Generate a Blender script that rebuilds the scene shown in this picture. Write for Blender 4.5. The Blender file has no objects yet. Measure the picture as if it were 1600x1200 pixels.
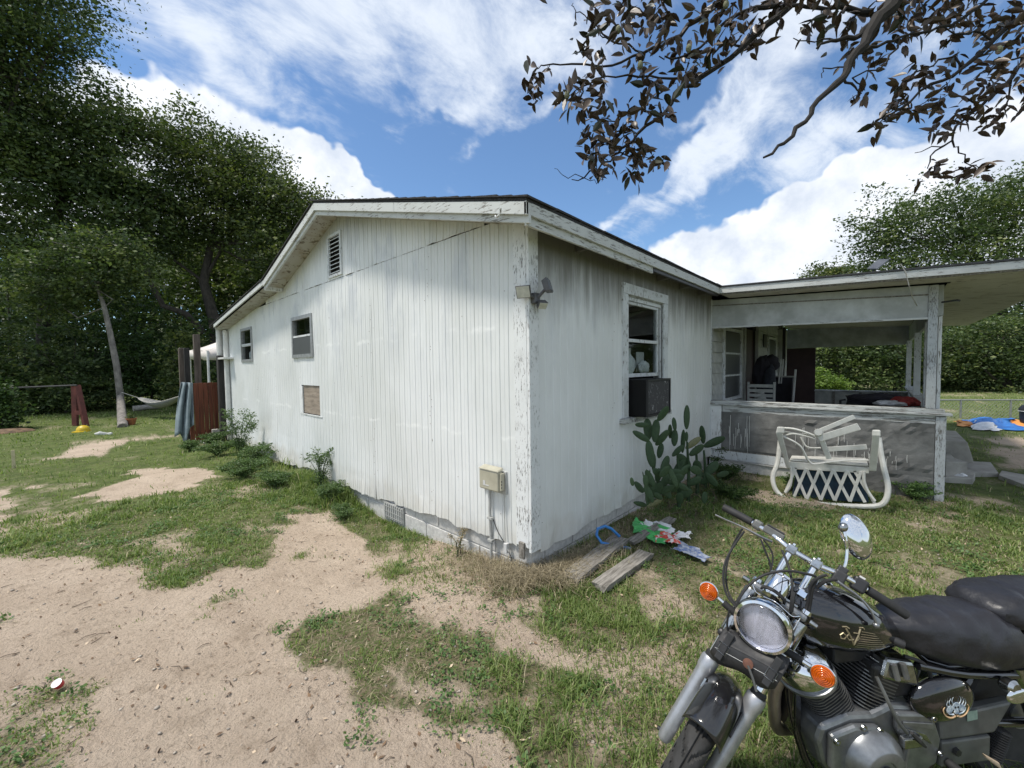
import bpy, math, random
import numpy as np
from mathutils import Vector, Matrix, Euler
random.seed(7)
RNG = np.random.default_rng(11)
C = bpy.context.scene.collection
R = math.radians

# ------------------------------------------------------------------ camera, world, sun, exposure
CAM = np.array([-2.344969, -1.99464982, 1.6])
FW = np.array([0.73310582, 0.67886343, -0.04123474])
RT = np.array([0.67897382, -0.7340399, -0.01341549])
UP = np.array([0.03937523, 0.01816234, 0.99905942])
FPX = 630.0
cam_data = bpy.data.cameras.new("camera")
cam = bpy.data.objects.new("camera", cam_data)
C.objects.link(cam)
cam_data.sensor_width = 36.0
cam_data.lens = FPX / 1600 * 36.0
cam_data.clip_start = 0.02
cam_data.clip_end = 2000
_m = Matrix(((RT[0], UP[0], -FW[0], CAM[0]), (RT[1], UP[1], -FW[1], CAM[1]), (RT[2], UP[2], -FW[2], CAM[2]), (0, 0, 0, 1)))
cam.matrix_world = _m
bpy.context.scene.camera = cam

SUN_ELEV, SUN_AZ = R(66), R(152)     # azimuth measured from +X towards +Y: the sun stands off the gable side
EXPOSURE = 0.0
SKY_STRENGTH = 0.145
SUN_STRENGTH = 4.1
sun_dir = Vector((math.cos(SUN_ELEV) * math.cos(SUN_AZ), math.cos(SUN_ELEV) * math.sin(SUN_AZ), math.sin(SUN_ELEV)))
sl = bpy.data.lights.new("sun", 'SUN')
sl.energy = SUN_STRENGTH
sl.angle = R(8.0)
sl.color = (1.0, 0.94, 0.85)
so = bpy.data.objects.new("sun", sl)
so.rotation_euler = (-sun_dir).to_track_quat('-Z', 'Y').to_euler()
so.location = (0, 0, 30)
C.objects.link(so)

def ray(px, py):
    return FW + RT * ((px - 800) / FPX) + UP * ((600 - py) / FPX)
def at(px, py, axis, val):
    """point of a world plane (axis = val) seen at a place measured in the photograph"""
    d = ray(px, py)
    return CAM + d * ((val - CAM[axis]) / d[axis])
def pt(px, py, depth):
    return CAM + ray(px, py) * depth

world = bpy.data.worlds.new("World")
bpy.context.scene.world = world
world.use_nodes = True
def build_world():
    nt = world.node_tree
    nt.nodes.clear()
    N = nt.nodes.new
    L = nt.links.new
    out = N('ShaderNodeOutputWorld')
    bg = N('ShaderNodeBackground')
    bg.inputs['Strength'].default_value = SKY_STRENGTH
    L(bg.outputs[0], out.inputs[0])
    sky = N('ShaderNodeTexSky')
    sky.sky_type = 'NISHITA'
    sky.sun_disc = False
    sky.sun_elevation = SUN_ELEV
    sky.sun_rotation = R(90) - SUN_AZ
    sky.air_density = 1.0
    sky.dust_density = 0.35
    sky.ozone_density = 1.5
    tc = N('ShaderNodeTexCoord')
    sep = N('ShaderNodeSeparateXYZ')
    L(tc.outputs['Generated'], sep.inputs[0])
    def math_(op, a, b=None, c=None, clamp=False):
        n = N('ShaderNodeMath')
        n.operation = op
        n.use_clamp = clamp
        for i, v in enumerate((a, b, c)):
            if v is None:
                continue
            if isinstance(v, (int, float)):
                n.inputs[i].default_value = v
            else:
                L(v, n.inputs[i])
        return n.outputs[0]
    fx, fy = 0.7337, 0.6794
    dx = math_('ADD', math_('MULTIPLY', sep.outputs[0], fx), math_('MULTIPLY', sep.outputs[1], fy))
    dr = math_('ADD', math_('MULTIPLY', sep.outputs[0], fy), math_('MULTIPLY', sep.outputs[1], -fx))
    az = math_('ARCTAN2', dr, dx)
    el = math_('ARCSINE', sep.outputs[2])
    base = N('ShaderNodeCombineXYZ')
    L(az, base.inputs[0])
    L(el, base.inputs[1])
    # cloud plane coordinates so that clouds shrink towards the horizon
    zc = math_('ADD', math_('MAXIMUM', sep.outputs[2], 0.0), 0.16)
    pl = N('ShaderNodeCombineXYZ')
    L(math_('DIVIDE', sep.outputs[0], zc), pl.inputs[0])
    L(math_('DIVIDE', sep.outputs[1], zc), pl.inputs[1])
    def noise(vec, scale, detail, rough, dist=0.0):
        n = N('ShaderNodeTexNoise')
        n.inputs['Scale'].default_value = scale
        n.inputs['Detail'].default_value = detail
        n.inputs['Roughness'].default_value = rough
        n.inputs['Distortion'].default_value = dist
        L(vec, n.inputs['Vector'])
        return n
    # warp
    w = noise(tc.outputs['Generated'], 5.0, 4.0, 0.6)
    wsub = N('ShaderNodeVectorMath'); wsub.operation = 'SUBTRACT'
    L(w.outputs['Color'], wsub.inputs[0]); wsub.inputs[1].default_value = (0.5, 0.5, 0.5)
    wsc = N('ShaderNodeVectorMath'); wsc.operation = 'SCALE'
    L(wsub.outputs[0], wsc.inputs[0]); wsc.inputs['Scale'].default_value = 0.22
    wad = N('ShaderNodeVectorMath'); wad.operation = 'ADD'
    L(base.outputs[0], wad.inputs[0]); L(wsc.outputs[0], wad.inputs[1])
    uv = wad.outputs[0]
    def azel(px, py):
        d = ray(px, py)
        d = d / np.linalg.norm(d)
        f0 = d[0] * fx + d[1] * fy
        r0 = d[0] * fy - d[1] * fx
        return math.atan2(r0, f0), math.asin(d[2])
    def blobs(lst):
        acc = None
        for (px, py, rx, ry, rot, wt) in lst:
            a, e = azel(px, py)
            mp = N('ShaderNodeMapping')
            mp.vector_type = 'TEXTURE'
            L(uv, mp.inputs['Vector'])
            mp.inputs['Location'].default_value = (a, e, 0)
            mp.inputs['Rotation'].default_value = (0, 0, R(rot))
            mp.inputs['Scale'].default_value = (rx / FPX, ry / FPX, 100)
            g = N('ShaderNodeTexGradient')
            g.gradient_type = 'SPHERICAL'
            L(mp.outputs[0], g.inputs[0])
            v = math_('MULTIPLY', g.outputs['Fac'], wt)
            acc = v if acc is None else math_('ADD', acc, v)
        return acc
    # thin high cloud
    ci = blobs([(320, 10, 300, 100, -5, .95), (640, 10, 330, 115, -12, 1.25), (700, 100, 150, 55, -30, .85), (860, 10, 230, 110, -10, 1.1),
                (1190, 160, 260, 60, 42, .95), (1110, 240, 190, 34, 38, 0.85), (1250, 30, 200, 80, 15, .6), (1285, 240, 75, 90, 70, 1.0),
                (470, 185, 220, 22, -25, 0.65), (1480, 70, 200, 70, 25, .7), (680, 152, 80, 20, -20, .7), (880, 185, 80, 16, 10, .75),
                (1080, 205, 60, 14, 0, .7), (745, 235, 60, 14, 20, .6), (1010, 300, 130, 16, 30, .6), (950, 350, 70, 18, 10, .7), (1540, 170, 120, 36, 10, .55)])
    st = N('ShaderNodeMapping')
    L(pl.outputs[0], st.inputs['Vector'])
    st.inputs['Rotation'].default_value = (0, 0, R(25))
    st.inputs['Scale'].default_value = (1.3, 2.1, 1.0)
    n1 = noise(st.outputs[0], 2.6, 12.0, 0.66, 0.35)
    n2 = noise(pl.outputs[0], 0.55, 3.0, 0.5)
    # coverage outside the picture: denser unseen cloud added for neutral fill light
    edge = math_('SUBTRACT', math_('ABSOLUTE', az), 0.95)
    edge = math_('MULTIPLY', edge, 3.0, clamp=True)
    high = math_('MULTIPLY', math_('SUBTRACT', el, 0.82), 4.0, clamp=True)
    outm = math_('MAXIMUM', edge, high)
    amb = math_('MULTIPLY', math_('MULTIPLY', outm, 1.5), math_('MULTIPLY', math_('SUBTRACT', n2.outputs['Fac'], 0.22), 4.0, clamp=True))
    cov = math_('ADD', ci, amb)
    c1 = math_('ADD', math_('MINIMUM', cov, 1.0), math_('MULTIPLY_ADD', n1.outputs['Fac'], 2.3, -1.32))
    r1 = N('ShaderNodeMapRange'); r1.interpolation_type = 'SMOOTHSTEP'
    L(c1, r1.inputs['Value'])
    r1.inputs['From Min'].default_value = 0.05; r1.inputs['From Max'].default_value = 1.15
    r1.inputs['To Max'].default_value = 0.93
    # heaped cloud
    cu = blobs([(1120, 430, 160, 85, 8, 1.5), (1270, 405, 165, 95, 15, 1.6), (1220, 450, 260, 80, 0, 1.4), (1440, 280, 140, 62, 8, 1.5), (1510, 245, 105, 60, 0, 1.4), (1310, 290, 80, 50, 30, .9),
                (1450, 370, 260, 80, 5, 1.4), (480, 285, 210, 62, -30, 1.5), (370, 245, 160, 46, -22, 1.3), (560, 318, 110, 60, -35, 1.3), (265, 245, 90, 40, 0, .9), (110, 330, 240, 100, 0, 1.0), (1600, 430, 320, 110, 0, 1.1), (400, 360, 300, 110, -20, 1.3)])
    n3 = noise(base.outputs[0], 7.0, 9.0, 0.56)
    c2 = math_('ADD', cu, math_('MULTIPLY', math_('SUBTRACT', n3.outputs['Fac'], 0.5), 0.9))
    r2 = N('ShaderNodeMapRange'); r2.interpolation_type = 'SMOOTHSTEP'
    L(c2, r2.inputs['Value'])
    r2.inputs['From Min'].default_value = 0.40; r2.inputs['From Max'].default_value = 0.66
    r2.inputs['To Max'].default_value = 0.97
    # cloud tones
    n4 = noise(base.outputs[0], 9.0, 7.0, 0.6)
    cr = N('ShaderNodeValToRGB')
    cr.color_ramp.elements[0].position = 0.36; cr.color_ramp.elements[0].color = (5.3, 5.8, 6.6, 1)
    cr.color_ramp.elements[1].position = 0.62; cr.color_ramp.elements[1].color = (7.6, 7.8, 8.1, 1)
    L(n4.outputs['Fac'], cr.inputs[0])
    tint = N('ShaderNodeMix'); tint.data_type = 'RGBA'; tint.blend_type = 'MULTIPLY'
    tint.inputs['Factor'].default_value = 1.0
    L(sky.outputs[0], tint.inputs[6]); tint.inputs[7].default_value = SKYTINT
    m1 = N('ShaderNodeMix'); m1.data_type = 'RGBA'
    L(r1.outputs[0], m1.inputs['Factor']); L(tint.outputs[2], m1.inputs[6]); m1.inputs[7].default_value = (6.2, 6.7, 7.4, 1)
    m2 = N('ShaderNodeMix'); m2.data_type = 'RGBA'
    L(r2.outputs[0], m2.inputs['Factor']); L(m1.outputs[2], m2.inputs[6]); L(cr.outputs[0], m2.inputs[7])
    L(m2.outputs[2], bg.inputs['Color'])
SKYTINT = (0.90, 1.07, 1.19, 1)
build_world()

sc = bpy.context.scene
sc.view_settings.view_transform = 'Standard'
sc.view_settings.look = 'None'
sc.view_settings.exposure = EXPOSURE
sc.view_settings.gamma = 1.0
sc.view_settings.use_curve_mapping = False
try:
    sc.cycles.max_bounces = 8
    sc.cycles.transparent_max_bounces = 8
    sc.cycles.use_denoising = True
except Exception:
    pass

# ------------------------------------------------------------------ materials
class NB:
    def __init__(self, name):
        self.m = bpy.data.materials.new(name)
        self.m.use_nodes = True
        self.nt = self.m.node_tree
        self.b = self.nt.nodes['Principled BSDF']
        self.out = self.nt.nodes['Material Output']
        self.tc = self.nt.nodes.new('ShaderNodeTexCoord').outputs['Object']
    def n(self, t, **kw):
        x = self.nt.nodes.new(t)
        for k, v in kw.items():
            setattr(x, k, v)
        return x
    def l(self, a, b):
        self.nt.links.new(a, b)
    def noise(self, scale, detail=4, rough=.55, stretch=None, dist=0, loc=None):
        v = self.tc
        if stretch or loc:
            mp = self.n('ShaderNodeMapping')
            if stretch: mp.inputs['Scale'].default_value = stretch
            if loc: mp.inputs['Location'].default_value = loc
            self.l(v, mp.inputs[0]); v = mp.outputs[0]
        t = self.n('ShaderNodeTexNoise')
        t.inputs['Scale'].default_value = scale
        t.inputs['Detail'].default_value = detail
        t.inputs['Roughness'].default_value = rough
        t.inputs['Distortion'].default_value = dist
        self.l(v, t.inputs['Vector'])
        return t.outputs['Fac']
    def ramp(self, fac, stops):
        r = self.n('ShaderNodeValToRGB')
        e = r.color_ramp.elements
        while len(e) < len(stops):
            e.new(0.5)
        for i, (p, c) in enumerate(stops):
            e[i].position = p
            e[i].color = (*c, 1) if len(c) == 3 else c
        self.l(fac, r.inputs[0])
        return r.outputs[0]
    def mix(self, fac, a, b, blend='MIX'):
        x = self.n('ShaderNodeMix', data_type='RGBA', blend_type=blend)
        for s, v in ((x.inputs['Factor'], fac), (x.inputs[6], a), (x.inputs[7], b)):
            if isinstance(v, (int, float)): s.default_value = v
            elif isinstance(v, tuple): s.default_value = (*v, 1) if len(v) == 3 else v
            else: self.l(v, s)
        return x.outputs[2]
    def math(self, op, a, b=None, clamp=False):
        x = self.n('ShaderNodeMath', operation=op, use_clamp=clamp)
        for i, v in enumerate((a, b)):
            if v is None: continue
            if isinstance(v, (int, float)): x.inputs[i].default_value = v
            else: self.l(v, x.inputs[i])
        return x.outputs[0]
    def step(self, v, a, b, lo=0., hi=1.):
        x = self.n('ShaderNodeMapRange', interpolation_type='SMOOTHSTEP')
        self.l(v, x.inputs['Value'])
        x.inputs['From Min'].default_value = a; x.inputs['From Max'].default_value = b
        x.inputs['To Min'].default_value = lo; x.inputs['To Max'].default_value = hi
        return x.outputs[0]
    def xyz(self):
        s = self.n('ShaderNodeSeparateXYZ'); self.l(self.tc, s.inputs[0]); return s.outputs
    def bump(self, h, dist, strength=1.0):
        x = self.n('ShaderNodeBump')
        x.inputs['Distance'].default_value = dist
        x.inputs['Strength'].default_value = strength
        self.l(h, x.inputs['Height']); self.l(x.outputs[0], self.b.inputs['Normal'])
    def col(self, c):
        if isinstance(c, tuple): self.b.inputs['Base Color'].default_value = (*c, 1)
        else: self.l(c, self.b.inputs['Base Color'])
    def set(self, rough=None, metal=None, spec=None, coat=None):
        if rough is not None:
            if isinstance(rough, (int, float)): self.b.inputs['Roughness'].default_value = rough
            else: self.l(rough, self.b.inputs['Roughness'])
        if metal is not None: self.b.inputs['Metallic'].default_value = metal
        if spec is not None: self.b.inputs['Specular IOR Level'].default_value = spec
        if coat is not None: self.b.inputs['Coat Weight'].default_value = coat
        return self.m

MATS = {}
def simple(name, c1, c2=None, scale=8, rough=.6, metal=0., bump=0., stretch=None, lo=.35, hi=.65, coat=None, detail=5, spec=None):
    k = NB(name)
    if c2 is None: c2 = tuple(v * .7 for v in c1)
    f = k.noise(scale, detail, .6, stretch)
    k.col(k.ramp(f, [(lo, c2), (hi, c1)]))
    if bump: k.bump(f, bump)
    k.set(rough, metal, spec, coat)
    MATS[name] = k.m
    return k.m
def peeled(name, paint, wood, thr, grain=(60, 60, 4), bump=.002, grime=(.32, .31, .28), amount=.25):
    """old paint flaking off bare grey timber; grain = noise scale per axis"""
    k = NB(name)
    f = k.noise(1, 8, .68, grain)
    g = k.noise(3.2, 5, .6)
    ff = k.math('ADD', f, k.math('MULTIPLY', k.math('SUBTRACT', g, .5), .35))
    mask = k.step(ff, thr - .03, thr + .02)
    wd = k.ramp(k.noise(1.7, 6, .7, grain), [(.3, tuple(v * .45 for v in wood)), (.7, wood)])
    pc = k.mix(k.math('MULTIPLY', k.step(k.noise(5, 6, .65), .45, .75), amount), paint, grime)
    k.col(k.mix(mask, wd, pc))
    k.bump(mask, bump)
    k.set(.7)
    MATS[name] = k.m
    return k.m

def siding_mat(name, eave, dark, low=False):
    k = NB(name)
    x, y, z = k.xyz()
    base = k.mix(k.step(k.noise(1.1, 5, .6, (1, 1, .45)), .3, .7), (.66, .68, .665), (.765, .785, .785))
    fine = k.noise(22, 5, .7, (1, 1, .18))
    base = k.mix(k.math('MULTIPLY', k.step(fine, .5, .8), .22), base, (.50, .52, .51))
    # blotchy blue-grey tone, stronger over the upper half
    bl = k.step(k.noise(2.3, 6, .62, (1, 1, .5)), .48, .66)
    up = k.step(z, 1.0, 2.7)
    base = k.mix(k.math('MULTIPLY', k.math('MULTIPLY', bl, up), .55), base, (.48, .51, .55))
    # mildew below the eave, running down in streaks
    zz = k.math('ADD', z, k.math('MULTIPLY', k.math('SUBTRACT', k.noise(1, 6, .65, (9, 9, .9)), .5), .9 if dark > .5 else .6))
    mil = k.step(zz, eave - (.78 if dark > .5 else .55), eave - (.16 if dark > .5 else -.1))
    mil = k.math('MULTIPLY', mil, dark)
    base = k.mix(mil, base, (.15, .145, .12))
    # splashed soil near the bottom
    zl = k.math('ADD', z, k.math('MULTIPLY', k.math('SUBTRACT', k.noise(5, 5, .6), .5), .5))
    base = k.mix(k.step(zl, .42, .12, 0, .38), base, (.46, .42, .34))
    # flecks where the paint has come off
    fl = k.step(k.noise(38, 4, .75, (1, 1, .5)), .70, .74)
    base = k.mix(k.math('MULTIPLY', fl, k.step(k.noise(1.6, 3, .5), .5, .62)), base, (.30, .29, .27))
    # whiter rolled lines where a second coat stopped
    for zc, am in (((1.93, .035), (1.02, .028)) if dark < .5 else ()):
        zz = k.math('ADD', z, k.math('MULTIPLY', k.math('SUBTRACT', k.noise(2.5, 6, .7), .5), .22))
        d = k.math('ABSOLUTE', k.math('SUBTRACT', zz, zc))
        base = k.mix(k.math('MULTIPLY', k.step(d, am, .0, 0, .6), k.step(k.noise(2.1, 4, .6, loc=(0, zc * 5, 0)), .46, .60)), base, (.88, .89, .88))
    k.col(base)
    k.bump(k.noise(60, 4, .7, (1, 1, .12)), .0012)
    k.set(.55)
    MATS[name] = k.m
siding_mat('siding_gable', 3.45, .48)
siding_mat('siding_side', 2.72, .95)

peeled('peel_vert', (.74, .76, .76), (.34, .32, .29), .41, (80, 80, 9))
peeled('peel_corner', (.72, .74, .74), (.27, .26, .24), .405, (120, 120, 22))
peeled('peel_x', (.55, .57, .56), (.31, .30, .27), .40, (9, 80, 80))
peeled('peel_y', (.57, .59, .58), (.31, .30, .27), .40, (80, 9, 80))
peeled('post_paint', (.47, .50, .51), (.25, .24, .22), .425, (150, 150, 22), amount=.5)
peeled('sill_paint', (.50, .52, .51), (.25, .245, .225), .47, (40, 4, 60), amount=.4)
peeled('trim_worn', (.62, .65, .66), (.36, .36, .34), .41, (50, 50, 18), amount=.5)
peeled('soffit_mat', (.42, .41, .37), (.20, .165, .115), .42, (13, 13, 13), .0006, (.26, .21, .14), .95)
peeled('porch_soffit', (.50, .47, .40), (.30, .26, .19), .36, (9, 9, 9), .0004, (.24, .20, .14), .8)
simple('beam_paint', (.56, .59, .59), (.36, .38, .37), 3.5, .65)
simple('cmu', (.60, .595, .57), (.44, .435, .42), 26, .9, bump=.004, detail=8)
simple('shingle', (.055, .055, .058), (.02, .02, .022), 60, .95, bump=.003)
simple('dark_inside', (.03, .03, .032), (.02, .02, .02), 3, .9)
simple('inner_wall', (.16, .155, .14), (.11, .105, .1), 3, .9)
simple('alu', (.42, .43, .43), (.30, .31, .31), 20, .45, metal=.6)
simple('plywood', (.36, .30, .24), (.20, .165, .13), 1, .8, stretch=(4, 4, 26), bump=.002)
simple('red_wood', (.235, .072, .034), (.115, .035, .018), 1, .7, stretch=(30, 30, 2), bump=.001)
simple('maroon_wood', (.16, .045, .035), (.10, .03, .024), 6, .7)
simple('grey_wood', (.30, .28, .25), (.11, .10, .085), 1, .85, stretch=(7, 60, 30), bump=.004)
simple('post_brown', (.15, .12, .10), (.075, .06, .05), 1, .85, stretch=(30, 30, 3), bump=.003)
simple('post_dark', (.05, .045, .042), (.02, .02, .02), 1, .85, stretch=(30, 30, 3), bump=.003)
simple('pvc_white', (.72, .72, .70), (.60, .60, .58), 8, .45)
simple('utility_beige', (.46, .44, .345), (.37, .35, .27), 9, .45)
simple('utility_grey', (.45, .455, .44), (.34, .345, .33), 14, .55)
simple('black_plastic', (.02, .02, .022), (.012, .012, .013), 8, .45)
simple('ac_black', (.006, .006, .007), (.004, .004, .004), 8, .6, spec=.25)
simple('black_dusty', (.008, .008, .010), (.020, .020, .020), 7, .16, coat=.5, lo=.3, hi=.8)
simple('black_rubber', (.022, .022, .023), (.013, .013, .013), 30, .7, bump=.0004)
simple('tyre_mat', (.038, .037, .036), (.022, .022, .021), 20, .8)
simple('chrome', (.80, .81, .82), (.70, .71, .72), 12, .07, metal=1.0)
simple('chrome_worn', (.50, .51, .51), (.30, .30, .29), 40, .22, metal=1.0)
simple('fork_alu', (.50, .51, .53), (.40, .41, .43), 25, .42, metal=.75)
simple('cast_alu', (.30, .31, .315), (.20, .205, .21), 18, .36, metal=.75)
simple('fin_metal', (.22, .22, .22), (.12, .12, .12), 18, .4, metal=.7)
simple('dark_metal', (.06, .06, .062), (.03, .03, .03), 12, .45, metal=.4)
simple('grey_metal', (.16, .165, .155), (.10, .10, .095), 10, .5, metal=.4)
simple('exhaust_metal', (.36, .30, .24), (.22, .18, .14), 10, .4, metal=.55)
simple('black_gloss', (.008, .008, .010), (.006, .006, .007), 6, .10, coat=1.0)
simple('black_leather', (.026, .025, .026), (.016, .016, .016), 40, .5, bump=.0008)
simple('seat_vinyl', (.024, .024, .029), (.015, .015, .018), 9, .42, bump=.006)
simple('rust', (.17, .075, .045), (.09, .04, .03), 30, .85)
simple('cactus_green', (.036, .075, .026), (.020, .044, .016), 7, .7, bump=.002)
simple('cactus_old', (.20, .20, .09), (.11, .12, .06), 7, .6, bump=.002)
simple('cactus_dead', (.24, .19, .12), (.10, .09, .05), 9, .8, bump=.002)
simple('bark_grey', (.26, .24, .215), (.12, .11, .10), 1, .9, stretch=(9, 9, 4), bump=.02)
simple('bark_dark', (.07, .06, .05), (.03, .026, .022), 1, .9, stretch=(9, 9, 4), bump=.02)
simple('bark_magnolia', (.022, .019, .016), (.011, .009, .008), 14, .85, bump=.004)
simple('resin_white', (.72, .715, .665), (.60, .59, .54), 12, .5)
simple('blue_fabric', (.035, .075, .115), (.025, .045, .07), 12, .8)
simple('stucco', (.27, .26, .235), (.15, .145, .13), 4.5, .9, bump=.012, detail=8)
simple('drip_paint', (.66, .66, .63), (.56, .56, .53), 18, .6)
simple('lap_paint', (.50, .51, .48), (.36, .37, .35), 7, .65)
simple('brown_door', (.055, .028, .028), (.04, .02, .02), 5, .6)
simple('curtain_dark', (.035, .032, .045), (.018, .016, .02), 5, .9)
simple('denim', (.035, .04, .055), (.02, .022, .03), 14, .9)
simple('concrete', (.40, .385, .35), (.26, .25, .23), 5, .9, bump=.004, detail=8)
simple('tarp_blue', (.04, .20, .55), (.03, .12, .38), 5, .45)
simple('tarp_orange', (.75, .33, .08), (.6, .25, .06), 5, .5)
simple('tent_fabric', (.66, .63, .585), (.54, .50, .47), 2, .8)
simple('towel_blue', (.235, .29, .315), (.15, .19, .215), 5, .9, bump=.003)
simple('hammock_white', (.30, .30, .29), (.17, .17, .17), 30, .85)
simple('rope_mat', (.45, .44, .40), (.34, .33, .3), 30, .85)
simple('pipe_dark', (.05, .05, .05), (.03, .03, .03), 10, .6)
simple('yellow_plastic', (.65, .46, .02), (.5, .36, .02), 8, .4)
simple('orange_clay', (.42, .16, .06), (.3, .11, .05), 8, .8)
simple('log_pale', (.42, .40, .36), (.28, .26, .23), 9, .9)
simple('hose_blue', (.04, .22, .55), (.03, .15, .42), 8, .35)
simple('bag_white', (.82, .82, .82), (.55, .56, .58), 9, .35)
simple('bag_green', (.09, .50, .13), (.05, .32, .09), 14, .35)
simple('bag_red', (.58, .07, .05), (.66, .62, .60), 26, .4, lo=.48, hi=.52)
simple('rag_blue', (.07, .11, .24), (.30, .33, .38), 28, .7, lo=.4, hi=.6)
simple('red_cloth', (.36, .04, .03), (.22, .03, .03), 14, .8)
simple('paper_white', (.62, .62, .6), (.5, .5, .5), 8, .7)
simple('can_silver', (.75, .75, .76), (.60, .60, .61), 12, .35, metal=.3)
simple('can_red', (.55, .05, .06), (.42, .04, .05), 12, .4)
simple('stake_wood', (.52, .47, .30), (.40, .36, .22), 12, .8)
simple('galvanised', (.34, .35, .34), (.26, .27, .26), 16, .5, metal=.5)
simple('solar_blue', (.14, .15, .17), (.09, .10, .12), 8, .25)
simple('lamp_lens', (.55, .56, .50), (.42, .43, .38), 30, .25)
simple('lamp_body', (.10, .10, .105), (.07, .07, .075), 12, .45)
simple('sticker_green', (.30, .40, .33), (.20, .28, .23), 40, .5)
simple('sticker_bone', (.60, .66, .68), (.25, .32, .40), 90, .5, lo=.4, hi=.6)
simple('sticker_flame', (.62, .42, .24), (.5, .3, .15), 40, .5)
simple('emblem_gold', (.42, .35, .22), (.30, .25, .16), 30, .4, metal=.5)
simple('pebble', (.50, .44, .36), (.24, .21, .18), 9, .85)
simple('litter_brown', (.22, .14, .08), (.09, .06, .04), 9, .9)
simple('litter_pale', (.62, .50, .36), (.42, .32, .22), 9, .9)
simple('twig_mat', (.13, .10, .075), (.07, .055, .04), 12, .9)
simple('fence_black', (.02, .02, .02), (.015, .015, .015), 12, .6)

k = NB('grille_mat'); k.col(k.mix(k.step(k.noise(22, 5, .75, (1.6, 1, .7), 1.2), .60, .63), (.035, .035, .04), (.38, .38, .39))); MATS['grille_mat'] = k.set(.55)
k = NB('panel_grey')
x, y, z = k.xyz()
c = k.mix(k.step(k.noise(2.5, 6, .65), .35, .7), (.115, .115, .11), (.235, .235, .225))
k.col(k.mix(k.step(z, .86, .97, 0, .7), c, (.46, .46, .45))); k.bump(k.noise(7, 8, .6), .01); MATS['panel_grey'] = k.set(.85)

k = NB('glass_dark')
tr = k.n('ShaderNodeBsdfTransparent'); tr.inputs[0].default_value = (.82, .85, .85, 1)
gl = k.n('ShaderNodeBsdfGlossy'); gl.inputs['Roughness'].default_value = .03; gl.inputs[0].default_value = (.8, .8, .8, 1)
fr = k.n('ShaderNodeFresnel'); fr.inputs[0].default_value = 1.5
ge = k.n('ShaderNodeNewGeometry'); mx = k.n('ShaderNodeMixShader'); k.l(k.math('MULTIPLY', fr.outputs[0], k.math('SUBTRACT', 1.0, ge.outputs['Backfacing'])), mx.inputs[0]); k.l(tr.outputs[0], mx.inputs[1]); k.l(gl.outputs[0], mx.inputs[2])
k.l(mx.outputs[0], k.out.inputs[0]); MATS['glass_dark'] = k.m
k = NB('screen_mat'); k.col((.075, .08, .082)); MATS['screen_mat'] = k.set(.28)
k = NB('amber'); k.col(k.ramp(k.noise(60, 2), [(.3, (.55, .09, .005)), (.7, (.85, .17, .01))])); k.b.inputs['Transmission Weight'].default_value = .35; MATS['amber'] = k.set(.12)
k = NB('clear_lens'); k.col((.9, .92, .92)); 
tr = k.n('ShaderNodeBsdfTransparent'); tr.inputs[0].default_value = (.98, .98, 1.0, 1)
gl = k.n('ShaderNodeBsdfGlossy'); gl.inputs['Roughness'].default_value = .04
fr = k.n('ShaderNodeFresnel'); fr.inputs[0].default_value = 1.5
ge = k.n('ShaderNodeNewGeometry'); mx = k.n('ShaderNodeMixShader'); k.l(k.math('MULTIPLY', fr.outputs[0], k.math('SUBTRACT', 1.0, ge.outputs['Backfacing'])), mx.inputs[0]); k.l(tr.outputs[0], mx.inputs[1]); k.l(gl.outputs[0], mx.inputs[2])
k.l(mx.outputs[0], k.out.inputs[0]); MATS['clear_lens'] = k.m
k = NB('reflector_mat'); k.col((.86, .86, .88)); k.bump(k.noise(70, 2, .5, (1, 1, .2)), .006); MATS['reflector_mat'] = k.set(.38, .35)

def leafmat(name, stops, rough=.5, trans=.25, tcol=(.25, .4, .05)):
    k = NB(name)
    a = k.n('ShaderNodeAttribute', attribute_name='rnd')
    c = k.ramp(a.outputs['Fac'], stops)
    k.col(c); k.set(rough, spec=.3)
    t = k.n('ShaderNodeBsdfTranslucent'); k.l(k.mix(1.0, c, (1.5, 1.7, .9), 'MULTIPLY'), t.inputs[0])
    mx = k.n('ShaderNodeMixShader'); mx.inputs[0].default_value = trans
    k.l(k.b.outputs[0], mx.inputs[1]); k.l(t.outputs[0], mx.inputs[2]); k.l(mx.outputs[0], k.out.inputs[0])
    MATS[name] = k.m
leafmat('oak_leaf', [(0, (.030, .050, .020)), (.35, (.065, .100, .036)), (.7, (.125, .165, .055)), (1, (.20, .22, .08))])
leafmat('oak_leaf_light', [(0, (.035, .055, .020)), (.45, (.075, .105, .034)), (.8, (.14, .165, .05)), (1, (.22, .23, .08))])
leafmat('bush_leaf', [(0, (.022, .042, .014)), (.5, (.045, .085, .024)), (1, (.085, .135, .035))])
leafmat('bright_leaf', [(0, (.07, .12, .02)), (.5, (.13, .20, .035)), (1, (.22, .30, .06))])
leafmat('weed_leaf', [(0, (.05, .09, .03)), (.5, (.085, .14, .05)), (1, (.14, .20, .08))])
leafmat('grass_mat', [(0, (.075, .125, .030)), (.4, (.155, .215, .062)), (.72, (.245, .30, .10)), (.86, (.30, .29, .15)), (1, (.42, .37, .24))], .55, .3)
leafmat('dry_grass', [(0, (.13, .11, .07)), (.5, (.27, .225, .15)), (1, (.42, .36, .25))], .8, .15)
leafmat('clover_mat', [(0, (.05, .10, .03)), (.5, (.085, .155, .045)), (1, (.14, .22, .07))], .5, .2)
leafmat('magnolia_leaf_old', [(0, (.045, .026, .016)), (.35, (.085, .050, .030)), (.55, (.03, .045, .02)), (1, (.05, .07, .03))], .45, .12)
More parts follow.
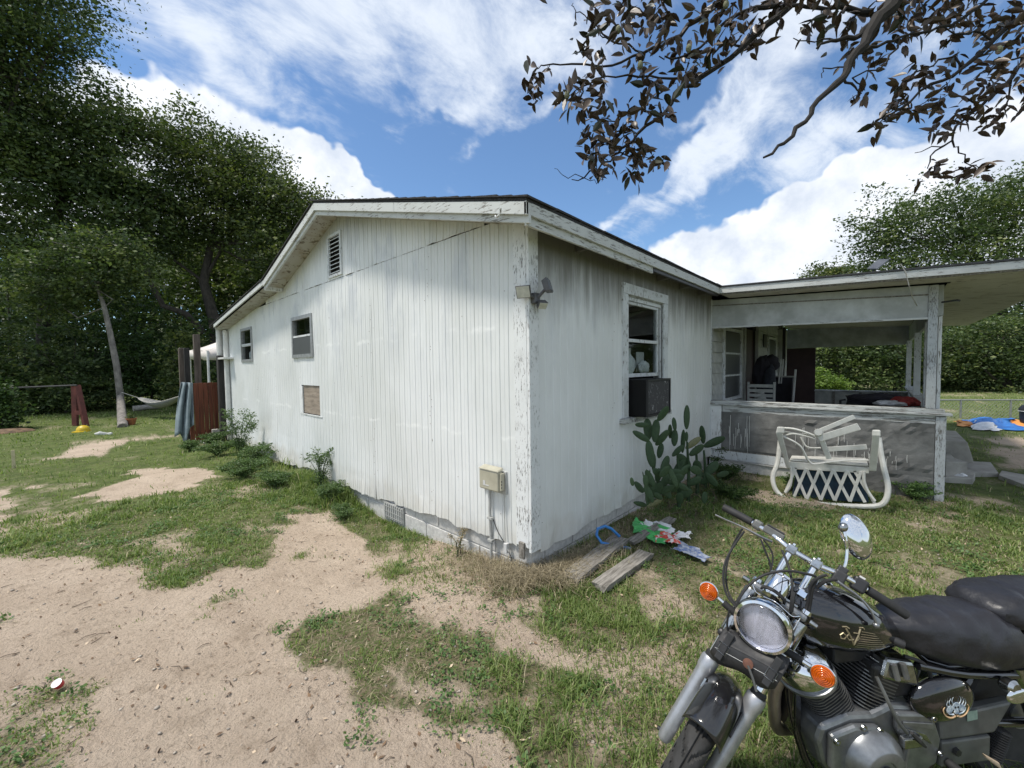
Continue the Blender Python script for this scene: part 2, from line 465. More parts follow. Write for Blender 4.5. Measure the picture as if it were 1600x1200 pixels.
k = NB('cone_green'); k.col(k.ramp(k.noise(120, 2), [(.35, (.10, .11, .06)), (.65, (.26, .27, .17))])); k.bump(k.noise(120, 2), .004); MATS['cone_green'] = k.set(.8)
for nm, c in (('magnolia_single', (.075, .048, .028)), ('magnolia_single_green', (.028, .036, .017))):
    simple(nm, c, tuple(v * .6 for v in c), 9, .42)

# ------------------------------------------------------------------ mesh helpers
ROOTLOC = {}
def rotz(a): return Matrix.Rotation(a, 3, 'Z')
class MB:
    def __init__(s):
        s.v = []; s.f = []
    def add(s, vs, fs):
        o = len(s.v)
        s.v += [tuple(float(c) for c in p) for p in vs]
        s.f += [tuple(i + o for i in f) for f in fs]
        return s
    def box(s, lo, hi, M=None):
        (a, b, c), (d, e, f) = lo, hi
        vs = [Vector(p) for p in ((a, b, c), (d, b, c), (d, e, c), (a, e, c), (a, b, f), (d, b, f), (d, e, f), (a, e, f))]
        if M is not None: vs = [M @ p for p in vs]
        return s.add(vs, [(0, 3, 2, 1), (4, 5, 6, 7), (0, 1, 5, 4), (1, 2, 6, 5), (2, 3, 7, 6), (3, 0, 4, 7)])
    def hexa(s, p):   # eight corners in box order
        return s.add(p, [(0, 3, 2, 1), (4, 5, 6, 7), (0, 1, 5, 4), (1, 2, 6, 5), (2, 3, 7, 6), (3, 0, 4, 7)])
    def beam(s, a, b, w, h, up=(0, 0, 1)):   # rectangular bar from a to b
        a, b = Vector(a), Vector(b)
        d = (b - a).normalized()
        u = Vector(up)
        sd = d.cross(u)
        if sd.length < 1e-4: sd = d.cross(Vector((1, 0, 0)))
        sd.normalize(); u = sd.cross(d)
        o = [(-w / 2, -h / 2), (w / 2, -h / 2), (w / 2, h / 2), (-w / 2, h / 2)]
        vs = [a + sd * x + u * y for x, y in o] + [b + sd * x + u * y for x, y in o]
        return s.add(vs, [(3, 2, 1, 0), (4, 5, 6, 7), (0, 1, 5, 4), (1, 2, 6, 5), (2, 3, 7, 6), (3, 0, 4, 7)])
    def tube(s, pts, r, n=8, flat=1.0, cap=True, up=None):
        pts = [Vector(p) for p in pts]
        if isinstance(r, (int, float)): r = [r] * len(pts)
        vs = []; fs = []
        t0 = (pts[1] - pts[0]).normalized()
        u = Vector(up) if up is not None else (Vector((0, 0, 1)) if abs(t0.z) < .9 else Vector((1, 0, 0)))
        for i, p in enumerate(pts):
            t = (pts[min(i + 1, len(pts) - 1)] - pts[max(i - 1, 0)]).normalized()
            u = (u - t * u.dot(t))
            if u.length < 1e-5: u = t.orthogonal()
            u.normalize()
            w = t.cross(u)
            for k in range(n):
                a = 2 * math.pi * k / n
                vs.append(p + (u * math.cos(a) + w * math.sin(a) * flat) * r[i])
        for i in range(len(pts) - 1):
            for k in range(n):
                k2 = (k + 1) % n
                fs.append((i * n + k, i * n + k2, (i + 1) * n + k2, (i + 1) * n + k))
        if cap:
            fs.append(tuple(range(n - 1, -1, -1)))
            fs.append(tuple((len(pts) - 1) * n + k for k in range(n)))
        return s.add(vs, fs)
    def lathe(s, prof, c=(0, 0, 0), axis=(0, 0, 1), n=24, sx=1.0, sy=1.0, up=None):
        """profile of (radius, height) turned about axis through c"""
        ax = Vector(axis).normalized(); c = Vector(c)
        u = Vector(up) if up is not None else ax.orthogonal()
        u = (u - ax * u.dot(ax)).normalized(); w = ax.cross(u)
        vs = []; fs = []
        for (r, h) in prof:
            for k in range(n):
                a = 2 * math.pi * k / n
                vs.append(c + ax * h + u * (r * sx * math.cos(a)) + w * (r * sy * math.sin(a)))
        m = len(prof)
        for i in range(m - 1):
            for k in range(n):
                k2 = (k + 1) % n
                fs.append((i * n + k, i * n + k2, (i + 1) * n + k2, (i + 1) * n + k))
        if prof[0][0] > 1e-5: fs.append(tuple(range(n - 1, -1, -1)))
        if prof[-1][0] > 1e-5: fs.append(tuple((m - 1) * n + k for k in range(n)))
        return s.add(vs, fs)
    def ell(s, c, rad, n=16, m=10, M=None):
        vs = []; fs = []
        c = Vector(c)
        for i in range(m + 1):
            th = math.pi * i / m
            for k in range(n):
                a = 2 * math.pi * k / n
                p = Vector((rad[0] * math.sin(th) * math.cos(a), rad[1] * math.sin(th) * math.sin(a), rad[2] * math.cos(th)))
                if M is not None: p = M @ p
                vs.append(c + p)
        for i in range(m):
            for k in range(n):
                k2 = (k + 1) % n
                fs.append((i * n + k, (i + 1) * n + k, (i + 1) * n + k2, i * n + k2))
        return s.add(vs, fs)
    def loft(s, rings, cap=True):
        n = len(rings[0]); vs = [p for r in rings for p in r]; fs = []
        for i in range(len(rings) - 1):
            for k in range(n):
                k2 = (k + 1) % n
                fs.append((i * n + k, i * n + k2, (i + 1) * n + k2, (i + 1) * n + k))
        if cap:
            fs.append(tuple(range(n - 1, -1, -1))); fs.append(tuple((len(rings) - 1) * n + k for k in range(n)))
        return s.add(vs, fs)
    def grid(s, P):   # P[i][j] points
        a = len(P); b = len(P[0]); vs = [p for r in P for p in r]
        return s.add(vs, [(i * b + j, i * b + j + 1, (i + 1) * b + j + 1, (i + 1) * b + j) for i in range(a - 1) for j in range(b - 1)])
    def slab(s, outline, normal, thick):   # flat outline given real thickness
        nrm = Vector(normal).normalized() * thick
        a = [Vector(p) for p in outline]; n = len(a)
        vs = a + [p + nrm for p in a]
        return s.add(vs, [tuple(range(n - 1, -1, -1)), tuple(range(n, 2 * n))] + [(i, (i + 1) % n, n + (i + 1) % n, n + i) for i in range(n)])
    def xform(s, fn):
        s.v = [tuple(fn(p)) for p in s.v]; return s
    def obj(s, name, m, parent=None, smooth=False, bevel=0, kind=None, local=False, label=None, solid=0, sub=0):
        me = bpy.data.meshes.new(name)
        off = (0, 0, 0)
        root = None
        if parent is not None:
            root = parent
            while root.parent is not None: root = root.parent
            if not local: off = tuple(root.location)
        me.from_pydata([(p[0] - off[0], p[1] - off[1], p[2] - off[2]) for p in s.v], [], s.f)
        me.update()
        me.materials.append(MATS[m] if isinstance(m, str) else m)
        if smooth:
            me.polygons.foreach_set('use_smooth', [True] * len(me.polygons))
        o = bpy.data.objects.new(name, me)
        C.objects.link(o)
        if parent is not None: o.parent = parent
        if kind: o['kind'] = kind
        if label: o['label'] = label
        if smooth:
            md = o.modifiers.new('split', 'EDGE_SPLIT'); md.split_angle = R(38)
        if solid:
            md = o.modifiers.new('solid', 'SOLIDIFY'); md.thickness = solid; md.offset = 0
        if bevel:
            md = o.modifiers.new('bevel', 'BEVEL'); md.width = bevel; md.segments = 2; md.limit_method = 'ANGLE'
        if sub:
            md = o.modifiers.new('sub', 'SUBSURF'); md.levels = sub; md.render_levels = sub
        return o
def thing(name, label, cat, loc=(0, 0, 0), group=None, rz=0):
    o = bpy.data.objects.new(name, None)
    o.location = tuple(float(c) for c in loc); o.rotation_euler = (0, 0, rz)
    o.empty_display_size = .1
    C.objects.link(o)
    o['label'] = label; o['category'] = cat
    if group: o['group'] = group
    return o
def tag(o, label, cat, group=None):
    o['label'] = label; o['category'] = cat
    if group: o['group'] = group
    return o
def npmesh(name, verts, tris, mats, rnd=None, parent=None, kind=None, smooth=False, quads=False):
    me = bpy.data.meshes.new(name)
    verts = np.asarray(verts, dtype=np.float32).reshape(-1, 3)
    if parent is not None:
        root = parent
        while root.parent is not None: root = root.parent
        verts = verts - np.array(root.location, dtype=np.float32)
    k = 4 if quads else 3
    tris = np.asarray(tris, dtype=np.int32).reshape(-1, k)
    me.vertices.add(len(verts)); me.vertices.foreach_set('co', verts.ravel())
    me.loops.add(tris.size); me.loops.foreach_set('vertex_index', tris.ravel())
    me.polygons.add(len(tris))
    me.polygons.foreach_set('loop_start', np.arange(0, tris.size, k, dtype=np.int32))
    me.polygons.foreach_set('loop_total', np.full(len(tris), k, dtype=np.int32))
    if smooth: me.polygons.foreach_set('use_smooth', np.ones(len(tris), dtype=bool))
    if rnd is not None:
        a = me.attributes.new('rnd', 'FLOAT', 'POINT'); a.data.foreach_set('value', np.asarray(rnd, dtype=np.float32))
    me.update(calc_edges=True)
    me.materials.append(MATS[mats])
    o = bpy.data.objects.new(name, me); C.objects.link(o)
    if parent is not None: o.parent = parent
    if kind: o['kind'] = kind
    return o

# value noise on arrays
def _h(ix, iy, s):
    n = (ix.astype(np.int64) * 374761393 + iy.astype(np.int64) * 668265263 + s * 974711) & 0x7fffffff
    n = ((n ^ (n >> 13)) * 1274126177) & 0x7fffffff
    return ((n ^ (n >> 16)) & 0xffff) / 65535.0
def vnoise(x, y, s=0):
    x = np.asarray(x, float); y = np.asarray(y, float)
    ix = np.floor(x); iy = np.floor(y); fx = x - ix; fy = y - iy
    fx = fx * fx * (3 - 2 * fx); fy = fy * fy * (3 - 2 * fy)
    a = _h(ix, iy, s); b = _h(ix + 1, iy, s); c = _h(ix, iy + 1, s); d = _h(ix + 1, iy + 1, s)
    return (a * (1 - fx) + b * fx) * (1 - fy) + (c * (1 - fx) + d * fx) * fy
def fbm(x, y, s=0, o=4):
    v = 0; a = .5; t = 0
    for i in range(o):
        v = v + a * vnoise(x * 2 ** i, y * 2 ** i, s + i * 17); t += a; a *= .55
    return v / t

# ------------------------------------------------------------------ ground
def gz(x, y):
    x = np.asarray(x, float); y = np.asarray(y, float)
    d = -.14 * np.exp(-((y - 1.9) / 1.4) ** 2 - ((x + .1) / 1.0) ** 2)
    d = d - .05 * np.exp(-((x + .6) / .8) ** 2 - ((y + 1.8) / .8) ** 2)
    far = np.clip((np.hypot(x - 1, y - 2) - 3) / 6, 0, 1)
    d = d + (fbm(x * .35, y * .35, 3, 3) - .5) * .10 * far
    d = d + (fbm(x * 1.3, y * 1.3, 5, 3) - .5) * .035
    d = d + (fbm(x * 3.6, y * 3.6, 6, 2) - .5) * .03 * np.exp(-(np.hypot(x - CAM[0], y - CAM[1]) / 6) ** 2)
    return d
def gz1(x, y): return float(gz(np.array([x]), np.array([y]))[0])
def G(px, py):
    p = at(px, py, 2, 0.0)
    return (p[0], p[1])
SANDPX = [
    ([(-400, 868), (0, 868), (60, 858), (120, 862), (150, 880), (215, 888), (235, 915), (275, 925), (310, 905), (335, 892), (400, 888), (428, 862), (436, 800), (505, 792), (560, 850), (600, 868),
      (560, 880), (590, 905), (560, 935), (520, 950), (470, 975), (440, 1000), (470, 1030), (540, 1040), (560, 1075), (550, 1110), (640, 1120), (660, 1140), (770, 1125), (800, 1180), (830, 1300), (-400, 1700)], 1.0),
    ([(735, 995), (800, 980), (870, 1008), (960, 1000), (1040, 992), (1130, 980), (1180, 1000), (1140, 1035), (1050, 1050), (960, 1035), (860, 1035), (770, 1030)], .95),
    ([(105, 782), (180, 748), (255, 729), (335, 733), (352, 743), (290, 760), (200, 775), (130, 790)], .92),
    ([(88, 712), (130, 694), (195, 686), (212, 690), (180, 701), (130, 717)], .85),
    ([(225, 682), (255, 679), (252, 684), (228, 687)], .7),
    ([(-300, 760), (20, 766), (28, 785), (10, 797), (-300, 800)], .9), ([(-300, 806), (20, 808), (25, 825), (8, 848), (-300, 850)], .9),
    ([(600, 940), (680, 925), (720, 945), (690, 965), (610, 970)], .55),
    ([(1000, 925), (1040, 915), (1090, 940), (1080, 960), (1010, 955)], .55),
    ([(1170, 758), (1240, 768), (1300, 785), (1280, 800), (1200, 792), (1150, 775)], .6),
    ([(1340, 860), (1420, 868), (1500, 900), (1480, 915), (1400, 900)], .35),
    ([(1535, 686), (1640, 688), (1640, 700), (1560, 698)], .9), ([(1540, 704), (1640, 706), (1660, 735), (1600, 738), (1565, 722)], .85),
    ([(600, 1040), (700, 1050), (760, 1075), (720, 1110), (640, 1100)], .5),
    ([(820, 1060), (860, 1080), (850, 1130), (800, 1110)], .45),
    ([(905, 1120), (980, 1110), (1010, 1180), (920, 1190)], .55),
    ([(180, 850), (300, 820), (330, 835), (240, 862)], .45),
]
GRASSPX = [([(-200, 1100), (60, 1078), (150, 1062), (190, 1075), (185, 1200), (160, 1400), (-200, 1400)], .95),
           ([(110, 1060), (180, 1058), (175, 1075), (120, 1080)], .6), ([(340, 935), (395, 922), (400, 935), (345, 950)], .8), ([(300, 955), (345, 948), (350, 962), (305, 968)], .5),
           ([(392, 980), (430, 965), (440, 985), (400, 1000)], .7), ([(483, 950), (515, 945), (512, 970), (485, 975)], .8), ([(440, 985), (560, 985), (560, 1010), (470, 1040), (430, 1010)], .9),
           ([(165, 990), (195, 988), (192, 998), (168, 1000)], .6), ([(-30, 965), (15, 968), (12, 985), (-30, 982)], .8), ([(320, 1060), (350, 1058), (350, 1072), (322, 1075)], .35),
           ([(470, 855), (505, 850), (505, 865), (472, 868)], .8), ([(545, 1100), (590, 1095), (590, 1150), (550, 1160)], .7)]
def _polys(lst):
    return [(np.array([G(a, b) for a, b in p]), w) for p, w in lst]
SANDP = _polys(SANDPX); GRASSP = _polys(GRASSPX)
def inpoly(x, y, poly):
    c = np.zeros(x.shape, bool); n = len(poly); j = n - 1
    mn = poly.min(0) - .01; mx = poly.max(0) + .01
    sel = (x > mn[0]) & (x < mx[0]) & (y > mn[1]) & (y < mx[1])
    xs = x[sel]; ys = y[sel]; cc = np.zeros(xs.shape, bool)
    for i in range(n):
        xi, yi = poly[i]; xj, yj = poly[j]
        cc ^= ((yi > ys) != (yj > ys)) & (xs < (xj - xi) * (ys - yi) / (yj - yi + 1e-12) + xi)
        j = i
    c[sel] = cc
    return c
def cover(x, y):
    """how much of the soil is grown over (0 bare sand, 1 turf)"""
    x = np.asarray(x, float); y = np.asarray(y, float)
    acc = np.zeros(x.shape)
    dist = np.hypot(x - CAM[0], y - CAM[1])
    for k, (jx, jy) in enumerate(((0, 0), (1, .3), (-.5, .9), (-.6, -.8))):
        amp = .05 + .018 * dist
        X = x + jx * amp * .5 + (fbm(x * 2.2, y * 2.2, 40, 4) - .5) * amp * 4
        Y = y + jy * amp * .5 + (fbm(x * 2.2, y * 2.2, 60, 4) - .5) * amp * 4
        v = np.ones(x.shape)
        for p, w in SANDP: v = np.where(inpoly(X, Y, p), np.minimum(v, 1 - w), v)
        for p, w in GRASSP: v = np.where(inpoly(X, Y, p), np.maximum(v, w), v)
        acc += v
    acc /= 4
    patch = fbm(x * 1.7 + 9, y * 1.7, 21, 4)
    near = np.clip(1.35 - dist / 7, 0, 1)
    mid = np.clip((.52 - patch) * 5, 0, 1) * .75 * near
    mid = mid + np.clip((.44 - patch) * 5, 0, 1) * .35 * (1 - near)
    return np.clip(acc * (1 - mid), 0, 1)

def build_ground():
    def axis(a, b, s, lim):
        v = list(np.arange(a, b, s)); st = s; p = b
        while p < lim: p += st; v.append(p); st *= 1.12
        st = s; p = a
        while p > -lim: p -= st; v.insert(0, p); st *= 1.12
        return np.array(v)
    xs = axis(-3.4, 4.6, .035, 400); ys = axis(-3.0, 6.5, .035, 400)
    X, Y = np.meshgrid(xs, ys, indexing='ij'); x = X.ravel(); y = Y.ravel()
    z = gz(x, y)
    near = np.exp(-(np.hypot(x - CAM[0], y - CAM[1]) / 5.5) ** 2)
    cv = cover(x, y)
    z = z + near * ((fbm(x * 7, y * 7, 80, 3) - .5) * .020 + (vnoise(x * 19, y * 19, 90) - .5) * .007) * (1 - .3 * cv)
    a, b = len(xs), len(ys)
    i = np.arange(a - 1)[:, None] * b + np.arange(b - 1)[None, :]
    q = np.stack([i, i + b, i + b + 1, i + 1], -1).reshape(-1, 4)
    k = NB('ground_mat')
    at_ = k.n('ShaderNodeAttribute', attribute_name='rnd').outputs['Fac']
    sand = k.mix(k.step(k.noise(2.2, 6, .6), .3, .7), (.57, .455, .35), (.68, .555, .435))
    sand = k.mix(k.math('MULTIPLY', k.step(k.noise(5, 8, .72), .50, .68), .42), sand, (.30, .225, .16))
    sand = k.mix(k.math('MULTIPLY', k.step(k.noise(28, 6, .7), .54, .66), .45), sand, (.24, .18, .13))
    sand = k.mix(k.math('MULTIPLY', k.step(k.noise(95, 3, .7), .56, .70), .6), sand, (.20, .15, .11))
    sand = k.mix(k.math('MULTIPLY', k.step(k.noise(130, 3, .7, loc=(3, 1, 0)), .60, .70), .5), sand, (.66, .57, .46))
    soil = k.mix(k.step(k.noise(9, 7, .7), .35, .65), (.19, .16, .095), (.38, .305, .21))
    soil = k.mix(k.step(k.noise(45, 5, .7), .40, .60), soil, (.13, .16, .06))
    e = k.math('ADD', at_, k.math('MULTIPLY', k.math('SUBTRACT', k.noise(14, 6, .7), .5), .9))
    fc = k.step(e, .30, .95)
    x_, y_, z_ = k.xyz()
    tf = k.n('ShaderNodeAttribute', attribute_name='turf').outputs['Fac']
    green = k.mix(k.step(k.noise(3.5, 7, .7), .35, .65), (.075, .115, .03), (.155, .205, .06))
    soil = k.mix(k.math('MULTIPLY', tf, k.step(k.noise(11, 7, .75), .30, .52)), soil, green)
    c = k.mix(fc, sand, soil)
    k.col(c)
    h = k.math('ADD', k.noise(26, 8, .72), k.math('MULTIPLY', k.noise(120, 3, .6), .25))
    k.bump(h, .055); k.set(.95, spec=.15)
    MATS['ground_mat'] = k.m
    o = npmesh('ground', np.stack([x, y, z], 1), q, 'ground_mat', cv, None, 'structure', True, True)
    tf = np.clip((np.hypot(x - CAM[0], y - CAM[1]) - 2.5) / 5, 0, .9)
    o.data.attributes.new('turf', 'FLOAT', 'POINT').data.foreach_set('value', tf.astype(np.float32))
build_ground()

# ------------------------------------------------------------------ house
H = thing('house', 'single storey house clad in white grooved panels, with low gable roof and open porch', 'house')
HOUSE_Y = 8.8; HOUSE_X = 10.3
EAVE = 2.69
def roof_z(y):      # top of the roof edge along the gable
    pk = 3.15
    if y <= pk: return 2.71 + (y + .25) * .2776
    if y <= 5.2: return 3.655 - (y - pk) * .305
    return 3.03 - (y - 5.2) * .118
def soffit_z(y): return roof_z(y) - .10
def zbot(y):
    v = np.interp(y, [0, .13, 1.0, 2.3, 2.75, 3.5, 4.5, 5.1, 5.69, 5.71, 5.95, 6.73, 8.8], [.175, .18, .155, .10, .095, .10, .12, .05, .10, .16, .22, .10, .05])
    return float(v) + (fbm(np.array([y * 6.]), np.array([0.]), 7, 3)[0] - .5) * .075
def siding(name, ax, a0, a1, zb, zt, mat_, holes=(), seed=0, warp=.006, curl=0.0, nz=16):
    """one grooved sheet; ax 'g' lies on the gable plane x=0, 's' on the side plane y=0"""
    gd_ = .0065 if ax == 'g' else .0035
    cs = {round(a0 + .0015, 4): 0, round(a1 - .0015, 4): 0}
    g = math.ceil((a0 + .012) / .1) * .1 - .012
    while g < a1 - .01:
        for off, d in ((-.008, 0), (-.0042, gd_), (.0042, gd_), (.008, 0)) + (((.046, 0), (.0485, .003), (.0515, .003), (.054, 0)) if ax == 'g' else ()):
            if a0 + .004 < g + off < a1 - .004: cs[round(g + off, 4)] = d
        g += .1
    for (h0, h1, _, _) in holes:
        for h in (h0, h1):
            if a0 < h < a1: cs[round(h, 4)] = 0
    ks = sorted(cs)
    rows = list(np.linspace(0, 1, nz)); zr = []
    lo = min(zb(a) for a in ks); hi = max(zt(a) for a in ks)
    zs = sorted({round(h, 4) for hh in holes if hh[1] > a0 and hh[0] < a1 for h in hh[2:]})
    b = MB(); P = []
    for a in ks:
        col = []
        z0, z1 = zb(a), zt(a)
        if zs:
            lv = [z0] + zs + [z1]
            zz = []
            for q in range(len(lv) - 1):
                m = 6
                zz += [lv[q] + (lv[q + 1] - lv[q]) * t / m for t in range(m)]
            zz.append(z1)
        else:
            zz = [z0 + (z1 - z0) * t for t in rows]
        for z in zz:
            wv = (fbm(np.array([a * 1.3 + seed]), np.array([z * 1.1]), 5, 3)[0] - .5) * warp * 2
            wv += math.exp(-(z - z0) / .10) * ((fbm(np.array([a * 7.]), np.array([seed + .5]), 9, 3)[0] - .45) * .06)
            if curl:
                t = max(0, 1 - (z - z0) / .55); wv += curl * t * t * (.4 + .6 * (a - a0) / (a1 - a0))
            out = .012 + wv - cs[a]
            col.append((-out, a, z) if ax == 'g' else (a, -out, z))
        P.append(col)
    vs = [p for c_ in P for p in c_]; nr = len(P[0]); fs = []
    for i in range(len(ks) - 1):
        for j in range(nr - 1):
            am = (ks[i] + ks[i + 1]) / 2; zm = (P[i][j][2] + P[i][j + 1][2]) / 2
            if any(h0 < am < h1 and h2 < zm < h3 for (h0, h1, h2, h3) in holes): continue
            fs.append((i * nr + j, (i + 1) * nr + j, (i + 1) * nr + j + 1, i * nr + j + 1) if ax == 's' else (i * nr + j, i * nr + j + 1, (i + 1) * nr + j + 1, (i + 1) * nr + j))
    b.add(vs, fs)
    return b.obj(name, mat_, H, solid=.008)
SEAM = 2.772
g_holes = [(4.06, 4.83, 1.80, 2.405), (6.97, 7.70, 1.79, 2.44), (3.87, 4.58, .945, 1.375), (3.05, 3.42, 2.815, 3.33)]
seams = [.129, 1.236, 2.352, 3.49, 4.56, 5.70, 6.734, 7.821, 8.78]
for i in range(len(seams) - 1):
    a0, a1 = seams[i], seams[i + 1]
    siding('siding_panel', 'g', a0, a1, zbot, lambda y: min(SEAM - .002, soffit_z(y) + .01), 'siding_gable', [h for h in g_holes if h[3] < 2.6], i,
           .009 if i < 4 else .014, [0, 0, .02, .0, .05, .07, .02, 0][i])
useam = [.46, 1.213, 2.301, 3.45, 4.56, 5.70, 6.4]
for i in range(len(useam) - 1):
    def zt_(y): return soffit_z(y) + .01
    if i == 5: siding('siding_panel', 'g', useam[i], 6.1, lambda y: SEAM + .003, lambda y: max(SEAM + .01, zt_(y)), 'siding_gable', [], 20 + i, .006, nz=5)
    else: siding('siding_panel', 'g', useam[i], useam[i + 1], lambda y: SEAM + .003, lambda y: max(SEAM + .01, zt_(y)), 'siding_gable', [h for h in g_holes if h[3] > 2.6], 20 + i, .006, nz=8)
s_holes = [(1.55, 2.50, 1.06, 2.33)]
sz = [.09, 1.27, 2.46, 3.66, 4.36]
for i in range(4):
    siding('siding_panel', 's', sz[i], sz[i + 1], lambda x: .135 + .012 * x + (fbm(np.array([x * 7.]), np.array([3.]), 7, 3)[0] - .5) * .035, lambda x: 2.66, 'siding_side', s_holes, 40 + i, .007)
# inner sheathing, so that the rooms are dark
def wall_holes(plane, a0, a1, z0, z1f, holes, d0, d1, mat_='inner_wall', name='wall', step=.6):
    cuts = sorted({a0, a1, *[h for hh in holes for h in hh[:2] if a0 < h < a1], *np.arange(a0, a1, step)})
    b = MB()
    for i in range(len(cuts) - 1):
        c0, c1 = cuts[i], cuts[i + 1]
        if c1 - c0 < .002: continue
        zcut = sorted({z0, *[h for hh in holes if hh[0] <= c0 + 1e-6 and hh[1] >= c1 - 1e-6 for h in hh[2:]]})
        t0, t1 = z1f(c0), z1f(c1)
        for j in range(len(zcut)):
            lo = zcut[j]; last = j == len(zcut) - 1
            hi0, hi1 = (t0, t1) if last else (zcut[j + 1], zcut[j + 1])
            zm = (lo + min(hi0, hi1)) / 2
            if any(hh[0] < (c0 + c1) / 2 < hh[1] and hh[2] < zm < hh[3] for hh in holes): continue
            if plane == 'x': b.hexa([(d0, c0, lo), (d1, c0, lo), (d1, c1, lo), (d0, c1, lo), (d0, c0, hi0), (d1, c0, hi0), (d1, c1, hi1), (d0, c1, hi1)])
            else: b.hexa([(c0, d0, lo), (c1, d0, lo), (c1, d1, lo), (c0, d1, lo), (c0, d0, hi0), (c1, d0, hi1), (c1, d1, hi1), (c0, d1, hi0)])
    return b.obj(name, mat_, H)
wall_holes('x', .0, HOUSE_Y, .26, lambda y: soffit_z(y) - .01, g_holes, .03, .09)
wall_holes('y', .10, 4.36, .26, lambda x: 2.66, s_holes, .03, .09)
wall_holes('x', .0, HOUSE_Y, .05, lambda y: soffit_z(y) - .01, [], HOUSE_X - .06, HOUSE_X)
wall_holes('y', .1, HOUSE_X - .07, .05, lambda x: 2.55, [], HOUSE_Y - .08, HOUSE_Y - .02)
b = MB().box((.1, .1, .2), (HOUSE_X - .1, HOUSE_Y - .1, .24)); b.obj('floor_deck', 'dark_inside', H)

# corner boards, flaking paint
MB().box((-.030, -.004, .20), (-.004, .125, 2.70)).obj('corner_board', 'peel_corner', H, bevel=.004)
MB().box((-.030, -.034, .17), (.085, -.006, 2.70)).obj('corner_board', 'peel_corner', H, bevel=.004, label='side corner board with flaking grey paint')
MB().box((-.05, .03, .11), (-.031, .085, .24)).obj('corner_scrap', 'grey_wood', H, bevel=.004)

# foundation: painted concrete blocks
blk = MB().box((0, 0, 0), (.388, .17, .188)).obj('block', 'cmu', H, bevel=.004)
mesh_blk = blk.data
bpy.data.objects.remove(blk)
def block(x, y, z, rot, s=1.0):
    o = bpy.data.objects.new('block', mesh_blk); C.objects.link(o); o.parent = H
    o.location = (x, y, z); o.rotation_euler = (0, 0, rot); o.scale = (s, 1, 1)
    md = o.modifiers.new('bevel', 'BEVEL'); md.width = .004; md.segments = 1
for r in range(3):
    z = -.36 + r * .2
    y = .0 if r % 2 == 0 else -.001
    ys = [0.012 + .4 * k for k in range(-0, 22)] if r % 2 == 0 else [0.012, .212] + [.212 + .4 * k for k in range(1, 22)]
    for k, yy in enumerate(ys):
        if yy > 8.3: break
        if r == 2 and 1.8 < yy < 2.25: continue
        s = .5 if (r % 2 and k == 0) else 1.0
        block(.185 + random.uniform(-.003, .003), yy, z, R(90), s)
    for k in range(11):
        xx = (.192 if r % 2 == 0 else .39) + .4 * k
        if xx > 4.1: break
        block(xx, .012 + random.uniform(-.003, .003), z, 0)
MB().box((.025, .01, -.5), (.18, 8.7, .23)).obj('footing', 'cmu', H)
MB().box((.19, .03, -.5), (4.34, .17, .22)).obj('footing', 'cmu', H)
v = MB().box((-.006, 1.80, -.09), (.012, 2.20, .09)).obj('foundation_vent', 'utility_grey', H)
b = MB()
for i in range(9): b.box((-.016, 1.82 + i * .042, -.08), (-.0065, 1.835 + i * .042, .08))
for i in range(3): b.box((-.0185, 1.805, -.06 + i * .055), (-.0165, 2.19, -.055 + i * .055))
b.obj('grille', 'utility_grey', v)

# roof
X0 = -.30; X1 = HOUSE_X + .3
def roof_slab(y0, y1, thick=.022):
    z0, z1 = roof_z(y0), roof_z(y1)
    return MB().hexa([(X0 + .004, y0, z0 - thick), (X1, y0, z0 - thick), (X1, y1, z1 - thick), (X0 + .004, y1, z1 - thick), (X0 + .004, y0, z0), (X1, y0, z0), (X1, y1, z1), (X0 + .004, y1, z1)])
roof_slab(-.25, 3.148).obj('roof', 'shingle', H)
roof_slab(3.151, 5.2).obj('roof', 'shingle', H)
roof_slab(5.203, 9.05).obj('roof', 'shingle', H, label='lower pitched rear part of the roof')
# shingle tabs showing along the edges
b = MB()
y = -.27
while y < 8.9:
    if y < 3.1: dy, s = .14, .2776
    elif y < 5.2: dy, s = .14, -.305
    else: dy, s = .14, -.118
    for xx in (X0 - .012,):
        z = roof_z(y) + .003
        w = random.uniform(.2, .3)
        up = random.uniform(0, .006)
        b.hexa([(xx, y, z), (xx + w, y, z), (xx + w, y + dy, z + s * dy), (xx, y + dy, z + s * dy), (xx, y, z + .012 + up), (xx + w, y, z + .010), (xx + w, y + dy, z + s * dy + .008), (xx, y + dy, z + s * dy + .006 + up)])
    y += dy
x = -.28
while x < 4.0:
    w = random.uniform(.28, .33); up = random.uniform(0, .008); yy = -.262 + random.uniform(-.004, .004)
    b.hexa([(x, yy, 2.712), (x + w - .01, yy, 2.712), (x + w - .01, yy + .3, 2.712 + .083), (x, yy + .3, 2.712 + .083), (x, yy, 2.722 + up), (x + w - .01, yy, 2.722 + up * .5), (x + w - .01, yy + .3, 2.812), (x, yy + .3, 2.812)])
    x += w
b.obj('shingles', 'shingle', H, kind='stuff')
# rake boards: a wide upper board and a narrow trim set back below it
def rake(y0, y1, dz0, dz1, xa, xb, name, mt='peel_y'):
    a0, a1 = roof_z(y0), roof_z(y1)
    return MB().hexa([(xa, y0, a0 - dz1), (xb, y0, a0 - dz1), (xb, y1, a1 - dz1), (xa, y1, a1 - dz1), (xa, y0, a0 - dz0), (xb, y0, a0 - dz0), (xb, y1, a1 - dz0), (xa, y1, a1 - dz0)]).obj(name, mt, H, bevel=.003)
for (p, q, seg) in ((-.25, 1.35, 0), (1.354, 3.15, 0), (3.152, 5.2, 0)):
    rake(p, q, .024, .110, X0, X0 + .022, 'rake_board')
    rake(p, q, .100, .160, X0 + .024, X0 + .05, 'rake_trim')
rake(5.203, 8.62, .016, .085, X0, X0 + .022, 'rake_board')
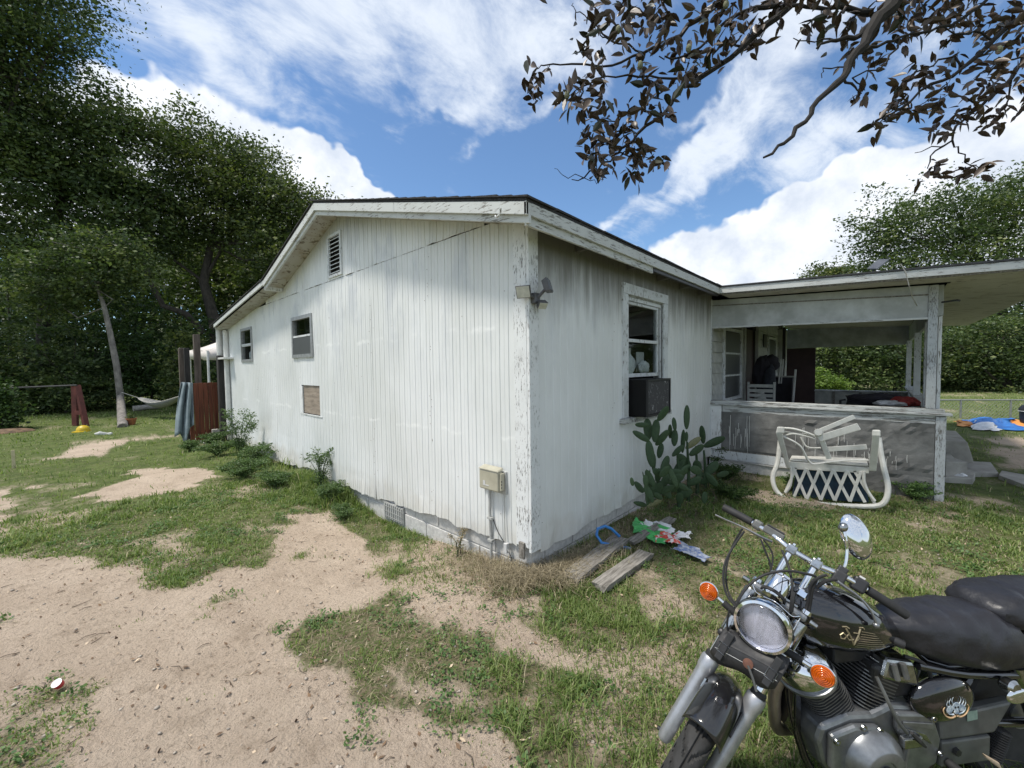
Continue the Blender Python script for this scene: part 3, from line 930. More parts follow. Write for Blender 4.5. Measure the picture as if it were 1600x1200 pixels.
# soffit under the gable overhang
def soff(y0, y1, d=.105):
    a0, a1 = roof_z(y0) - d, roof_z(y1) - d
    return MB().hexa([(X0 + .052, y0, a0 - .01), (.0, y0, a0 - .01), (.0, y1, a1 - .01), (X0 + .052, y1, a1 - .01), (X0 + .052, y0, a0), (.0, y0, a0), (.0, y1, a1), (X0 + .052, y1, a1)]).obj('soffit', 'soffit_mat', H)
soff(-.2, 3.148); soff(3.152, 5.2); soff(5.26, 8.75, .088)
MB().box((X0 + .03, 5.17, 2.87), (-.03, 5.25, 2.93)).obj('lookout', 'peel_vert', H)
MB().box((X0 + .02, 8.60, 2.52), (X1, 8.62, 2.60)).obj('fascia', 'peel_x', H)
# eave of the side wall
ex1 = 3.92
MB().box((X0, -.25, 2.605), (ex1, -.228, 2.692)).obj('fascia', 'peel_x', H, bevel=.003)
MB().box((X0 + .03, -.226, 2.545), (ex1 - 2.2, -.205, 2.64)).obj('sub_fascia', 'peel_x', H, bevel=.003)
MB().box((ex1 - 2.19, -.226, 2.572), (ex1, -.205, 2.64)).obj('sub_fascia', 'dark_metal', H)
MB().box((-.02, -.204, 2.655), (4.36, -.0, 2.663)).obj('soffit', 'inner_wall', H)
for xx in (.62, 1.55, 2.3, 3.0, 3.7):
    MB().hexa([(xx, -.20, 2.60), (xx + .04, -.20, 2.60), (xx + .04, -.02, 2.585), (xx, -.02, 2.585), (xx, -.20, 2.654), (xx + .04, -.20, 2.654), (xx + .04, -.02, 2.654), (xx, -.02, 2.654)]).obj('rafter_end', 'inner_wall', H)

b = MB()
for i in range(110):
    y = random.choice(seams[1:8]) + random.choice((-.014, .014)) if i < 80 else random.uniform(.2, 8.5)
    z = random.uniform(.25, 2.7)
    if any(h[0] - .05 < y < h[1] + .05 and h[2] - .05 < z < h[3] + .05 for h in g_holes): continue
    b.lathe([(0, 0), (.0035, 0), (.003, .002), (0, .002)], (-.020, y, z), (-1, 0, 0), 6)
for i in range(40):
    b.lathe([(0, 0), (.0035, 0), (.003, .002), (0, .002)], (random.choice((.12, 1.25, 1.29, 2.72, 3.64, 3.68, 4.3)), -.017, random.uniform(.25, 2.5)), (0, -1, 0), 6)
b.obj('nail_heads', 'rust', H, kind='stuff')
# gable louvre
lv = MB().box((-.036, 3.035, 2.80), (-.008, 3.075, 3.35)); lv.box((-.036, 3.40, 2.80), (-.008, 3.44, 3.35)); lv.box((-.036, 3.0755, 3.315), (-.008, 3.3995, 3.35)); lv.box((-.036, 3.0755, 2.80), (-.008, 3.3995, 2.835))
lv = lv.obj('louvre', 'trim_worn', H)
for i in range(9):
    z = 2.85 + i * .053
    MB().hexa([(-.030, 3.078, z), (.02, 3.078, z + .03), (.02, 3.397, z + .03), (-.030, 3.397, z), (-.030, 3.078, z + .010), (.02, 3.078, z + .04), (.02, 3.397, z + .04), (-.030, 3.397, z + .010)]).obj('slat', 'trim_worn', lv)
MB().box((.031, 3.03, 2.79), (.038, 3.45, 3.35)).obj('backing', 'dark_inside', lv)

def gable_window(y0, y1, z0, z1, openlow=False):
    fr = MB()
    t = .04
    fr.box((-.034, y0 - .012, z0 - .012), (.03, y0 + t, z1 + .012)); fr.box((-.034, y1 - t, z0 - .012), (.03, y1 + .012, z1 + .012))
    fr.box((-.034, y0 + t + .001, z1 - t), (.03, y1 - t - .001, z1 + .012)); fr.box((-.034, y0 + t + .001, z0 - .012), (.03, y1 - t - .001, z0 + t))
    w = fr.obj('window', 'alu', H)
    zm = (z0 + z1) / 2 + .01
    MB().box((-.028, y0 + t + .001, zm - .014), (.01, y1 - t - .001, zm + .014)).obj('sash_rail', 'trim_worn', w)
    MB().box((.0, y0 + t, zm + .014), (.004, y1 - t, z1 - t)).obj('pane', 'glass_dark', w)
    if openlow:
        MB().box((-.02, y0 + t + .002, z0 + .30), (.006, y1 - t - .002, z0 + .335)).obj('sash_rail', 'trim_worn', w)
        MB().box((.0, y0 + t, z0 + t), (.004, y1 - t, z0 + .30)).obj('pane', 'glass_dark', w)
    else:
        MB().box((-.024, y0 + t + .002, z0 + t), (-.021, y1 - t - .002, zm - .014)).obj('screen', 'screen_mat', w)
    MB().box((.16, y0, z0), (.165, y1, z1)).obj('curtain', 'curtain_dark', w)
    return w
gable_window(4.06, 4.83, 1.80, 2.405)
gable_window(6.97, 7.70, 1.79, 2.44, True)
# patched opening
pf = MB().box((.0, 3.885, .955), (.008, 4.50, 1.37)).obj('plywood_patch', 'plywood', H, label='bare plywood patch over a cut opening')
MB().box((-.022, 4.50, .95), (-.004, 4.60, 1.36)).obj('patch_trim', 'peel_vert', H)
MB().box((-.024, 3.80, .925), (-.006, 4.62, .943)).obj('patch_trim', 'peel_y', H)

# side window with trim, three lights and an air conditioner below
w = MB().box((1.452, -.034, 1.06), (1.565, -.010, 2.34)); w.box((2.48, -.034, 1.06), (2.60, -.010, 2.34)); w.box((1.452, -.036, 2.342), (2.602, -.010, 2.45))
w = w.obj('window', 'trim_worn', H, bevel=.003)
MB().box((1.40, -.075, 1.005), (2.62, -.010, 1.058)).obj('sill', 'sill_paint', w, bevel=.006)
MB().box((1.566, .0, 1.06), (1.59, .09, 2.33)).obj('jamb', 'trim_worn', w); MB().box((2.455, .0, 1.06), (2.479, .09, 2.33)).obj('jamb', 'trim_worn', w); MB().box((1.591, .0, 2.29), (2.454, .09, 2.33)).obj('jamb', 'trim_worn', w)
for z, hgt in ((2.255, .03), (1.855, .035), (1.475, .04)):
    MB().box((1.592, .012, z), (2.39, .045, z + hgt)).obj('sash_rail', 'trim_worn', w, bevel=.003)
MB().box((2.391, .012, 1.48), (2.42, .045, 2.287)).obj('sash_stile', 'trim_worn', w); MB().box((1.5915, .0455, 1.48), (1.612, .06, 2.287)).obj('sash_stile', 'trim_worn', w)
MB().box((2.421, .02, 1.06), (2.4545, .05, 2.289)).obj('side_filler', 'grey_metal', w)
MB().box((1.612, .028, 1.89), (2.39, .032, 2.255)).obj('pane', 'glass_dark', w); MB().box((1.612, .028, 1.515), (2.39, .032, 1.855)).obj('pane', 'glass_dark', w)
MB().box((1.55, .55, 1.0), (2.5, .56, 2.4)).obj('curtain', 'curtain_dark', w)

a = thing('air_conditioner', 'black window air conditioner sticking out below the side window above the cactus', 'air conditioner', (1.9, -.2, 1.07))
MB().box((1.602, -.205, 1.068), (2.20, .30, 1.455)).obj('case', 'ac_black', a, bevel=.008)
MB().box((1.602, -.224, 1.068), (1.622, -.206, 1.455)).obj('rim', 'black_plastic', a); MB().box((2.18, -.224, 1.068), (2.20, -.206, 1.455)).obj('rim', 'black_plastic', a)
MB().box((1.623, -.224, 1.435), (2.179, -.206, 1.455)).obj('rim', 'black_plastic', a); MB().box((1.623, -.224, 1.068), (2.179, -.206, 1.09)).obj('rim', 'black_plastic', a)
MB().box((1.63, -.2145, 1.095), (2.172, -.2065, 1.43)).obj('grille', 'grille_mat', a)
def crumple(name, label, cat, c, rad, m, seed, n=22, group=None, amp=.35):
    rs = random.Random(seed); vs = []; fs = []
    b = MB(); k = n; h = n // 2
    for i in range(h + 1):
        th = math.pi * i / h
        for j in range(k):
            a_ = 2 * math.pi * j / k
            d = np.array([math.sin(th) * math.cos(a_), math.sin(th) * math.sin(a_), math.cos(th)])
            s = 1 + amp * (fbm(np.array([d[0] * 3 + seed + d[2] * 2]), np.array([d[1] * 3 + d[2]]), seed, 3)[0] - .5) * 2
            if i in (0, h): s = 1
            vs.append((c[0] + d[0] * rad[0] * s, c[1] + d[1] * rad[1] * s, c[2] + d[2] * rad[2] * s))
    for i in range(h):
        for j in range(k):
            j2 = (j + 1) % k; fs.append((i * k + j, (i + 1) * k + j, (i + 1) * k + j2, i * k + j2))
    o = b.add(vs, fs).obj(name, m)
    return tag(o, label, cat, group)
crumple('plastic_bag', 'crumpled white plastic bag lying against the left of the side window pane', 'bag', (1.80, .085, 1.60), (.13, .035, .11), 'bag_white', 3)
crumple('plastic_bag', 'crumpled clear plastic bag at the right behind the side window pane', 'bag', (2.19, .085, 1.58), (.13, .035, .07), 'bag_white', 5)
for (x0, lab) in ((1.74, 'sheet of white paper propped upright left in the side window'), (2.08, 'leaning sheet of white paper right in the side window')):
    o = MB().box((x0, .13, 1.53), (x0 + .20, .133, 1.80 if x0 < 2 else 1.76)).obj('paper_sheet', 'paper_white'); tag(o, lab, 'paper')
for (yy, zz, lab, m_, s_) in ((7.40, 1.90, 'white bottle standing in the far small gable window', 'bag_white', 4), (7.22, 1.88, 'blue crumpled bag in the far small gable window', 'hose_blue', 6)):
    crumple('bottle' if 'bottle' in lab else 'bag', lab, 'bottle' if 'bottle' in lab else 'bag', (.07, yy, zz), (.035, .07, .09), m_, s_)

# far left corner: drain pipe, dark post, bracket
MB().tube([(-.07, 8.72, .08), (-.07, 8.72, 2.5)], .05, 12).obj('drain_pipe', 'pvc_white', H, smooth=True)
MB().box((-.20, 8.86, -.05), (.0, 9.02, 1.95)).obj('corner_post', 'post_dark', H, bevel=.01)
MB().tube([(-.13, 8.98, 1.96), (-.13, 8.98, 2.55)], .065, 12).obj('vent_pipe', 'pvc_white', H, smooth=True, label='short white pipe under the far eave')
MB().box((-.20, 8.35, 1.86), (-.015, 8.95, 1.90)).obj('bracket', 'pvc_white', H, bevel=.004)

# ------------------------------------------------------------------ porch (part of the house)
PX = 4.36; PY = -2.42; PB = 11.7
def ptop(y): return 2.711 + (y + .25) * .0459
XF = 3.90; XB = 12.1; YR = -3.42
MB().hexa([(XF + .003, YR, ptop(YR) - .02), (XB, YR, ptop(YR) - .02), (XB, -.258, ptop(-.25) - .02), (XF + .003, -.258, ptop(-.25) - .02), (XF + .003, YR, ptop(YR)), (XB, YR, ptop(YR)), (XB, -.258, ptop(-.25)), (XF + .003, -.258, ptop(-.25))]).obj('porch_roof', 'shingle', H)
MB().hexa([(XF + .003, -.2575, 2.69), (XB, -.2575, 2.69), (XB, 1.0, 3.04), (XF + .003, 1.0, 3.04), (XF + .003, -.2575, 2.709), (XB, -.2575, 2.709), (XB, 1.0, 3.06), (XF + .003, 1.0, 3.06)]).obj('roof_lap', 'shingle', H)
def pf(y0, y1, d0, d1, xa, xb, name, m):
    return MB().hexa([(xa, y0, ptop(y0) - d1), (xb, y0, ptop(y0) - d1), (xb, y1, ptop(y1) - d1), (xa, y1, ptop(y1) - d1), (xa, y0, ptop(y0) - d0), (xb, y0, ptop(y0) - d0), (xb, y1, ptop(y1) - d0), (xa, y1, ptop(y1) - d0)]).obj(name, m, H, bevel=.002)
pf(YR, -.252, -.004, .018, XF - .012, XF - .001, 'drip_edge', 'dark_metal')
pf(YR, -.252, .021, .100, XF, XF + .022, 'porch_fascia', 'peel_y')
pf(YR, -.252, .092, .118, XF + .024, XF + .045, 'porch_trim', 'grey_wood')
pf(YR - .02, YR, .0, .10, XF - .001, XB, 'side_fascia', 'peel_x')
# soffit sheets with joints
for (xa, xb, ya, yb) in ((XF + .047, PX - .01, YR, -.9), (XF + .047, PX - .01, -.896, -.26), (PX + .12, 7.0, YR, -2.50), (7.004, 9.5, YR, -2.50), (9.504, XB, YR, -2.50)):
    pf(ya, yb, .108, .116, xa, xb, 'soffit_sheet', 'porch_soffit')
pf(YR, PY - .1, .1085, .1165, PX - .006, PX + .116, 'soffit_sheet', 'porch_soffit')
pf(PY, -.0, .12, .128, PX + .125, XB - .3, 'porch_ceiling', 'porch_soffit')
# front beam
bm = MB().hexa([(PX, -2.345, 2.10), (PX + .04, -2.345, 2.10), (PX + .04, -.002, 2.17), (PX, -.002, 2.17), (PX, -2.345, 2.48), (PX + .04, -2.345, 2.48), (PX + .04, -.002, 2.59), (PX, -.002, 2.59)]).obj('porch_beam', 'beam_paint', H)
MB().hexa([(PX - .016, -2.345, 2.09), (PX - .0015, -2.345, 2.09), (PX - .0015, -.002, 2.158), (PX - .016, -.002, 2.158), (PX - .016, -2.345, 2.112), (PX - .0015, -2.345, 2.112), (PX - .0015, -.002, 2.182), (PX - .016, -.002, 2.182)]).obj('beam_trim', 'peel_y', H)
MB().hexa([(PX - .014, -2.345, 2.365), (PX - .0015, -2.345, 2.365), (PX - .0015, -.002, 2.50), (PX - .014, -.002, 2.50), (PX - .014, -2.345, 2.378), (PX - .0015, -2.345, 2.378), (PX - .0015, -.002, 2.512), (PX - .014, -.002, 2.512)]).obj('beam_trim', 'grey_wood', H)
MB().box((PX - .02, -2.425, 1.058), (PX + .09, -2.345, 2.475)).obj('porch_post', 'post_paint', H, bevel=.005)
MB().box((PX - .035, -2.515, -.02), (PX + .09, -2.43, .975)).obj('porch_post', 'post_paint', H, bevel=.005, label='short square post under the sill at the porch corner')
MB().box((PX - .06, -2.56, .982), (PX + .12, -.0, 1.012)).obj('porch_sill', 'sill_paint', H, bevel=.006)
MB().box((PX - .035, -2.50, 1.0125), (PX + .09, -.0, 1.055)).obj('porch_sill', 'sill_paint', H, bevel=.006)
MB().box((PX - .028, -2.428, .885), (PX - .008, -.19, .979)).obj('apron_board', 'sill_paint', H)
# half wall: cement panel above, painted block below at the left
P_ = []
b = MB(); ny, nz_ = 46, 20
vs = []
for i in range(ny + 1):
    col = []
    for j in range(nz_ + 1):
        y = -.17 - (2.255) * i / ny
        zb_ = .30 if y > -.95 else float(np.interp(y, [-1.5, -.95], [-.08, .28]))
        z = zb_ + (.884 - zb_) * j / nz_
        d = (fbm(np.array([y * 3.3]), np.array([z * 5.]), 31, 4)[0] - .5) * (.05 if y < -1.3 else .012)
        rg = abs(fbm(np.array([y * 2.2]), np.array([z * 7.]), 33, 4)[0] - .5)
        d += max(0, .06 - rg) * (.35 if y < -1.2 else .05)
        ed = (.012 if i == 0 or j == 0 else 0)
        col.append((PX - .034 - d + ed, y + (vnoise(z * 22, 1.0, 4) - .5) * .03 * (i == 0), z))
    vs.append(col)
b.grid(vs).obj('cement_panel', 'panel_grey', H, smooth=False)
b = MB()
rs = random.Random(5)
for i in range(60):
    y = rs.choice([rs.uniform(-.22, -.62), rs.uniform(-1.1, -1.75), rs.uniform(-1.8, -2.3)]) if i > 3 else [-.30, -.52, -.55, -.42][i]
    z1 = rs.uniform(.52, .74) if y > -.7 else rs.uniform(.45, .78); ln = rs.uniform(.06, .30)
    if i < 3: z1, ln = .84, .45
    if y < -1.8: z1 = rs.uniform(.40, .56); ln *= .4
    w_ = rs.uniform(.0035, .008)
    xx = PX - .050 if y > -1.3 else PX - .072
    b.tube([(xx, y, z1), (xx - .001, y + rs.uniform(-.003, .003), z1 - ln * .5), (xx, y + rs.uniform(-.004, .004), z1 - ln)], [w_ * .8, w_, w_ * .7], 5, .6)
b.obj('paint_drips', 'drip_paint', H, kind='stuff')
MB().box((PX - .004, -2.42, -.2), (PX + .10, -.0, .975)).obj('half_wall', 'lap_paint', H)
MB().box((PX - .03, -1.35, .16), (PX - .006, -.02, .285)).obj('base_board', 'trim_worn', H)
MB().box((PX - .022, -1.25, .285), (PX - .0045, -.0, .297)).obj('base_trim', 'grey_wood', H)
MB().box((PX - .05, -1.2, -.2), (PX - .0065, -.02, .15)).obj('base_board', 'cmu', H)
MB().box((PX - .03, -.165, .30), (PX - .006, -.02, .975)).obj('end_board', 'peel_vert', H)
MB().box((PX - .045, -.022, -.1), (PX - .004, -.002, 2.60)).obj('corner_strip', 'trim_worn', H)
MB().tube([(PX - .06, -.02, .17), (PX - .065, -.35, .15), (PX - .06, -.8, .145), (PX - .06, -1.15, .16)], .010, 6).obj('conduit', 'utility_grey', H, smooth=True)
# side wall of the porch
MB().box((PX + .10, PY - .06, -.1), (PB, PY, .95)).obj('half_wall', 'lap_paint', H)
MB().box((PX + .125, PY - .10, .955), (PB + .05, PY + .06, .995)).obj('porch_sill', 'sill_paint', H)
MB().box((PX + .10, PY - .055, 2.13), (PB, PY - .005, 2.482)).obj('porch_beam', 'beam_paint', H)
MB().box((PX + .12, PY - .05, 1.0), (PX + .95, PY - .02, 2.125)).obj('side_panel', 'peel_vert', H)
for xx in (5.4, 8.0, 11.6):
    MB().box((xx, PY - .045, .998), (xx + .09, PY + .045, 2.128)).obj('porch_post', 'trim_worn', H)
# back wall of the porch
MB().box((PB, PY + .0, -.1), (PB + .08, -.0, .82)).obj('half_wall', 'lap_paint', H)
MB().box((PB - .06, PY, .825), (PB + .12, -.55, .862)).obj('porch_sill', 'sill_paint', H)
MB().box((PB, PY, 2.04), (PB + .06, .4, 2.58)).obj('porch_beam', 'beam_paint', H)
for yy in (-1.0, -1.55, -2.05): MB().box((PB - .03, yy, -.05), (PB - .002, yy + .05, .82)).obj('stud', 'grey_wood', H)
MB().box((PB - .03, -.56, .10), (PB - .001, .40, 2.035)).obj('door', 'brown_door', H, label='dark brown door at the far end of the porch')
MB().box((PX + .11, PY, .04), (PB, -.0, .12)).obj('porch_floor', 'concrete', H)
# wall behind the porch: lap boards, window, doorway, window
MB().box((PX + .05, .03, .1), (6.05, .10, 2.60)).obj('wall', 'inner_wall', H); MB().box((7.45, .03, .1), (10.27, .10, 2.60)).obj('wall', 'inner_wall', H)
def laps(x0, x1, z0, z1):
    z = .12
    while z < 2.55:
        a_, b_ = max(z, z0), min(z + .165, z1)
        if b_ - a_ > .03:
            MB().hexa([(x0, -.030, a_), (x1, -.030, a_), (x1, .028, a_), (x0, .028, a_), (x0, -.006, b_), (x1, -.006, b_), (x1, .028, b_), (x0, .028, b_)]).obj('lap_board', 'lap_paint', H)
        z += .168
laps(PX + .05, 4.93, .12, 2.55); laps(7.46, 8.36, .12, 2.55); laps(9.26, 9.58, .12, 2.55)
laps(4.935, 6.04, 2.25, 2.55); laps(8.365, 9.255, 2.25, 2.55); laps(4.935, 6.04, .12, .95)
def pwin(x0, x1, z0, z1, n=3):
    w = MB()
    w.box((x0, -.045, z0), (x0 + .05, .0, z1)); w.box((x1 - .05, -.045, z0), (x1, .0, z1)); w.box((x0 + .051, -.045, z1 - .05), (x1 - .051, .0, z1)); w.box((x0 + .051, -.045, z0), (x1 - .051, .0, z0 + .05))
    w = w.obj('window', 'trim_worn', H)
    for i in range(n):
        a_ = z0 + .05 + (z1 - z0 - .1) * i / n; b_ = z0 + .05 + (z1 - z0 - .1) * (i + 1) / n
        MB().box((x0 + .051, -.022, a_ + .016), (x1 - .051, -.018, b_ - .016)).obj('pane', 'screen_mat', w)
        if i: MB().box((x0 + .051, -.035, a_ - .0155), (x1 - .051, -.01, a_ + .0155)).obj('sash_rail', 'trim_worn', w)
pwin(4.94, 6.04, .98, 2.22); pwin(8.37, 9.25, .9, 2.22, 2)
MB().box((6.055, -.04, .12), (6.13, .02, 2.3)).obj('door_trim', 'lap_paint', H); MB().box((6.36, -.02, .12), (6.45, .06, 2.3)).obj('door_trim', 'lap_paint', H); MB().box((7.36, -.04, .12), (7.445, .02, 2.3)).obj('door_trim', 'lap_paint', H)
MB().box((6.131, .05, .12), (7.359, .09, 2.3)).obj('door', 'brown_door', H)  # panel put across the open doorway, dark colour standing for the shade inside
MB().box((9.60, -.10, .12), (10.27, .1, 2.45)).obj('end_wall', 'lap_paint', H)
MB().box((9.64, -.16, .12), (9.72, -.104, 2.5)).obj('porch_post', 'post_dark', H)

# solar lamp panel on the porch roof and its cable
o = thing('solar_panel', 'small tilted solar panel standing on the edge of the porch roof', 'solar panel', at(1366, 420, 0, 3.96))
a_ = at(1357, 421, 0, 3.98); c_ = at(1372, 420, 0, 3.98)
p1, p2 = at(1355, 421, 0, 3.98), at(1371, 421, 0, 3.98)
MB().slab([p1, p2, p2 + np.array([.14, -.10, .115]), p1 + np.array([.14, -.10, .115])], (-.4, .3, .8), .012).obj('panel', 'solar_blue', o)
MB().tube([(p1 + p2) / 2 + [0.02, 0, -.03], (p1 + p2) / 2 + [.06, -.03, .05]], .008, 6).obj('bracket', 'dark_metal', o)
cb = [at(1398, 415, 0, 3.86), at(1408, 413, 0, 3.85), at(1415, 425, 0, 3.84), at(1420, 445, 0, 3.85), at(1426, 466, 0, 4.1), at(1433, 478, 0, 4.30)]
tag(MB().tube(cb, .005, 6).obj('hanging_cable', 'rope_mat', smooth=True), 'thin pale cable hanging over the porch fascia down to the beam', 'cable')
tag(MB().tube([(PX - .03, -2.45, 2.27), (PX - .12, -2.56, 2.27), (PX - .13, -2.58, 2.26)], .010, 6).obj('hook', 'dark_metal', smooth=True), 'dark metal hook sticking out of the porch corner post near the roof', 'hook')

# ------------------------------------------------------------------ things fixed to the house
b0 = at(778, 735, 0, -.06)
u = thing('utility_box', 'beige telephone junction box on the gable wall beside the corner with a grey conduit below', 'utility box', (-.03, .33, .66))
MB().box((-.035, .225, .575), (-.013, .50, .76)).obj('back_plate', 'utility_grey', u, bevel=.003)
cv = MB(); cv.box((-.098, .255, .60), (-.036, .475, .765)); cv = cv.obj('cover', 'utility_beige', u, bevel=.012)
MB().box((-.080, .235, .612), (-.040, .2545, .752)).obj('side_flange', 'utility_beige', u, bevel=.003)
MB().hexa([(-.104, .25, .765), (-.036, .25, .772), (-.036, .48, .772), (-.104, .48, .765), (-.100, .26, .775), (-.036, .26, .792), (-.036, .47, .792), (-.100, .47, .775)]).obj('lid', 'utility_beige', u, bevel=.003)
for z_ in (.635, .66, .685): MB().box((-.082, .232, z_), (-.072, .2345, z_ + .009)).obj('vent_hole', 'dark_inside', cv)
MB().box((-.1005, .40, .635), (-.0985, .425, .675)).obj('bell_label', 'paper_white', cv); MB().box((-.1005, .36, .635), (-.0985, .40, .643)).obj('bell_label', 'paper_white', cv)
MB().tube([(-.045, .40, .60), (-.047, .405, .40), (-.043, .40, .18), (-.045, .40, -.12)], .0125, 10).obj('conduit', 'utility_grey', u, smooth=True)
for z_ in (.15, .34): MB().box((-.062, .375, z_), (-.030, .425, z_ + .018)).obj('strap', 'utility_grey', u)
MB().tube([(-.03, .255, .58), (-.032, .25, .40), (-.035, .245, .18), (-.04, .20, .12)], .0045, 6).obj('cable', 'utility_grey', u, smooth=True)
MB().tube([(-.03, .39, .34), (-.035, .32, .24), (-.03, .24, .16), (-.03, .18, .07), (-.03, .18, -.12)], .0035, 6).obj('cable', 'dark_metal', u, smooth=True)
MB().box((-.05, .215, .10), (-.014, .25, .18)).obj('ground_clamp', 'paper_white', u, bevel=.004)
tag(MB().tube([(-.318, .02, 2.655), (-.325, .0, 2.64), (-.32, -.03, 2.66), (-.33, -.045, 2.69)], .008, 6).obj('hook', 'peel_vert', smooth=True), 'small white hook screwed into the rake board over the house corner', 'hook')

fl = thing('flood_light', 'twin head security flood light with motion sensor on the upper house corner', 'flood light', (.02, -.06, 2.13))
MB().box((-.01, -.075, 2.075), (.055, -.034, 2.155)).obj('base', 'lamp_body', fl, bevel=.006)
def lamp_head(c, n_, w_, h_, lens):
    n_ = Vector(n_).normalized(); r_ = n_.cross(Vector((0, 0, 1))).normalized(); u_ = r_.cross(n_)
    c = Vector(c)
    def P(a, b_, d): return c + r_ * a + u_ * b_ + n_ * d
    hd = MB().hexa([P(-w_ * .4, -h_ * .4, -.045), P(w_ * .4, -h_ * .4, -.045), P(w_ * .4, h_ * .4, -.045), P(-w_ * .4, h_ * .4, -.045), P(-w_ / 2, -h_ / 2, 0), P(w_ / 2, -h_ / 2, 0), P(w_ / 2, h_ / 2, 0), P(-w_ / 2, h_ / 2, 0)]).obj('lamp_head', 'lamp_body', fl, bevel=.004)
    MB().hexa([P(-w_ * .43, -h_ * .43, .001), P(w_ * .43, -h_ * .43, .001), P(w_ * .43, h_ * .43, .001), P(-w_ * .43, h_ * .43, .001), P(-w_ * .43, -h_ * .43, .005), P(w_ * .43, -h_ * .43, .005), P(w_ * .43, h_ * .43, .005), P(-w_ * .43, h_ * .43, .005)]).obj('lens', lens, hd)
lamp_head((-.10, -.04, 2.15), (-.75, -.30, -.35), .115, .095, 'lamp_lens')
lamp_head((.075, -.15, 2.21), (.35, -.75, .25), .115, .105, 'solar_blue')
lamp_head((.035, -.115, 2.055), (-.25, -.55, -.55), .075, .06, 'lamp_lens')
MB().tube([(.02, -.06, 2.11), (-.06, -.05, 2.14)], .012, 8).obj('arm', 'lamp_body', fl); MB().tube([(.03, -.07, 2.12), (.06, -.12, 2.18)], .012, 8).obj('arm', 'lamp_body', fl)

# ------------------------------------------------------------------ vegetation
def leaves_mesh(cent, size, rng, rndv, aspect=.55, droop=0.0, up_bias=.35):
    """rhombic leaves, one per centre, each turned its own way"""
    n = len(cent)
    d = rng.normal(size=(n, 3)); d[:, 2] *= .6; d[:, 2] -= droop
    d /= np.linalg.norm(d, axis=1)[:, None]
    nn = rng.normal(size=(n, 3)); nn[:, 2] += up_bias * 2
    w = np.cross(d, nn); w /= np.linalg.norm(w, axis=1)[:, None] + 1e-9
    s = np.asarray(size)[:, None] if np.ndim(size) else size
    a = cent - d * s * .5; c = cent + d * s * .5
    b = cent + w * s * aspect * .5; e = cent - w * s * aspect * .5
    v = np.stack([a, b, c, e], 1).reshape(-1, 3)
    i = np.arange(n)[:, None] * 4
    t = np.concatenate([i + [0, 1, 2], i + [0, 2, 3]], 1).reshape(-1, 3)
    return v, t, np.repeat(rndv, 4)
def crown_points(blobs, n, rng, clump=.28, per=26, shell=.5):
    if clump >= .4: per = 75; clump *= 1.55; blobs = [(c, np.array(r) * .93) for c, r in blobs]
    """blobs: (centre, radius xyz). leaf positions gathered in clumps spread over each blob's outer layer"""
    vol = np.array([b[1][0] * b[1][1] + b[1][0] * b[1][2] for b in blobs]); vol = vol / vol.sum()
    P = []; Rn = []
    for (c, r), f in zip(blobs, vol):
        m = max(3, int(n * f / per))
        d = rng.normal(size=(m, 3)); d /= np.linalg.norm(d, axis=1)[:, None]
        rad = (shell + (1 - shell) * rng.random(m) ** .5)
        lump = 1 + .28 * np.sin(d[:, 0] * 5 + c[0]) * np.sin(d[:, 1] * 6 + c[1]) + .18 * np.sin(d[:, 2] * 9 + c[2] + d[:, 0] * 4)
        cc = np.array(c) + d * np.array(r) * (rad * lump)[:, None]
        cs = clump * (.6 + .8 * rng.random(m))
        q = rng.normal(size=(m, per, 3)) * cs[:, None, None] * np.array([.62, .62, .30])
        P.append((cc[:, None, :] + q).reshape(-1, 3))
        base = np.repeat(rng.random(m) ** 1.3 * .75 + .08, per)
        Rn.append(np.clip(base + rng.normal(size=m * per) * .13, 0, 1))
    return np.concatenate(P), np.concatenate(Rn)
def blob(px, py, depth, rpx, rz=None, rd=None):
    s = depth / FPX * .86
    return (pt(px, py, depth), (rpx * s, (rd or rpx) * s, (rz or rpx) * s))
def tree(name, label, blobs, n, leaf, trunk, group=None, mat_='oak_leaf', bark='bark_dark', seed=1, clump=.45, per=26, limbs=True, cat='tree', shell=.45, extra=()):
    rng = np.random.default_rng(seed)
    base = trunk[0][0]
    t = thing(name, label, cat, (base[0], base[1], gz1(base[0], base[1])), group)
    b = MB()
    pts = [p for p, _ in trunk]; rr = [r for _, r in trunk]
    b.tube([(p[0], p[1], p[2]) for p in pts], rr, 10)
    b.obj('trunk', bark, t, smooth=True)
    if limbs:
        b = MB(); top = np.array(pts[-1])
        for (c, r) in blobs:
            c = np.array(c); s0 = np.array(pts[rng.integers(max(0, len(pts) - 2), len(pts))], float)
            mid = (s0 + c) / 2 + rng.normal(size=3) * .3 + np.array([0, 0, -.3])
            rad = rr[-1] * .55
            b.tube([s0, mid, c], [rad, rad * .7, rad * .35], 6)
            for _ in range(5):
                e = c + rng.normal(size=3) * np.array(r) * .45
                b.tube([mid * .4 + c * .6, (c + e) / 2 + rng.normal(size=3) * .15, e], [rad * .4, rad * .25, .012], 5)
        for pl_, r0, r1 in extra: b.tube(pl_, np.linspace(r0, r1, len(pl_)), 8)
        b.obj('limbs', bark, t, smooth=True)
    P, rv = crown_points(blobs, n, rng, clump, per, shell)
    P[:, 2] = np.maximum(P[:, 2], .05)
    sz = leaf * (.55 + .9 * rng.random(len(P)) ** 1.5)
    v, tr, rn = leaves_mesh(P, sz, rng, rv)
    npmesh('crown', v, tr, mat_, rn, t)
    return t
def gp(px, depth, z=None):
    p = pt(px, 574 - (px - 800) * .0134, depth)
    return np.array([p[0], p[1], gz1(p[0], p[1]) - .05 if z is None else z])
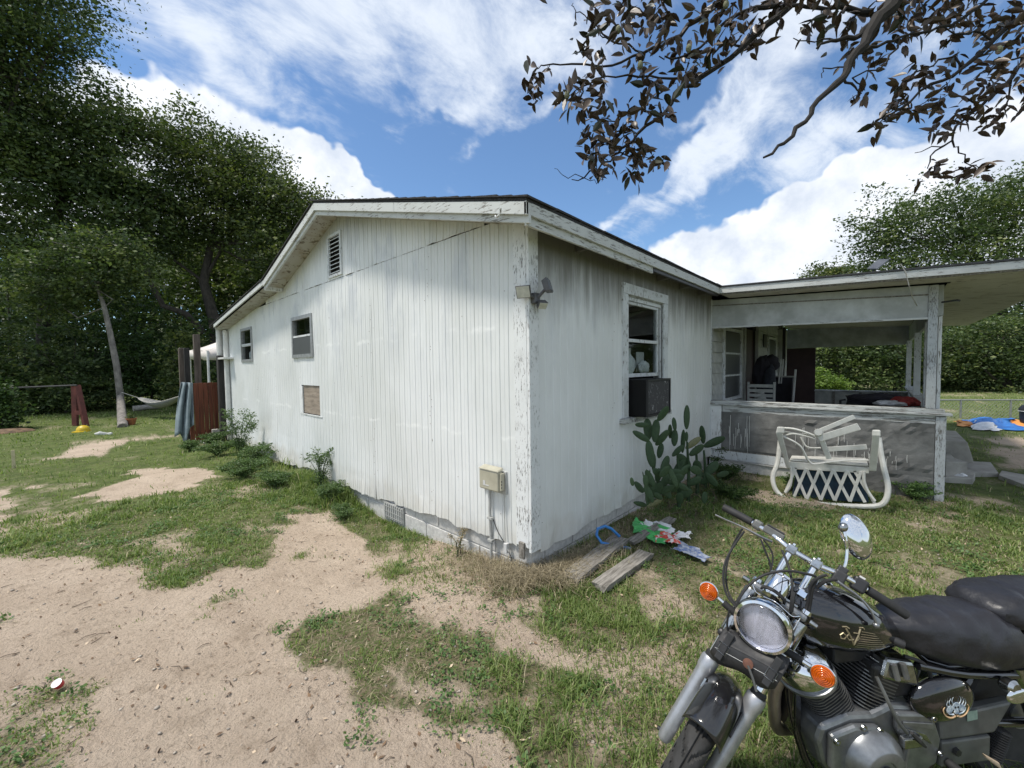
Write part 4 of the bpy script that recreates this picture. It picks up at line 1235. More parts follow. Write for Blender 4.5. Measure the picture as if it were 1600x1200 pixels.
# left: the big dark oaks
tree('oak_tree', 'tallest dark oak at the left edge, its crown cut by the top of the photo',
     [blob(30, -60, 15, 120), blob(50, 60, 15, 75, 60), blob(-60, 120, 15, 150), blob(20, 175, 15.5, 90), blob(60, 0, 15, 80, 60), blob(85, 65, 15, 40, 34), blob(-160, 20, 15, 200)],
     70000, .14, [(gp(-60, 15), .34), (pt(-50, 450, 15), .27), (pt(-30, 250, 15), .2), (pt(0, 120, 15), .12)], seed=2, mat_='oak_leaf', clump=.5)
tree('oak_tree', 'dark oak with wide lower crown behind the red swing frame',
     [blob(150, 190, 18, 80, 60), blob(90, 230, 18, 110), blob(185, 255, 18, 75), blob(120, 330, 18, 130), blob(20, 320, 18, 120), blob(215, 190, 18, 32, 22), blob(215, 330, 18, 80)],
     56000, .17, [(gp(60, 18), .26), (pt(70, 480, 18), .22), (pt(90, 330, 18), .16), (pt(110, 260, 18), .1)], seed=3, mat_='oak_leaf', clump=.5)
tree('oak_tree', 'broad oak left of the roof peak with yellowish sunlit top branches',
     [blob(285, 205, 20, 42, 40), blob(300, 265, 20, 75, 60), blob(370, 255, 20, 62, 50), blob(400, 300, 20, 75), blob(445, 320, 20, 60, 45), blob(490, 330, 20, 42, 42), blob(330, 340, 20, 85, 60), blob(450, 400, 20, 75), blob(250, 360, 20, 60)],
     60000, .16, [(gp(345, 20), .30), (pt(335, 500, 20), .26), (pt(318, 440, 20), .2), (pt(330, 380, 20), .14)], seed=4, mat_='oak_leaf_light', clump=.42,
     extra=[([pt(318, 520, 19.6), pt(290, 490, 19), pt(255, 478, 18.6), pt(235, 440, 18.2), pt(225, 400, 18)], .17, .08)])
tree('oak_tree', 'dense dark oak crown directly behind the low rear part of the roof',
     [blob(400, 400, 26, 90), blob(330, 430, 26, 90, 60), blob(470, 440, 26, 90), blob(380, 480, 26, 100, 60), blob(300, 400, 26, 60, 40)],
     26000, .22, [(gp(395, 26), .32), (pt(400, 520, 26), .28), (pt(395, 430, 26), .16)], seed=5, mat_='oak_leaf', clump=.6)
tree('slender_tree', 'slender grey barked leaning tree carrying one end of the hammock',
     [blob(120, 430, 14.6, 75, 50), blob(190, 420, 14.8, 60, 40), blob(70, 460, 14.5, 60, 40), blob(160, 390, 14.6, 60, 40)],
     17000, .12, [(at(192, 668, 2, 0), .125), (pt(188, 620, 14.6), .105), (pt(182, 570, 14.6), .095), (pt(172, 520, 14.6), .085), (pt(163, 480, 14.6), .07), (pt(150, 440, 14.6), .05)], seed=6, mat_='oak_leaf', bark='bark_grey', clump=.35)
# undergrowth bushes in front of the wood
bushes = [(40, 545, 17, 80, 70, 'oak_leaf', 'dark bush at the far left edge of the wood'), (150, 545, 19, 75, 62, 'bush_leaf', 'yellow green bush behind the red swing frame'), (100, 590, 16.5, 60, 48, 'oak_leaf', 'low dark bush behind the yellow ball'),
          (235, 575, 19, 60, 60, 'bush_leaf', 'round bush behind the hammock tree'), (215, 500, 21, 60, 45, 'bush_leaf', 'tall bush above the hammock'), (290, 560, 16, 28, 62, 'oak_leaf_light', 'upright leafy sapling left of the white canopy'),
          (330, 560, 20, 45, 60, 'bush_leaf', 'bush seen under the white canopy'), (20, 450, 19, 80, 60, 'oak_leaf', 'tall dark bush under the leftmost oak'), (-2, 632, 11.5, 7, 34, 'bush_leaf', 'small pale green shrub at the left edge of the lawn'), (-90, 560, 15, 90, 80, 'bush_leaf', 'large bush beyond the left end of the swing bar')]
for i, (px, py, dp, rx, rz, m_, lab) in enumerate(bushes):
    g = gp(px, dp)
    s = dp / FPX
    cz = pt(px, py, dp)
    bl = [((cz[0], cz[1], cz[2]), (rx * s, rx * s, rz * s)), ((cz[0] + rx * s * .4, cz[1] - .3, max(.4, cz[2] * .55)), (rx * s * .8, rx * s * .8, rz * s * .6)), ((cz[0] - rx * s * .4, cz[1] + .3, max(.35, cz[2] * .5)), (rx * s * .8, rx * s * .8, rz * s * .6))]
    tree('bush', lab, bl, 9000 if rx > 40 else 3500, .11 if dp < 15 else .14, [(g, .06), (np.array([g[0], g[1], .5]), .05), (np.array([g[0], g[1], max(.6, cz[2])]), .03)], 'bushes along the edge of the wood', m_, 'bark_dark', 30 + i, .3, 26, True, 'bush', .35)
# far wood behind everything on the left: one mass
def woods(name, x0, x1, dep, ztop, n, seed, leaf, m_='oak_leaf'):
    rng = np.random.default_rng(seed)
    px = rng.uniform(x0, x1, n // 30); d = dep + rng.random(n // 30) * 5
    top = ztop * (.75 + .35 * fbm(px * .02, px * 0, seed, 3))
    zz = rng.random(n // 30) ** .8 * top
    c = np.stack([pt(a, 574, b) for a, b in zip(px, d)]); c[:, 2] = zz
    q = c[:, None, :] + rng.normal(size=(len(c), 30, 3)) * np.array([.7, .7, .45])
    P = q.reshape(-1, 3); P[:, 2] = np.maximum(P[:, 2], .05)
    rv = np.clip(np.repeat(rng.random(len(c)) * .6 + .05, 30) + rng.normal(size=len(P)) * .1, 0, 1)
    v, t, rn = leaves_mesh(P, leaf * (.7 + .6 * rng.random(len(P))), rng, rv)
    return npmesh(name, v, t, m_, rn, None, 'stuff')
tag(woods('woods', -700, 640, 27, 12.0, 110000, 71, .36), 'dark wood closing off the lawn behind the oaks on the left', 'woods')
# right: trees beyond the fence
tree('oak_tree', 'big rounded dark oak behind the fence, right of the porch roof',
     [blob(1435, 365, 26, 90, 75), blob(1500, 335, 26, 80, 52), blob(1560, 345, 26, 95, 70), blob(1620, 320, 26, 110, 70), blob(1480, 420, 26, 110, 60), blob(1580, 450, 26, 110, 80), blob(1372, 342, 26, 52, 48), blob(1385, 400, 26, 62, 50), blob(1530, 560, 26, 120, 60), blob(1640, 560, 26, 80, 60), blob(1470, 520, 26, 70, 60)],
     66000, .19, [(gp(1585, 26, -.1), .42), (pt(1580, 560, 26), .36), (pt(1560, 470, 26), .26), (pt(1530, 400, 26), .16)], seed=8, mat_='oak_leaf', clump=.55)
tree('oak_tree', 'far pale green tree top just left of the dark oak over the porch roof',
     [blob(1290, 435, 34, 36, 24), blob(1330, 430, 34, 40, 24), blob(1265, 450, 34, 20, 16), blob(1340, 480, 34, 60, 30)], 11000, .22, [(gp(1310, 34), .3), (pt(1305, 500, 34), .22), (pt(1300, 460, 34), .12)], seed=9, mat_='oak_leaf_light', clump=.5)
tree('oak_tree', 'dark tree filling the left half of the view through the porch',
     [blob(1290, 540, 24, 70, 45), blob(1340, 570, 24, 60, 40), blob(1240, 560, 24, 50, 50), blob(1310, 500, 24, 70, 40)], 20000, .17, [(gp(1300, 24), .25), (pt(1300, 560, 24), .2), (pt(1300, 500, 24), .12)], seed=10, mat_='oak_leaf', clump=.4)
tree('oak_tree', 'dark tree filling the right half of the view through the porch',
     [blob(1400, 540, 22, 60, 50), blob(1370, 580, 22, 50, 40), blob(1440, 580, 22, 50, 45), blob(1500, 590, 22, 50, 45)], 20000, .16, [(gp(1405, 22), .25), (pt(1405, 560, 22), .2), (pt(1400, 520, 22), .12)], seed=12, mat_='oak_leaf', clump=.4)
tree('oak_tree', 'dark leafy tree hanging low over the chain fence right of the porch post',
     [blob(1530, 560, 21, 50, 50), blob(1590, 590, 20, 50, 38), blob(1500, 540, 21, 40, 60), blob(1640, 560, 20, 60, 60), blob(1560, 520, 21, 60, 50)], 20000, .15, [(gp(1575, 20.5), .22), (pt(1572, 600, 20.5), .2), (pt(1560, 540, 20.5), .12)], seed=13, mat_='oak_leaf', clump=.4)
tree('shrub', 'bright yellow green shrub seen through the back opening of the porch',
     [blob(1275, 592, 15.5, 24, 18), blob(1300, 600, 15.5, 22, 14), blob(1262, 600, 15.5, 16, 14), blob(1310, 606, 15.5, 12, 10)], 5000, .10, [(gp(1280, 15.5), .04), (pt(1280, 600, 15.5), .03), (pt(1280, 592, 15.5), .02)], None, 'bright_leaf', 'bark_dark', 14, .2, 20, True, 'shrub', .2)
tag(woods('woods', 900, 2300, 36, 7.0, 40000, 72, .4), 'dark line of distant trees beyond the right lawn', 'woods')

# ------------------------------------------------------------------ grass
def blade_mesh(x, y, z, h, w, az, lean, rn):
    n = len(x)
    dx, dy = np.cos(az), np.sin(az); sx, sy = -dy, dx
    b = np.stack([x, y, z], 1)
    S = np.stack([sx, sy, np.zeros(n)], 1) * (w / 2)[:, None]
    D = np.stack([dx, dy, np.zeros(n)], 1)
    m = b + D * (h * lean * .35)[:, None] + np.array([0, 0, 1]) * (h * .58)[:, None]
    t = b + D * (h * lean)[:, None] + np.array([0, 0, 1]) * (h * (1 - .35 * lean))[:, None]
    v = np.stack([b - S, b + S, m - S * .75, m + S * .75, t], 1).reshape(-1, 3)
    i = np.arange(n)[:, None] * 5
    tr = np.concatenate([i + [0, 1, 3], i + [0, 3, 2], i + [2, 3, 4]], 1).reshape(-1, 3)
    return v, tr, np.repeat(rn, 5)
INHOUSE = lambda x, y: ((x > -.0) & (x < 12) & (y > .0) & (y < 8.9)) | ((x > 4.3) & (x < 11.8) & (y > -2.5) & (y < .5))
def scatter(n, rng, dmin, dmax, pw=1.0, half=R(58)):
    """points in the camera's sector of ground, thinning with distance"""
    u = rng.random(n); r = (dmin ** pw + u * (dmax ** pw - dmin ** pw)) ** (1 / pw)
    a = rng.uniform(-half, half, n) + math.atan2(FW[1], FW[0])
    return CAM[0] + r * np.cos(a), CAM[1] + r * np.sin(a), r
def grass_field(n, seed, dmin, dmax, pw):
    rng = np.random.default_rng(seed)
    x, y, r = scatter(n, rng, dmin, dmax, pw)
    cv = cover(x, y)
    tuft = vnoise(x * 9, y * 9, 101) * .6 + vnoise(x * 23, y * 23, 102) * .4
    sparse = np.clip((fbm(x * 1.4 + 3, y * 1.4, 140, 3) - .36) * 4, .12, 1)
    p = cv * np.clip(.12 + (tuft - .36) * 3.2, .02, 1) * np.where(y > 2.5, .5 + .5 * sparse, sparse)
    p = np.maximum(p, .9 * np.exp(-(np.maximum(-x - .02, 0) / .30) ** 2) * (y > 2.4) * (y < 8.8) * (x < .1))
    p = np.maximum(p, .8 * np.exp(-((x + .35) / .75) ** 2 - ((y + 1.7) / .8) ** 2) * np.clip(tuft * 2 - .2, 0, 1))
    k = (rng.random(n) < p) & ~INHOUSE(x, y)
    x, y, r, cv = x[k], y[k], r[k], cv[k]; n = len(x)
    big = fbm(x * .9, y * .9, 110, 3)
    h = (.017 + .056 * rng.random(n) ** 2.2) * (.65 + 1.0 * np.clip((big - .35) * 2.2, 0, 1)) * (.6 + .4 * cv)
    # longer round the motorcycle and along the walls
    near_bike = np.exp(-((x + .3) / .9) ** 2 - ((y + 1.55) / .9) ** 2)
    h *= 1 + 1.7 * near_bike
    wall = np.exp(-(np.maximum(-x - .05, 0) / .42) ** 2) * (y > 2.7) * (y < 8.8) * (x < .1)
    h *= 1 + 2.6 * wall * np.clip(fbm(y * 2, x * 0, 112, 2) * 2 - .4, 0, 1)
    h *= 1 + .02 * r
    w = (.0022 + .0026 * rng.random(n)) * (1 + r * .22)
    dry = np.clip((fbm(x * 1.1 + 5, y * 1.1, 115, 3) - .45) * 3, 0, 1)
    right = ((x > 0.2) & (y < 0)).astype(float)
    rn = rng.random(n) * .62 + dry * .18 * rng.random(n) + (rng.random(n) < .10 + .16 * right + .1 * dry) * .42
    return blade_mesh(x, y, gz(x, y) - .004, h, w, rng.uniform(0, 6.283, n), .25 + 1.0 * rng.random(n), np.clip(rn, 0, 1))
parts_ = [grass_field(620000, 201, .5, 7.0, 1.3), grass_field(300000, 202, 6.0, 34, 1.25)]
off = 0; V = []; T = []; Rn = []
for v, t, r_ in parts_:
    V.append(v); T.append(t + off); Rn.append(r_); off += len(v)
tag(npmesh('grass', np.concatenate(V), np.concatenate(T), 'grass_mat', np.concatenate(Rn), None, 'stuff'), 'patchy green lawn grass growing over sandy soil round the house', 'grass')

# broad leaved weeds lying flat on the sand
def weeds_field():
    rng = np.random.default_rng(210)
    n = 5200
    x, y, r = scatter(n, rng, .7, 6.5, 1.2)
    cv = cover(x, y); pn = fbm(x * 1.5, y * 1.5, 120, 3)
    k = (rng.random(n) < cv * np.clip((pn - .42) * 6, 0, 1)) & ~INHOUSE(x, y)
    x, y, r = x[k], y[k], r[k]
    per = 16
    rad = .035 + .05 * rng.random(len(x))
    a = rng.uniform(0, 6.28, (len(x), per)); rr = rad[:, None] * rng.random((len(x), per)) ** .6
    X = (x[:, None] + np.cos(a) * rr).ravel(); Y = (y[:, None] + np.sin(a) * rr).ravel()
    Z = gz(X, Y) + .006 + .028 * rng.random(len(X))
    s = (.011 + .011 * rng.random(len(X))) * (1 + .06 * np.repeat(r, per))
    v, t, rn = leaves_mesh(np.stack([X, Y, Z], 1), s, rng, rng.random(len(X)), .7, 0, 1.2)
    tag(npmesh('ground_weeds', v, t, 'clover_mat', rn, None, 'stuff'), 'low broad leaved weeds creeping over the sand between the grass', 'weeds')
weeds_field()
def dead_grass():
    rng = np.random.default_rng(220)
    n = 8000
    # dry straw round the foot of the corner and along both walls
    t_ = rng.random(n)
    x = np.where(t_ < .5, rng.normal(-.06, .16, n), np.abs(rng.normal(.1, .8, n)) - .1)
    y = np.where(t_ < .5, np.abs(rng.normal(0, .45, n)) - .15, -.10 - np.abs(rng.normal(0, .14, n)))
    k = ~((x > -.02) & (y > -.02)); x, y = x[k], y[k]; n = len(x)
    h = (.05 + .12 * rng.random(n)) * np.exp(-np.hypot(x, y) / 1.1) + .025
    v1 = blade_mesh(x, y, gz(x, y) - .003, h, .0022 + .003 * rng.random(n), rng.uniform(0, 6.283, n), .5 + 1.1 * rng.random(n), rng.random(n))
    n = 90000
    x, y, r = scatter(n, rng, .5, 7.5, 1.3); cv = cover(x, y)
    k = (rng.random(n) < (.10 + .5 * cv * (fbm(x * 2, y * 2, 130, 3) > .47)) * (cv > .12)) & ~INHOUSE(x, y); x, y, r = x[k], y[k], r[k]; n = len(x)
    v2 = blade_mesh(x, y, gz(x, y) + .001, .006 + .022 * rng.random(n), (.0018 + .002 * rng.random(n)) * (1 + .1 * r), rng.uniform(0, 6.283, n), 1.5 + 1.6 * rng.random(n), rng.random(n))
    V = np.concatenate([v1[0], v2[0]]); T = np.concatenate([v1[1], v2[1] + len(v1[0])]); Q = np.concatenate([v1[2], v2[2]])
    tag(npmesh('dry_grass', V, T, 'dry_grass', Q, None, 'stuff'), 'dry straw coloured dead grass lying round the foot of the house corner', 'dry grass')
dead_grass()
def litter():
    rng = np.random.default_rng(230)
    # small stones
    n = 3000
    x, y, r = scatter(n, rng, .8, 6, 1.1); k = ~INHOUSE(x, y); x, y, r = x[k], y[k], r[k]
    s = .0035 + .010 * rng.random(len(x)) ** 3
    ico = np.array([(0, 0, 1), (.9, 0, .2), (.3, .85, .2), (-.7, .5, .2), (-.7, -.5, .2), (.3, -.85, .2), (0, 0, -.6)])
    F = []
    for i in range(5): F += [(0, 1 + i, 1 + (i + 1) % 5), (6, 1 + (i + 1) % 5, 1 + i)]
    F = np.array(F)
    sc_ = s[:, None, None] * (.7 + .6 * rng.random((len(x), 1, 3)))
    a = rng.uniform(0, 6.28, len(x)); ca, sa = np.cos(a)[:, None], np.sin(a)[:, None]
    I = ico[None] * sc_
    I = np.stack([I[..., 0] * ca - I[..., 1] * sa, I[..., 0] * sa + I[..., 1] * ca, I[..., 2] * .7], -1)
    V = I + np.stack([x, y, gz(x, y) + .002], 1)[:, None, :]
    T = F[None] + (np.arange(len(x)) * 7)[:, None, None]
    tag(npmesh('pebbles', V.reshape(-1, 3), T.reshape(-1, 3), 'pebble', None, None, 'stuff'), 'small pale stones and grit strewn over the bare sand', 'pebbles')
    for nm, m_, n, lab in (('leaf_litter', 'litter_brown', 3600, 'small brown dead leaves scattered on the sand'), ('pale_litter', 'litter_pale', 900, 'pale tan dead leaves and wood chips scattered on the sand')):
        x, y, r = scatter(n, rng, .8, 7, 1.2); k = ~INHOUSE(x, y); x, y = x[k], y[k]
        v, t, rn = leaves_mesh(np.stack([x, y, gz(x, y) + .008], 1), .012 + .025 * rng.random(len(x)) ** 2, rng, rng.random(len(x)), .5, 0, 2.5)
        tag(npmesh(nm, v, t, m_, rn, None, 'stuff'), lab, 'litter')
    x, y, r = scatter(520, rng, .9, 6.5, 1.1); b = MB()
    for a_, c_ in zip(x, y):
        if INHOUSE(np.array([a_]), np.array([c_]))[0]: continue
        an = rng.uniform(0, 6.28); L_ = .02 + .09 * rng.random() ** 2
        z = gz1(a_, c_) + .006
        b.tube([(a_, c_, z), (a_ + math.cos(an) * L_ * .5, c_ + math.sin(an) * L_ * .5, z + .004), (a_ + math.cos(an + .3) * L_, c_ + math.sin(an + .3) * L_, z)], [.0022, .002, .001], 4)
    tag(b.obj('twigs', 'twig_mat', kind='stuff'), 'short dark twigs scattered over the bare sand', 'twigs')
litter()

# ------------------------------------------------------------------ weeds along the gable wall
def leafy_plant(label, x, y, h, spread, nst, leaf, seed, m_='weed_leaf', cat='weed', group=None, name='weed_plant', droopy=.3):
    rng = np.random.default_rng(seed)
    z0 = gz1(x, y)
    t = thing(name, label, cat, (x, y, z0), group)
    b = MB(); L_ = []
    for i in range(nst):
        a = rng.uniform(0, 6.28); s = spread * rng.random() ** .7
        hh = h * (.55 + .45 * rng.random())
        tip = np.array([x + math.cos(a) * s, y + math.sin(a) * s, z0 + hh]); tip[0] = min(tip[0], -.03) if x < 0 and y > 0 else tip[0]
        mid = np.array([x + math.cos(a) * s * .35, y + math.sin(a) * s * .35, z0 + hh * .6])
        b.tube([(x + rng.normal() * .02, y + rng.normal() * .02, z0 - .01), mid, tip], [.005, .004, .002], 5)
        for q in np.linspace(.25, 1, 9):
            p = mid * (1 - q) + tip * q if q > .5 else np.array([x, y, z0]) * (1 - q * 2) + mid * q * 2
            for _ in range(3):
                aa = rng.uniform(0, 6.28); bl = leaf * (2.2 + 2 * rng.random()) * (1.25 - q * .6)
                e = p + np.array([math.cos(aa) * bl, math.sin(aa) * bl, bl * .35])
                for u_ in np.linspace(.2, 1, 6):
                    L_.append(p * (1 - u_) + e * u_ + rng.normal(size=3) * leaf * .28 + np.array([0, 0, -droopy * leaf * u_]))
    b.obj('stems', 'cactus_green', t, smooth=True)
    P = np.array(L_)
    if x < 0 and y > 0: P[:, 0] = np.minimum(P[:, 0], -.02)
    v, tr, rn = leaves_mesh(P, leaf * (.7 + .6 * rng.random(len(P))), rng, rng.random(len(P)), .4, .1, .6)
    npmesh('leaves', v, tr, m_, rn, t, 'stuff')
    return t
for (x, y, h, sp, ns, lf, sd, lab) in [
    (-.40, 6.45, .95, .36, 16, .036, 1, 'tallest feathery ragweed against the far part of the gable wall'),
    (-.34, 5.75, .34, .36, 16, .038, 2, 'bushy weed under the curled siding panel'), (-.70, 5.0, .26, .40, 22, .038, 3, 'low round leafy weed in front of the dark gap under the siding'),
    (-.60, 7.2, .26, .4, 18, .036, 4, 'weed clump behind the tall ragweed near the red gate'), (-.40, 8.6, .28, .3, 16, .04, 5, 'leafy weed round the foot of the far corner post'),
    (-.50, 4.2, .20, .36, 18, .036, 6, 'dark low weed beneath the plywood patch'), (-.17, 3.55, .62, .20, 9, .030, 7, 'thin wispy weed against the wall below the gable louvre'),
    (-.22, 3.1, .24, .25, 10, .032, 8, 'spreading grassy weed at the start of the block foundation'), (-.30, 2.6, .13, .2, 8, .028, 9, 'small weed against the blocks left of the foundation vent'),
    (-.10, .75, .26, .10, 4, .016, 10, 'dry wispy weed in front of the blocks left of the conduit'), (-.85, 8.3, .20, .3, 12, .036, 11, 'low weed on the lawn before the red gate')]:
    leafy_plant(lab, x, y, h, sp, ns, lf, 300 + sd, 'weed_leaf' if sd not in (10,) else 'dry_grass', group='weeds along the gable wall')

# ------------------------------------------------------------------ prickly pear
cac = thing('prickly_pear', 'large prickly pear cactus growing against the side wall under the air conditioner', 'cactus', (2.6, -.35, gz1(2.6, -.35)))
pads = [(262, 672, 70, 45, 55), (172, 720, 52, 26, 0), (168, 768, 74, 32, -32), (197, 738, 85, 42, 92), (230, 745, 90, 40, 85), (207, 843, 105, 46, 92), (258, 775, 78, 40, 50), (310, 717, 54, 30, 90), (292, 748, 60, 26, 100),
        (311, 775, 66, 32, 88), (347, 790, 95, 22, 88), (363, 687, 96, 36, 82), (362, 770, 40, 16, 90), (390, 797, 76, 32, 35), (405, 828, 84, 42, 20), (430, 762, 78, 28, 95), (480, 793, 92, 40, 22), (270, 890, 84, 50, 45), (325, 830, 64, 30, 40),
        (345, 870, 80, 48, -40), (300, 925, 76, 42, 5), (235, 1000, 72, 42, 58), (197, 1022, 74, 30, 82), (228, 1052, 64, 26, 22), (160, 985, 52, 32, -50), (165, 1057, 62, 25, -18), (130, 962, 34, 20, -80), (467, 953, 64, 36, -50),
        (517, 930, 60, 32, 8), (241, 935, 60, 32, 85), (400, 912, 62, 42, -20), (437, 938, 50, 26, -40), (545, 1008, 54, 25, 20), (500, 1035, 50, 24, 60), (310, 980, 60, 40, 70), (350, 1000, 60, 36, 100), (270, 960, 60, 40, 60), (395, 960, 60, 36, 30),
        (222, 880, 70, 22, 88), (250, 830, 60, 30, 80), (330, 900, 70, 36, 60), (280, 1010, 50, 34, 120), (188, 960, 50, 26, 95), (205, 930, 40, 8, 95), (190, 925, 34, 7, 92), (178, 935, 30, 7, 95)]
padmesh = MB().ell((0, 0, 0), (.5, .13, .5), 14, 8)
padmesh.v = [(p[0] * (1 + .12 * p[2]), p[1], p[2]) for p in padmesh.v]
pm = padmesh.obj('pad', 'cactus_green', smooth=True); pad_data = pm.data; bpy.data.objects.remove(pm)
old_data = pad_data.copy(); old_data.materials[0] = MATS['cactus_old']
rs = random.Random(9)
pads += [(rs.uniform(195, 470), rs.uniform(885, 1050), rs.uniform(45, 80), rs.uniform(26, 44), rs.uniform(20, 150)) for _ in range(24)]
for i, (zx, zy, ln, wd, ang) in enumerate(pads):
    px, py = 940 + zx / 2.728, 400 + zy / 2.728
    yy = -.30 + rs.uniform(-.13, .10) - (.18 if zy > 900 else 0)
    p = at(px, py, 1, yy)
    dep = (p - CAM) @ FW
    Ls = ln / 2.728 * dep / FPX; Ws = wd / 2.728 * dep / FPX
    o = bpy.data.objects.new('pad', old_data if i in (23, 13) else pad_data); C.objects.link(o); o.parent = cac
    yaw = math.atan2(RT[1], RT[0]) + rs.uniform(-.5, .5)
    M = Matrix.Rotation(yaw, 4, 'Z') @ Matrix.Rotation(R(90 - ang), 4, 'Y') @ Matrix.Rotation(rs.uniform(-.25, .25), 4, 'X')
    o.matrix_local = Matrix.Translation(Vector(p) - cac.location) @ M @ Matrix.Diagonal((Ws * .88, Ls * .50, Ls * 1.10, 1))
b = MB()
for (x, z) in ((2.2, .55), (2.5, .7), (2.8, .6), (3.1, .5)):
    b.tube([(x, -.32, gz1(x, -.32) - .02), (x + .03, -.31, z * .5), (x, -.30, z)], [.024, .02, .012], 8)
b.obj('stem', 'cactus_green', cac, smooth=True)
# spiny dots on pads are too small to see; dead wood under the cactus
b = MB()
for i in range(60):
    x = rs.uniform(1.9, 4.1); y = rs.uniform(-.75, -.12); a = rs.uniform(0, 6.28); L_ = rs.uniform(.08, .35); z = gz1(x, y) + .01
    b.tube([(x, y, z), (x + math.cos(a) * L_ * .5, y + math.sin(a) * L_ * .25, z + rs.uniform(.0, .12)), (x + math.cos(a) * L_, y + math.sin(a) * L_ * .4, z + rs.uniform(0, .10))], [.004, .003, .0015], 4)
tag(b.obj('dead_stems', 'twig_mat', kind='stuff'), 'tangle of dead stems under the prickly pear', 'dead stems')
for (x, y, h, sp, ns, lf, sd, lab) in [(3.75, -.40, .20, .22, 10, .035, 40, 'leafy weed right of the cactus below the porch wall'), (2.9, -.65, .15, .3, 12, .035, 41, 'dark low weed in front of the cactus'), (3.95, -.2, .42, .1, 3, .03, 42, 'spindly weed in the inner corner of the porch')]:
    leafy_plant(lab, x, y, h, sp, ns, lf, 300 + sd, 'bush_leaf', group='weeds round the cactus')
for (px, py, h, sp, ns, sd, lab) in [(1240, 766, .22, .2, 8, 50, 'tuft of long grass at the left foot of the white chair'), (1430, 780, .20, .3, 14, 51, 'tuft of long grass at the foot of the porch corner post')]:
    g_ = G(px, py); leafy_plant(lab, g_[0], g_[1], h, sp, ns, .03, 300 + sd, 'clover_mat', 'grass tuft', None, 'grass_tuft')

